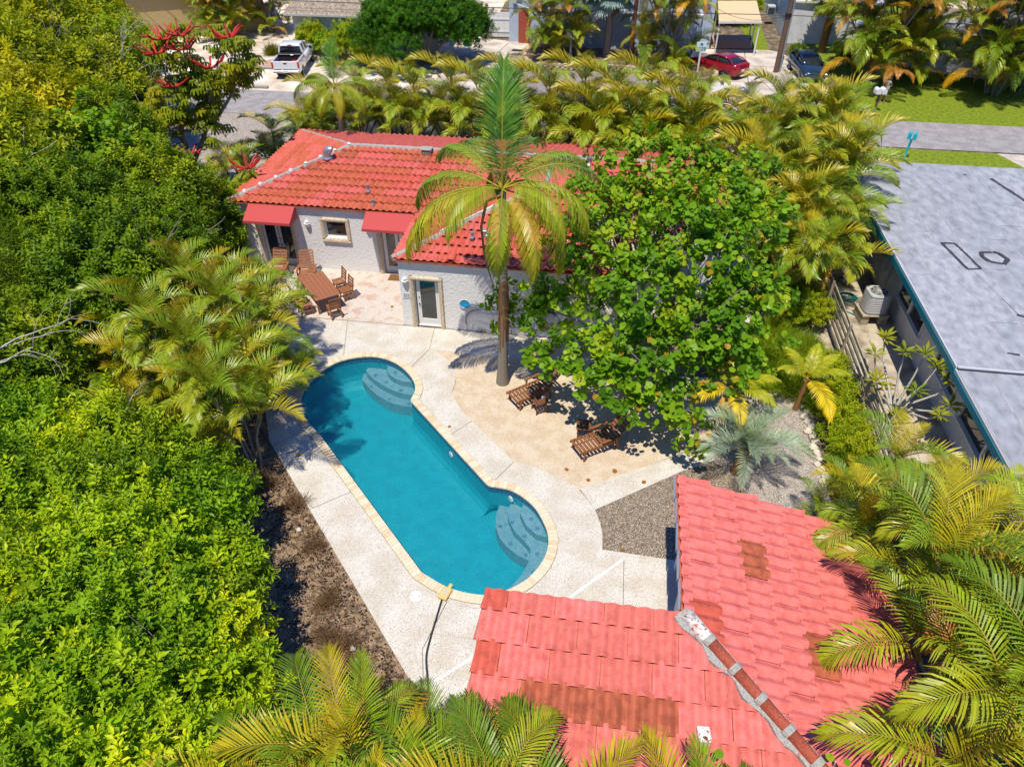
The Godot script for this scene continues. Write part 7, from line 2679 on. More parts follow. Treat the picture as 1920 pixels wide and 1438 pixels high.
	# big clumps by the houses across the street
	for q in [[-5.2, -60.9, 1.05, 9, "tall on the left of the stone planter"], [3.4, -60.2, 1.15, 10, "tall on the right of the stone planter by the red car"], [18.4, -58.4, 1.45, 9, "very tall with gold fronds at the lawn's left end"], [20.4, -60.0, 1.35, 10, "tall behind the person, second on the lawn"], [26.4, -56.8, 1.45, 9, "very tall at the lawn's right end by the white wall"], [28.4, -58.2, 1.4, 10, "tall in the far right corner of the lawn"], [-35.0, -63.5, 0.85, 9, "clump of yellowing palms before the ochre house"], [-31.6, -66.2, 0.85, 10, "clump of palms in the sand yard behind the umbrella tree"]]:
		place.call([q[3]], q[0], q[1], q[2], "areca palm " + q[4], "tall palm clumps across the street"); k += 1
	for i in protos.size():
		if not used_.has(i): protos[i].free()


func single_palm(called: String, label: String, at: Vector3, h: float, tr: Array, fronds: Array, meshes: Array, bark: Material) -> Node3D:
	var t := thing(called, label, "palm", at)
	var b := MB.new()
	var p := PackedVector3Array()
	var rad := []
	for i in 9:
		var f := i / 8.0
		p.append(Vector3(0.06 * sin(f * 2.2), h * f, -0.02 * f))
		rad.append(lerpf(tr[0], tr[1], pow(f, 0.35)))
	b.tube(p, rad, 12)
	part("trunk", b, bark, t)
	for q in fronds:   # [azimuth, tilt, mesh, size]
		put("frond", meshes[q[2]], t, p[8] + Vector3.UP * 0.05, Basis(Vector3.UP, deg_to_rad(q[0])) * Basis(Vector3.RIGHT, deg_to_rad(-q[1])) * Basis.from_scale(Vector3.ONE * q[3]))
	return t


func build_single_palms() -> void:
	# azimuth 0 points to the camera side, 90 to the right
	var t := single_palm("coconut_palm", "tall coconut palm with arching green and gold fronds at the corner of the sand", Vector3(-3.2, 0, -19.6), 7.3, [0.24, 0.11],
		[[186, 20, 3, 1.0], [160, -8, 0, 0.85], [214, -12, 0, 0.9], [238, 2, 1, 0.95], [128, -2, 1, 1.0], [262, -20, 1, 1.02], [108, -22, 0, 1.0], [86, -10, 2, 1.0], [72, -34, 4, 0.98],
			[288, -34, 1, 1.05], [306, -16, 4, 1.12], [330, -4, 2, 0.85], [40, -30, 4, 0.95], [8, -36, 2, 0.9], [60, -8, 2, 0.9], [148, -30, 2, 0.85], [196, -30, 1, 0.8]], coco, M.palmbark)
	var b := MB.new()
	for i in 26:
		var a := i * 2.4
		var y := 4.6 + 0.0 * i
		var c := Vector3(cos(a) * 0.13 + 0.05, y - (i % 5) * 0.35, sin(a) * 0.13)
		b.bar(c, c + Vector3(cos(a) * 0.06, -1.1 - (i % 3) * 0.3, sin(a) * 0.06), 0.05, 0.018, Vector3(cos(a), 0, sin(a)))
	part("dead_strips", b, M.boot, t)
	b = MB.new()
	b.tube(PackedVector3Array([Vector3(0.0, 7.2, 0.1), Vector3(-0.35, 7.15, 0.45), Vector3(-0.5, 6.4, 0.6), Vector3(-0.42, 5.3, 0.55), Vector3(-0.2, 4.2, 0.35)]), [0.045, 0.05, 0.04, 0.03, 0.015], 7)
	part("spathe", b, M.boot, t)
	single_palm("coconut_palm", "coconut palm with drooping pale fronds left of the street hedge, before the pickup", Vector3(-13.9, 0, -34.6), 5.3, [0.2, 0.11],
		[[180, 24, 3, 0.62], [215, 4, 0, 0.68], [150, 2, 0, 0.66], [250, -6, 1, 0.68], [105, -6, 1, 0.66], [285, -12, 1, 0.7], [70, -14, 2, 0.7], [310, -20, 2, 0.66], [30, -20, 4, 0.62], [345, -26, 2, 0.62], [128, -12, 4, 0.66], [232, -18, 2, 0.64], [265, -26, 4, 0.6]], coco, M.palmbark)
	# pindo palm: silver-green, arching from near the ground
	var fr := []
	for i in 22:
		fr.append([i * 137.5, -18 + (i * 7) % 38 if i > 4 else 22 - i * 3, i % 3, 0.82 + (i % 4) * 0.06])
	single_palm("pindo_palm", "silvery blue-green pindo palm behind the top edge of the pavilion roof", Vector3(4.75, 0, -16.3), 0.9, [0.24, 0.2], fr, pindo, M.boot)
	fr = []
	for q in [[-60, -22, 0, 0.95], [-95, -8, 1, 0.95], [15, -26, 0, 1.0], [50, -14, 2, 1.05], [88, -4, 2, 1.0], [170, 12, 2, 0.85], [-20, -40, 1, 0.8], [125, 4, 2, 0.9], [-140, 4, 2, 0.8]]: fr.append(q)
	single_palm("yellowing_palm", "small palm with yellow and rusty fronds between the sea grape and the pindo palm", Vector3(4.2, 0, -17.7), 2.1, [0.09, 0.06], fr, yellowf, M.palmbark)
	fr = []
	for q in [[22, -20, 0, 1.25], [75, 0, 2, 0.9], [-70, 0, 2, 0.9], [160, 10, 2, 0.9], [120, 6, 2, 0.9], [-130, 8, 2, 0.9]]: fr.append(q)
	single_palm("yellowing_palm", "small palm trailing one bright yellow frond beside the row of white stones", Vector3(7.0, 0, -19.6), 1.3, [0.1, 0.08], fr, yellowf, M.boot)
	# Bismarck and sabal palms across the street
	fr = []
	for i in 20: fr.append([i * 137.5 + 20, 34 - i * 4.2, i % 2, 1.15])
	for i in 9: fr.append([i * 41.0, -74 - (i % 3) * 6, 2, 1.0])
	single_palm("fan_palm", "silver blue fan palm in the middle of the stone planter", Vector3(-1.3, 0.3, -61.3), 4.4, [0.34, 0.28], fr, bismarck, M.palmbark)
	fr = []
	for i in 26: fr.append([i * 137.5, 46 - i * 4.4, i % 2, 1.2])
	single_palm("sabal_palm", "green sabal palm with a shaggy trunk right of the tall utility pole", Vector3(16.4, 0, -66.6), 4.0, [0.3, 0.34], fr, sabal, M.boot)


# the same leaves a little paler or deeper, from plant to plant
func tone(p: Array, k: float) -> Array:
	var o := []
	for c in p: o.append(Color(c.r * k * k, c.g * k, c.b))
	return o


func build_thicket() -> void:
	# bright shrubs beside the mulch: rows counted away from the pool deck
	var rows := [[[-11.1, -12.0, 2.7, 1.35], [-10.1, -10.5, 3.0, 1.5], [-9.05, -8.9, 2.8, 1.4], [-8.1, -7.5, 3.2, 1.45], [-7.2, -6.2, 2.9, 1.4], [-6.5, -4.9, 2.9, 1.3]],
		[[-13.0, -12.0, 3.7, 1.75], [-11.8, -10.2, 4.0, 1.8], [-10.6, -8.5, 4.1, 1.8], [-9.4, -6.9, 4.1, 1.8], [-8.3, -5.4, 4.0, 1.7], [-7.0, -4.0, 3.6, 1.5]],
		[[-15.6, -11.6, 4.1, 2.0], [-14.0, -9.4, 4.4, 2.0], [-12.4, -7.2, 4.4, 2.0], [-10.8, -5.0, 4.3, 2.0], [-9.2, -3.4, 4.0, 1.8]]]
	var seed_ := 400
	for i in 3:
		for j in rows[i].size():
			var q: Array = rows[i][j]
			var lab: String = ["bright leafy shrub of the row along the mulch bed, %s from the palm grove", "tall bright shrub of the middle row left of the mulch, %s from the palm grove", "tall bright shrub of the outer left row, %s from the dark trees"][i] % ORD[j]
			shrub("leafy_shrub", lab, "shrub", "bright leafy shrubs left of the pool", Vector3(q[0], 0, q[1]), q[2], q[3], [["fine0", "fine1", "broad0"], ["broad1", "fine2", "broad2"], ["fine1", "broad0", "fine0"]][(i * 2 + j) % 3], Vector2(0.85, 1.6), tone(MANGROVE, [1.0, 1.18, 0.86, 1.08, 0.94][(i + j * 2) % 5]), 30.0, seed_, M.bark, 0.12)
			seed_ += 1
	# wild trees, [x, z, height, radius, kind, label]
	for q in [[-17.6, -14.6, 4.9, 2.0, 0, "dark leafy tree left of the palm grove, nearest of the wild trees"], [-20.4, -16.8, 6.2, 2.5, 3, "feathery dark needled tree at the left edge beside the bare branch"], [-16.6, -18.4, 6.0, 2.2, 0, "dark wild tree just behind the left palm grove"], [-19.4, -20.4, 7.0, 2.5, 1, "dark wild tree second behind the palm grove"],
			[-16.6, -21.8, 5.4, 2.1, 1, "rounded dark tree between the palm grove and the bungalow"], [-18.2, -24.4, 6.0, 2.1, 0, "dark tree left of the first red awning"], [-16.9, -26.2, 3.7, 1.3, 0, "leafy tree brushing the left end of the first red awning"], [-22.4, -22.0, 8.0, 2.8, 2, "olive green tree above the round-leaved one"], [-20.3, -25.0, 6.8, 2.2, 4, "round-leaved sea grape tree among the wild trees at the upper left"],
			[-24.2, -26.0, 8.2, 2.9, 2, "olive tree in the middle of the wild trees"], [-22.4, -28.6, 6.6, 2.2, 1, "dark tree just left of the umbrella tree trunk"], [-27.4, -24.6, 8.6, 3.1, 2, "olive tree at the left edge of the picture, lower one"], [-28.0, -29.6, 8.8, 3.1, 2, "olive tree left of the dead grey branches"], [-25.6, -32.6, 7.2, 2.5, 2, "thin olive tree tangled with dead grey branches"],
			[-32.4, -31.4, 9.2, 3.4, 2, "tall olive tree at the left edge, upper one"], [-31.0, -36.8, 8.8, 3.2, 2, "tall olive tree behind the dead grey branches"], [-36.6, -38.4, 9.6, 3.6, 2, "tall olive tree in the top left corner"], [-28.0, -37.4, 7.4, 2.5, 5, "yellow green tree beside the dead branches at the top"], [-34.6, -44.0, 9.0, 3.4, 2, "farthest olive tree at the top left"], [-42.0, -42.0, 10.0, 4.0, 2, "outermost tall tree of the top left corner"], [-31.4, -42.6, 7.0, 2.6, 5, "yellow green tree in front of the ochre house"], [-23.2, -18.2, 7.0, 2.8, 3, "feathery dark tree at the left edge behind the bare branch"], [-38.0, -33.0, 9.8, 3.6, 2, "outer olive tree at the left edge near the top"], [-40.0, -50.0, 9.0, 4.0, 2, "tree beyond the wild wood by the road at the far left"]]:
		var kind: int = q[4]
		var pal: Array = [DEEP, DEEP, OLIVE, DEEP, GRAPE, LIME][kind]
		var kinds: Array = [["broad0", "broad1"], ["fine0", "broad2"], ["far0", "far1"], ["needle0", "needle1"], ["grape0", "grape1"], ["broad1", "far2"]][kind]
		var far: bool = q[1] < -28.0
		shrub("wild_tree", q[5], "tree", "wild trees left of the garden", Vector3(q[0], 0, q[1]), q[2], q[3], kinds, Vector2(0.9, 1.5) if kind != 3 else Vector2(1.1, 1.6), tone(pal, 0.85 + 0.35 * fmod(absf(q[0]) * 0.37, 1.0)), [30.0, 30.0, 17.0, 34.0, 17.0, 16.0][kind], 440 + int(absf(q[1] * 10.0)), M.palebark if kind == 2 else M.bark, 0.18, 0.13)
	# dead grey branches
	var dead := [[Vector3(-17.6, 4.2, -13.0), Vector3(1.0, 0.35, -0.65), 1.9, 0.045, "long bare grey branch reaching over the palm grove from the left edge"], [Vector3(-17.4, 4.0, -12.6), Vector3(1.0, 0.02, -0.12), 1.6, 0.04, "lower bare grey branch lying nearly level at the left edge"], [Vector3(-13.0, 2.6, -12.9), Vector3(0.5, 0.7, -0.2), 0.7, 0.03, "small bare grey twig rising among the bright shrubs"]]
	for i in dead.size():
		var b := MB.new()
		var r := RandomNumberGenerator.new()
		r.seed = 60 + i
		limb(b, dead[i][0], dead[i][1].normalized(), dead[i][2], dead[i][3], 3, r, 2, 0.05)
		meta(part("bare_branch", b, M.palebark, self), dead[i][4], "branch")
	for q in [[-25.2, -31.4, 7.6, "leafless grey tree at the top, left of the red flowers"], [-26.8, -34.6, 8.2, "leafless grey tree behind the first, under the top edge"], [-23.8, -33.6, 6.4, "low tangle of leafless grey branches beside the umbrella tree"], [-28.8, -31.2, 8.6, "leafless grey tree leaning out of the olive trees"]]:
		var t := thing("bare_tree", q[3], "tree", Vector3(q[0], 0, q[1]), 0.0, "leafless grey trees")
		var b := MB.new()
		b.tube(PackedVector3Array([Vector3.ZERO, Vector3(0.1, q[2] * 0.3, 0), Vector3(0.2, q[2] * 0.5, 0.1)]), [0.13, 0.09], 8)
		part("trunk", b, M.palebark, t)
		b = MB.new()
		var r := RandomNumberGenerator.new()
		r.seed = int(q[2] * 100)
		for i in 5:
			var a := TAU * i / 5.0
			limb(b, Vector3(0.15, q[2] * (0.34 + 0.035 * i), 0.05), Vector3(cos(a), 1.0, sin(a)).normalized(), q[2] * 0.27, 0.055, 4, r, 2, 0.1)
		part("branches", b, M.palebark, t)


func build_sea_grape() -> void:
	var t := thing("sea_grape_tree", "broad sea grape tree with big round leaves over the sand and loungers", "tree", Vector3(1.6, 0, -19.2))
	var o := Vector3(1.6, 0, -19.2)
	var b := MB.new()
	b.tube(PackedVector3Array([Vector3.ZERO, Vector3(0.1, 0.8, 0.0), Vector3(-0.1, 1.6, -0.2), Vector3(0.2, 2.4, -0.3)]), [0.2, 0.17, 0.15, 0.12], 10)
	part("trunk", b, M.palebark, t)
	var list := [[-1.3, 3.2, -20.4, 1.0], [-2.4, 2.7, -19.9, 0.7], [0.3, 4.6, -21.6, 1.35], [1.9, 5.4, -24.0, 1.3], [4.0, 5.2, -24.0, 1.2], [1.2, 4.1, -19.4, 1.5], [3.3, 4.8, -20.9, 1.5], [5.0, 4.8, -22.8, 0.95], [3.7, 3.5, -18.9, 1.4], [1.7, 2.9, -17.9, 1.3], [-0.2, 2.8, -17.9, 1.1], [0.5, 2.3, -16.9, 0.85], [2.5, 1.8, -17.0, 0.8], [3.1, 1.3, -16.4, 0.5], [-1.5, 2.3, -18.2, 0.6], [4.8, 3.9, -20.2, 1.0], [0.8, 5.0, -24.6, 0.9], [4.3, 2.6, -18.4, 0.9], [-3.0, 3.2, -20.8, 0.4], [-3.5, 2.7, -20.4, 0.35], [-3.3, 2.1, -20.1, 0.3], [-0.8, 4.9, -25.0, 0.7], [5.6, 4.8, -24.6, 0.9], [-1.2, 4.0, -21.6, 0.5], [2.6, 5.6, -22.4, 1.1], [1.4, 1.75, -16.5, 0.4], [0.0, 5.6, -25.6, 0.85], [1.4, 6.0, -26.2, 0.9], [2.9, 6.0, -26.0, 0.9], [4.6, 5.6, -26.4, 0.9], [-0.3, 5.2, -23.4, 0.8], [-1.5, 4.4, -22.8, 0.6]]
	var blobs := []
	var limbs := MB.new()
	var r := RandomNumberGenerator.new()
	r.seed = 71
	for q in list:
		var c := Vector3(q[0], q[1], q[2]) - o
		blobs.append([c, Vector3(q[3] * 1.05, q[3] * 0.72, q[3] * 1.05)])
		var from := Vector3(0.1, 1.5 + r.randf() * 0.8, -0.2)
		var mid := from.lerp(c, 0.5) + Vector3(r.randf_range(-0.3, 0.3), 0.35, r.randf_range(-0.3, 0.3))
		limbs.tube(PackedVector3Array([from, from.lerp(mid, 0.5) + any_dir(r) * 0.15, mid, mid.lerp(c, 0.5) + any_dir(r) * 0.15, c]), [0.085, 0.06, 0.045, 0.03, 0.014], 6, false)
		for k in 3:
			limb(limbs, mid.lerp(c, 0.4), ((c - mid).normalized() + any_dir(r) * 0.8).normalized(), q[3] * 0.8, 0.022, 1, r)
	part("branches", limbs, M.palebark, t)
	var sets := fill(blobs, 7.0, ["grape0", "grape1", "grape2"], Vector2(0.85, 1.3), tone(GRAPE, 0.92), 72, 0.5, 0.35)
	for i in 3:
		scatter("foliage", sprigs["grape%d" % i], sets[i][0], sets[i][1], t)
	# the outermost leaves, one by one
	var kinds := []
	for i in 5:
		b = MB.new()
		b.col = GRAPE[1].lerp(GRAPE[3], i / 4.0)
		if i == 4: b.col = Color(0.42, 0.26, 0.02)
		round_leaf(b, Vector3.ZERO, Vector3(0, 0.15, 1).normalized(), Vector3.UP, 0.10, -0.05 + 0.12 * i)
		kinds.append(b.mesh(M.leaf))
	for i in 260:
		var bl: Array = blobs[r.randi() % blobs.size()]
		var d := (any_dir(r) + Vector3(-0.2, 0.5, 0.7)).normalized()
		var p: Vector3 = bl[0] + d * bl[1] * 1.04
		var y := (d + Vector3.UP * 0.8 + any_dir(r) * 0.5).normalized()
		var x := y.cross(any_dir(r)).normalized()
		put("leaf", kinds[mini(r.randi() % 22, 4) if r.randf() < 0.3 else r.randi() % 4], t, p, Basis(x, y, x.cross(y)))
	# young sea grape shoots that stand before the pavilion roof
	for q in [[2.55, -5.9, 3.45, "sea grape shoot against the roof just left of the ridge caps"], [4.75, -6.1, 3.4, "sea grape shoot standing taller right of the ridge caps"], [5.6, -6.2, 3.2, "sea grape shoot at the right, next to the gold palm frond"], [4.1, -5.4, 2.9, "lowest sea grape shoot over the near end of the ridge caps"]]:
		var s := thing("sea_grape_shoot", q[3], "shrub", Vector3(q[0], 0, q[1]), 0.0, "young sea grape shoots before the pavilion")
		b = MB.new()
		var h: float = q[2]
		b.tube(PackedVector3Array([Vector3.ZERO, Vector3(0.1, h * 0.5, 0.1), Vector3(0, h, 0)]), [0.03, 0.012], 6)
		part("stem", b, M.palebark, s)
		for i in 16:
			var f := 1.0 - i * 0.045
			var a := i * 2.4
			var d := Vector3(cos(a), 0.25, sin(a)).normalized()
			put("leaf", kinds[i % 4], s, Vector3(0, h * f, 0) + d * 0.12, Basis(Vector3.UP, -a + PI / 2) * Basis(Vector3.RIGHT, r.randf_range(-0.7, 0.2)) * Basis.from_scale(Vector3.ONE * r.randf_range(0.6, 0.95)))


func build_umbrella_trees() -> void:
	var t := thing("umbrella_tree", "tall umbrella tree with red flower spikes left of the bungalow", "tree", Vector3(-22.0, 0, -33.2))
	var o := Vector3(-22.0, 0, -33.2)
	var heads := [[-17.8, 7.0, 1.25], [-19.2, 5.6, 1.35], [-21.0, 5.0, 1.5], [-22.1, 3.9, 1.2], [-20.0, 4.0, 1.1], [-21.2, 7.3, 0.8], [-19.8, 7.9, 0.75], [-17.9, 8.1, 0.6], [-20.1, 6.6, 0.9], [-17.9, 5.7, 0.9], [-17.4, 6.4, 0.7]]
	var b := MB.new()
	b.tube(PackedVector3Array([Vector3(0, 0, 0), Vector3(0.15, 2.0, 0.1), Vector3(0.4, 3.6, 0.2), Vector3(0.9, 4.8, 0.3)]), [0.2, 0.16, 0.13, 0.08], 9)
	b.tube(PackedVector3Array([Vector3(0.3, 0, 0.2), Vector3(0.45, 1.6, 0.3), Vector3(1.6, 3.2, 0.4), Vector3(2.5, 4.8, 0.5), Vector3(3.6, 6.2, 0.6)]), [0.16, 0.13, 0.11, 0.08, 0.05], 9)
	part("trunk", b, M.palebark, t)
	var blobs := []
	var lb := MB.new()
	for q in heads:
		var c := Vector3(q[0], q[1], -32.4) - o
		blobs.append([c, Vector3(q[2], q[2] * 0.75, q[2])])
		var from := Vector3(0.4, 3.4, 0.2) if q[0] < -19.5 else Vector3(1.8, 3.6, 0.4)
		lb.tube(PackedVector3Array([from, from.lerp(c, 0.5) + Vector3(0, -0.2, 0.1), c]), [0.07, 0.05, 0.03], 6, false)
	part("branches", lb, M.palebark, t)
	var pal := [Color(0.17, 0.25, 0.012), Color(0.28, 0.34, 0.014), Color(0.42, 0.40, 0.016)]
	var sets := fill(blobs, 2.0, ["whorl0", "whorl1", "whorl2"], Vector2(0.85, 1.15), pal, 81, 0.2, 0.6)
	for i in 3:
		var up := []
		for x in sets[i][0]:
			up.append(Transform3D(Basis(Vector3.UP, x.origin.x * 9.0).scaled(Vector3.ONE * x.basis.get_scale().x), x.origin))
		scatter("foliage", sprigs["whorl%d" % i], up, sets[i][1], t)
	flowers(t, [[-17.0, 8.3], [-19.2, 8.3], [-20.1, 8.1], [-18.2, 7.0], [-20.3, 6.1], [-19.3, 7.7], [-20.6, 7.5], [-21.8, 2.7], [-20.4, 2.9]], -31.2, o)
	var s := thing("umbrella_tree", "small umbrella tree with one red flower head at the left corner of the tiled roof", "tree", Vector3(-17.2, 0, -28.6))
	b = MB.new()
	b.tube(PackedVector3Array([Vector3.ZERO, Vector3(0.2, 1.6, 0), Vector3(1.0, 3.5, 0.1)]), [0.08, 0.06, 0.035], 7)
	part("trunk", b, M.palebark, s)
	sets = fill([[Vector3(0.9, 2.9, 0.1), Vector3(0.6, 0.4, 0.6)], [Vector3(0.3, 2.2, 0), Vector3(0.7, 0.5, 0.7)]], 2.6, ["whorl0"], Vector2(0.7, 0.9), pal, 82)
	scatter("foliage", sprigs["whorl0"], sets[0][0], sets[0][1], s)
	flowers(s, [[-16.1, 3.6]], -28.5, Vector3(-17.2, 0, -28.6))


func flowers(t: Node, spots: Array, z: float, o: Vector3) -> void:
	var r := RandomNumberGenerator.new()
	r.seed = 83
	for q in spots:
		var c := Vector3(q[0], q[1], z) - o
		for i in 8:
			var a := TAU * i / 8.0 + r.randf() * 0.5
			var l := r.randf_range(0.65, 1.0)
			var d := Vector3(cos(a), 0.0, sin(a))
			var b := MB.new()
			b.col = Color(0.55, 0.03, 0.015).lerp(Color(0.26, 0.02, 0.02), r.randf())
			b.tube(PackedVector3Array([c, c + d * l * 0.35 + Vector3.UP * 0.06, c + d * l * 0.7 + Vector3.UP * (0.1 + r.randf() * 0.25), c + d * l + Vector3.UP * (0.15 + r.randf() * 0.4)]), [0.02, 0.042, 0.046, 0.024], 6)
			part("flower_spike", b, M.paint, t)


func build_small_plants() -> void:
	# grassy clumps and low shrubs by the fence
	var i := 0
	for q in [[5.6, -22.2, 0.9], [6.5, -22.9, 0.95], [7.3, -22.2, 0.9], [6.2, -21.2, 0.9], [7.1, -20.9, 1.0], [7.9, -21.4, 0.85], [6.9, -23.9, 0.85], [7.8, -23.0, 0.8], [7.9, -20.2, 0.9], [5.5, -20.9, 0.75]]:
		var t := thing("grass_clump", "arching grass clump between sea grape and fence, %s from the sea grape side" % ORD[i], "grass clump", Vector3(q[0], 0, q[1]), 0.0, "arching grass clumps by the fence")
		var r := RandomNumberGenerator.new()
		r.seed = 500 + i
		var w := []
		var c := []
		for k in 85:
			var a := r.randf() * TAU
			var d: float = sqrt(r.randf()) * q[2] * 0.62
			var y := (Vector3(cos(a) * d * 1.5, 1.0, sin(a) * d * 1.5) + any_dir(r) * 0.3).normalized()
			var x := y.cross(any_dir(r)).normalized()
			w.append(Transform3D(Basis(x, y, x.cross(y)).scaled(Vector3.ONE * r.randf_range(0.7, 1.25)), Vector3(cos(a) * d, 0.12 + (0.6 - d) * 0.5 * r.randf(), sin(a) * d)))
			c.append(Color(0.16, 0.30, 0.012).lerp(Color(0.36, 0.42, 0.016), r.randf()))
		scatter("blades", sprigs["grass%d" % (i % 3)], w, c, t)
		i += 1
	shrub("round_bush", "dense round green bush at the far end of the rail fence", "shrub", "", Vector3(8.0, 0, -24.9), 1.55, 0.98, ["fine0", "fine1"], Vector2(0.7, 0.95), LIME, 62.0, 520, M.bark, 0.02, 0.03)
	i = 0
	for z in [-21.6, -20.3, -19.0, -17.8, -16.7, -15.6]:
		shrub("low_hedge_plant", "low yellow-green hedge plant along the foot of the rail fence, %s from the round bush" % ORD[i], "hedge plant", "low hedge plants along the fence", Vector3(8.3, 0, z), 0.95, 0.72, ["fine2", "broad2"], Vector2(0.6, 0.85), LIME, 62.0, 530 + i, M.bark, 0.02, 0.02)
		i += 1
	# red bromeliad
	var t := thing("red_bromeliad", "red and orange leafed plant against the rail fence", "plant", Vector3(8.62, 0, -21.3))
	for k in 14:
		var b := MB.new()
		var a := k * 2.4
		var e := 0.35 + (k % 5) * 0.22
		var d := Vector3(cos(a) * cos(e), sin(e), sin(a) * cos(e))
		b.col = Color(0.42, 0.015, 0.03) if k % 4 else Color(0.55, 0.20, 0.04)
		leaf_at(b, Vector3(0, 0.45, 0), d, (Vector3.UP - d * d.y).normalized(), 0.5, 0.11, 0.2)
		part("leaf", b, M.leaf, t)
	# plumeria: bare forked limbs with leaf rosettes at their ends
	t = thing("plumeria", "plumeria with bare grey forks and long leaves in the side passage", "tree", Vector3(9.75, 0, -18.9))
	var o := Vector3(9.75, 0, -18.9)
	var b := MB.new()
	b.tube(PackedVector3Array([Vector3.ZERO, Vector3(0.05, 0.5, 0), Vector3(0, 0.9, 0.05)]), [0.09, 0.07, 0.06], 8)
	part("trunk", b, M.palebark, t)
	b = MB.new()
	var w := []
	var c := []
	var r := RandomNumberGenerator.new()
	r.seed = 540
	for q in [[9.0, 2.3, -20.0], [9.7, 2.7, -19.6], [10.2, 2.8, -19.4], [10.6, 2.5, -19.2], [9.9, 2.1, -18.4], [11.0, 2.3, -18.8], [10.5, 1.8, -17.7], [9.3, 1.6, -17.7], [8.9, 2.0, -18.9], [10.9, 1.9, -18.1], [9.4, 2.5, -20.6]]:
		var p := Vector3(q[0], q[1], q[2]) - o
		var m := Vector3(p.x * 0.35, 0.9 + p.y * 0.18, p.z * 0.35)
		b.tube(PackedVector3Array([Vector3(0, 0.85, 0.05), m, m.lerp(p, 0.5) + Vector3(p.x, -0.3, p.z) * 0.12, p]), [0.05, 0.04, 0.03, 0.024], 6)
		for k in 2:
			var x := any_dir(r)
			x.y = 0
			w.append(Transform3D(Basis(Vector3.UP, r.randf() * TAU).scaled(Vector3.ONE * r.randf_range(0.95, 1.2)), p))
			c.append(Color(0.19, 0.28, 0.014).lerp(Color(0.38, 0.38, 0.016), r.randf()))
	part("limbs", b, M.palebark, t)
	scatter("foliage", sprigs["long0"], w, c, t)
	# ageing banana-like leaves on the passage
	t = thing("banana_plant", "small banana plant with torn yellow leaves between the fence and the air conditioner", "plant", Vector3(9.45, 0, -20.4))
	for k in 7:
		b = MB.new()
		var a := k * 2.4 + 0.5
		var d := Vector3(cos(a), 0.55 - 0.12 * k, sin(a)).normalized()
		b.col = [Color(0.36, 0.30, 0.02), Color(0.16, 0.22, 0.016), Color(0.42, 0.26, 0.03)][k % 3]
		leaf_at(b, Vector3(0, 0.5 + 0.06 * k, 0), d, (Vector3.UP - d * d.y).normalized(), 0.95, 0.26, 0.12)
		part("leaf", b, M.leaf, t)
	b = MB.new()
	b.tube(PackedVector3Array([Vector3.ZERO, Vector3(0, 0.95, 0)]), [0.06, 0.035], 7)
	part("stem", b, M.stem, t)
	# white stones edging the gravel
	var kinds := []
	for k in 3:
		b = MB.new()
		b.lathe(pv([0, -0.06, 0.13, -0.02, 0.15, 0.06, 0.09, 0.13, 0, 0.14]), Vector3.ZERO, 7)
		for q in b.v.size(): b.v[q] += Vector3(sin(b.v[q].y * 31 + k), cos(b.v[q].x * 27), sin(b.v[q].z * 29 + k)) * 0.022
		kinds.append(b.mesh(M.pale_rock))
	for k in 15:
		var f := k / 14.0
		var p := Vector3(lerpf(7.28, 7.34, f) + sin(k * 2.1) * 0.08, 0.03, lerpf(-19.7, -16.2, f))
		meta(put("edging_stone", kinds[k % 3], self, p, Basis(Vector3.UP, k * 1.3).scaled(Vector3.ONE * (0.75 + 0.3 * fmod(k * 0.37, 1.0)))), "pale edging stone in the line along the gravel, %s from the yellow palm" % ORD[k], "stone", "pale stones edging the gravel")
	# dry weeds on the mulch
	i = 0
	for q in [[-5.5, -8.85], [-5.1, -8.2], [-6.0, -8.9], [-4.5, -7.7], [-8.4, -13.0], [-9.6, -13.7], [-6.3, -9.9], [-7.3, -11.6]]:
		t = thing("dry_weed", "brown dried weed tuft on the mulch bed, %s" % ["beside the white shells", "nearest the drain channel", "under the bright shrubs by the shells", "in the lower corner by the deck edge", "just below the palm grove", "at the foot of the leaning palm stem", "beside the middle of the deck edge", "half way along the upper deck edge"][i], "weed", Vector3(q[0], 0, q[1]), 0.0, "dried weeds on the mulch")
		r.seed = 560 + i
		w = []; c = []
		for k in 22:
			var y := (any_dir(r) + Vector3.UP * 0.4).normalized()
			var x := y.cross(any_dir(r)).normalized()
			w.append(Transform3D(Basis(x, y, x.cross(y)).scaled(Vector3.ONE * r.randf_range(0.35, 0.75)), Vector3(r.randf_range(-0.25, 0.25), 0.06, r.randf_range(-0.25, 0.25))))
			c.append(Color(0.20, 0.11, 0.06).lerp(Color(0.34, 0.22, 0.13), r.randf()))
		scatter("stalks", sprigs["grass%d" % (i % 3)], w, c, t)
		i += 1
	# leaf litter nobody could count
	w = []; c = []
	r.seed = 580
	b = MB.new()
	leaf_at(b, Vector3.ZERO, Vector3.BACK, Vector3.UP, 0.09, 0.045, 0.2)
	for k in 2600:
		var f := r.randf()
		var off := absf(r.randfn(0.0, 0.9)) + 0.08
		var p := Vector2(-9.6, -14.75).lerp(Vector2(-3.05, -7.5), f) + Vector2(-0.741, 0.671) * off
		w.append(Transform3D(Basis(Vector3.UP, r.randf() * TAU) * Basis(Vector3.RIGHT, r.randf_range(-0.4, 0.4)).scaled(Vector3.ONE * r.randf_range(0.4, 1.2)), Vector3(p.x, 0.0 + r.randf() * 0.02, p.y)))
		c.append([Color(0.10, 0.055, 0.03), Color(0.20, 0.12, 0.06), Color(0.05, 0.035, 0.025), Color(0.30, 0.20, 0.11)][r.randi() % 4])
	meta(scatter("leaf_litter", b.mesh(M.leaf), w, c, self), "brown leaf litter strewn over the mulch bed beside the deck", "leaf litter")
	# single fallen leaves
	b = MB.new()
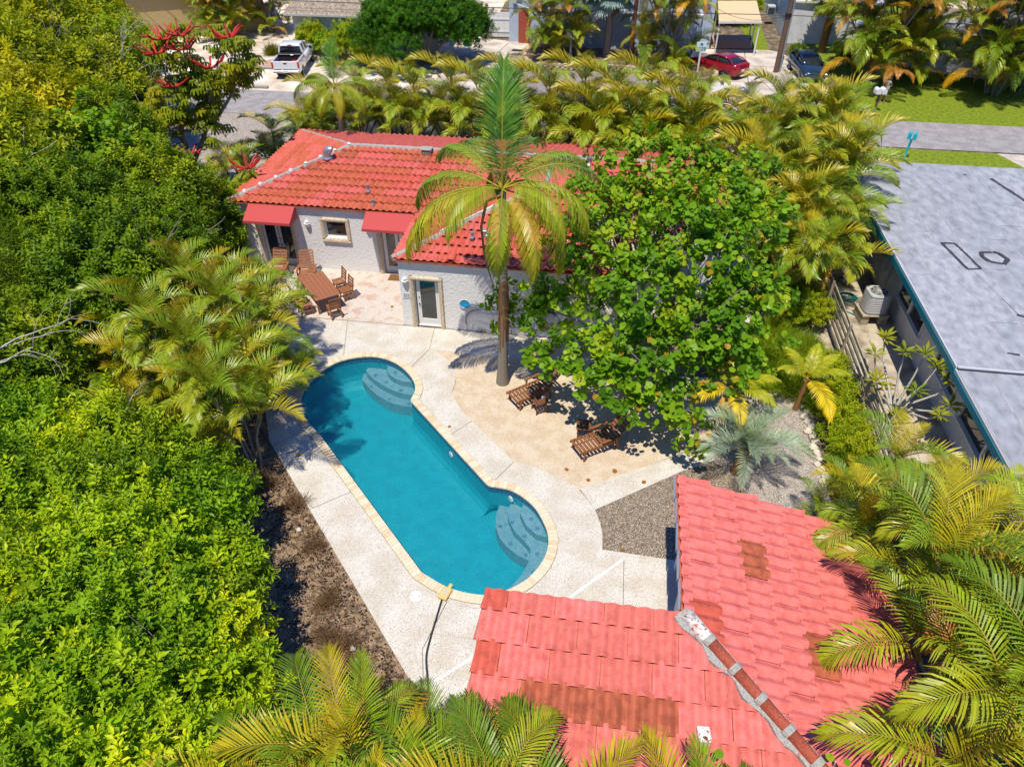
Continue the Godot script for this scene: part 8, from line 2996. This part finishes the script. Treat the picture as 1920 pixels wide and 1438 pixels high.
	b.col = Color(0.42, 0.17, 0.03)
	round_leaf(b, Vector3(0, 0, -0.07), Vector3.BACK, Vector3.UP, 0.07, 0.15)
	var lm := b.mesh(M.leaf)
	i = 0
	for q in [[-8.3, -25.1, "yellow-brown fallen leaf on the patio before the doormat"], [-8.5, -23.8, "small brown fallen leaf on the patio near the annex corner"], [0.0, -16.4, "brown fallen leaf on the sand left of the chaise foot"], [0.95, -15.75, "brown fallen leaf on the sand at the edge of the path"], [1.28, -12.75, "brown fallen leaf on the deck at the end of the drain channel"], [0.15, -15.25, "tan fallen leaf at the sand corner between path and pool"], [1.85, -15.4, "brown fallen leaf on the path under the shade's edge"], [-9.1, -15.0, "rust red fallen leaf on the deck below the palm shadows"], [-4.6, -17.0, "small dark fallen leaf on the sand by the curved deck"], [-0.55, -15.6, "tan fallen leaf on the sand beside the deck curve"]]:
		meta(put("fallen_leaf", lm, self, Vector3(q[0], 0.03, q[1]), Basis(Vector3.UP, i * 1.7).scaled(Vector3.ONE * (0.8 + 0.12 * (i % 4)))), q[2], "leaf", "single fallen leaves")
		i += 1
	for q in [[-5.25, -8.75, "pale shell on the mulch among the dried weeds, larger"], [-5.05, -8.45, "pale shell on the mulch among the dried weeds, smaller"], [-7.95, -12.1, "white shell on the mulch beside the upper deck edge"]]:
		meta(put("shell", kinds[0], self, Vector3(q[0], 0.02, q[1]), Basis().scaled(Vector3.ONE * 0.5)), q[2], "shell")
	# across the street
	var rt := thing("round_tree", "broad dark green tree with a rounded dense crown beside the white gate", "tree", Vector3(-15.3, 0, -58.4))
	b = MB.new()
	for k in 4: b.tube(PackedVector3Array([Vector3(k * 0.5 - 1.2, 0, 0), Vector3(k * 1.0 - 1.8, 1.4, 0.2 * k), Vector3(k * 1.8 - 2.8, 3.0, 0)]), [0.16, 0.12, 0.07], 7)
	part("trunk", b, M.bark, rt)
	var blobs := []
	r.seed = 590
	for k in 34:
		var a := r.randf() * TAU
		var d: float = sqrt(r.randf())
		blobs.append([Vector3(cos(a) * d * 4.9, 1.9 + (1.0 - d * d) * 2.6 + r.randf_range(-0.6, 0.4), sin(a) * d * 3.6 + 0.6), Vector3(1.6, 1.0, 1.6)])
	var sets := fill(blobs, 13.0, ["far0", "far1"], Vector2(0.75, 1.05), [Color(0.035, 0.115, 0.010), Color(0.065, 0.19, 0.010), Color(0.11, 0.27, 0.012)], 591, 0.3, 0.5)
	for k in 2: scatter("foliage", sprigs["far%d" % k], sets[k][0], sets[k][1], rt)
	for q in [[-21.6, -58.4, 2.6, 1.7, LIME, "rounded bright green bush against the wall of the tan roofed house"], [-25.6, -60.4, 2.2, 1.0, LIME, "loose light green bush at the left end of the tan roofed house"], [-24.2, -59.8, 1.6, 0.8, GRAPE, "airy small bush just left of the bright green one"], [-19.6, -57.2, 2.8, 1.2, LIME, "yellow green bush between the bright bush and the round tree"], [9.0, -77.0, 3.0, 3.4, LIME, "light green bushes behind the beige carport"], [13.8, -63.6, 1.1, 0.5, DEEP, "small dark potted plant by the door left of the sabal palm"], [18.0, -64.0, 1.2, 1.1, DEEP, "dark fern bush at the foot of the sabal palm"], [4.3, -58.9, 1.0, 0.7, LIME, "low green plants around the foot of the right planter palms"]]:
		shrub("garden_bush", q[5], "bush", "bushes across the street", Vector3(q[0], 0, q[1]), q[2], q[3], ["far0", "broad0"], Vector2(0.8, 1.2), q[4], 24.0, 600 + int(absf(q[0] * 7.0)), M.bark, 0.02, 0.05)
	for q in [[-28.8, -59.4, 0.9, "spiky grass tuft beside the brick path"], [-27.9, -59.8, 0.7, "low agave-like tuft left of the pickup cab"], [-27.0, -60.4, 1.0, "stubby leafy plant just left of the pickup"]]:
		t = thing("spiky_tuft", q[3], "plant", Vector3(q[0], 0, q[1]), 0.0, "tufts on the sand yard")
		w = []; c = []
		for k in 40:
			var y := (any_dir(r) * 0.8 + Vector3.UP).normalized()
			var x := y.cross(any_dir(r)).normalized()
			w.append(Transform3D(Basis(x, y, x.cross(y)).scaled(Vector3.ONE * r.randf_range(1.0, 1.8) * q[2]), Vector3(r.randf_range(-0.2, 0.2), 0.05, r.randf_range(-0.2, 0.2))))
			c.append(Color(0.16, 0.19, 0.02).lerp(Color(0.30, 0.27, 0.05), r.randf()))
		scatter("blades", sprigs["grass0"], w, c, t)
	# a withered little palm on the lawn
	t = thing("withered_palm", "small withered brown palm with drooping fronds behind the person on the lawn", "palm", Vector3(18.6, 0, -54.8))
	b = MB.new()
	b.tube(PackedVector3Array([Vector3.ZERO, Vector3(0.05, 1.0, 0), Vector3(0, 1.7, 0)]), [0.09, 0.07], 7)
	part("trunk", b, M.boot, t)
	for k in 8:
		put("frond", areca[11], t, Vector3(0, 1.7, 0), Basis(Vector3.UP, k * 0.83) * Basis(Vector3.RIGHT, -0.35 + 0.2 * (k % 3)) * Basis.from_scale(Vector3(0.9, 0.9, 0.9)))
	# distant tree masses beyond the houses
	for q in [[-4.0, -100.0, 9.0, 7.0, "tree behind the pale blue house, middle one"], [-16.0, -92.0, 8.0, 6.0, "tree behind the white gate"], [12.0, -98.0, 9.0, 7.0, "tree behind the beige carport"], [26.0, -92.0, 8.0, 6.0, "tree behind the shingled house"], [-30.0, -88.0, 8.0, 6.0, "tree behind the tan roofed house"], [-46.0, -74.0, 8.0, 6.0, "tree behind the ochre house"], [38.0, -84.0, 8.0, 6.0, "tree at the far right beyond the shingled house"]]:
		shrub("distant_tree", "rounded green " + q[4], "tree", "trees beyond the houses", Vector3(q[0], 0, q[1]), q[2], q[3], ["far0", "far1"], Vector2(1.3, 2.0), DEEP, 3.2, 620 + int(absf(q[0])), M.bark, 0.05, 0.2)
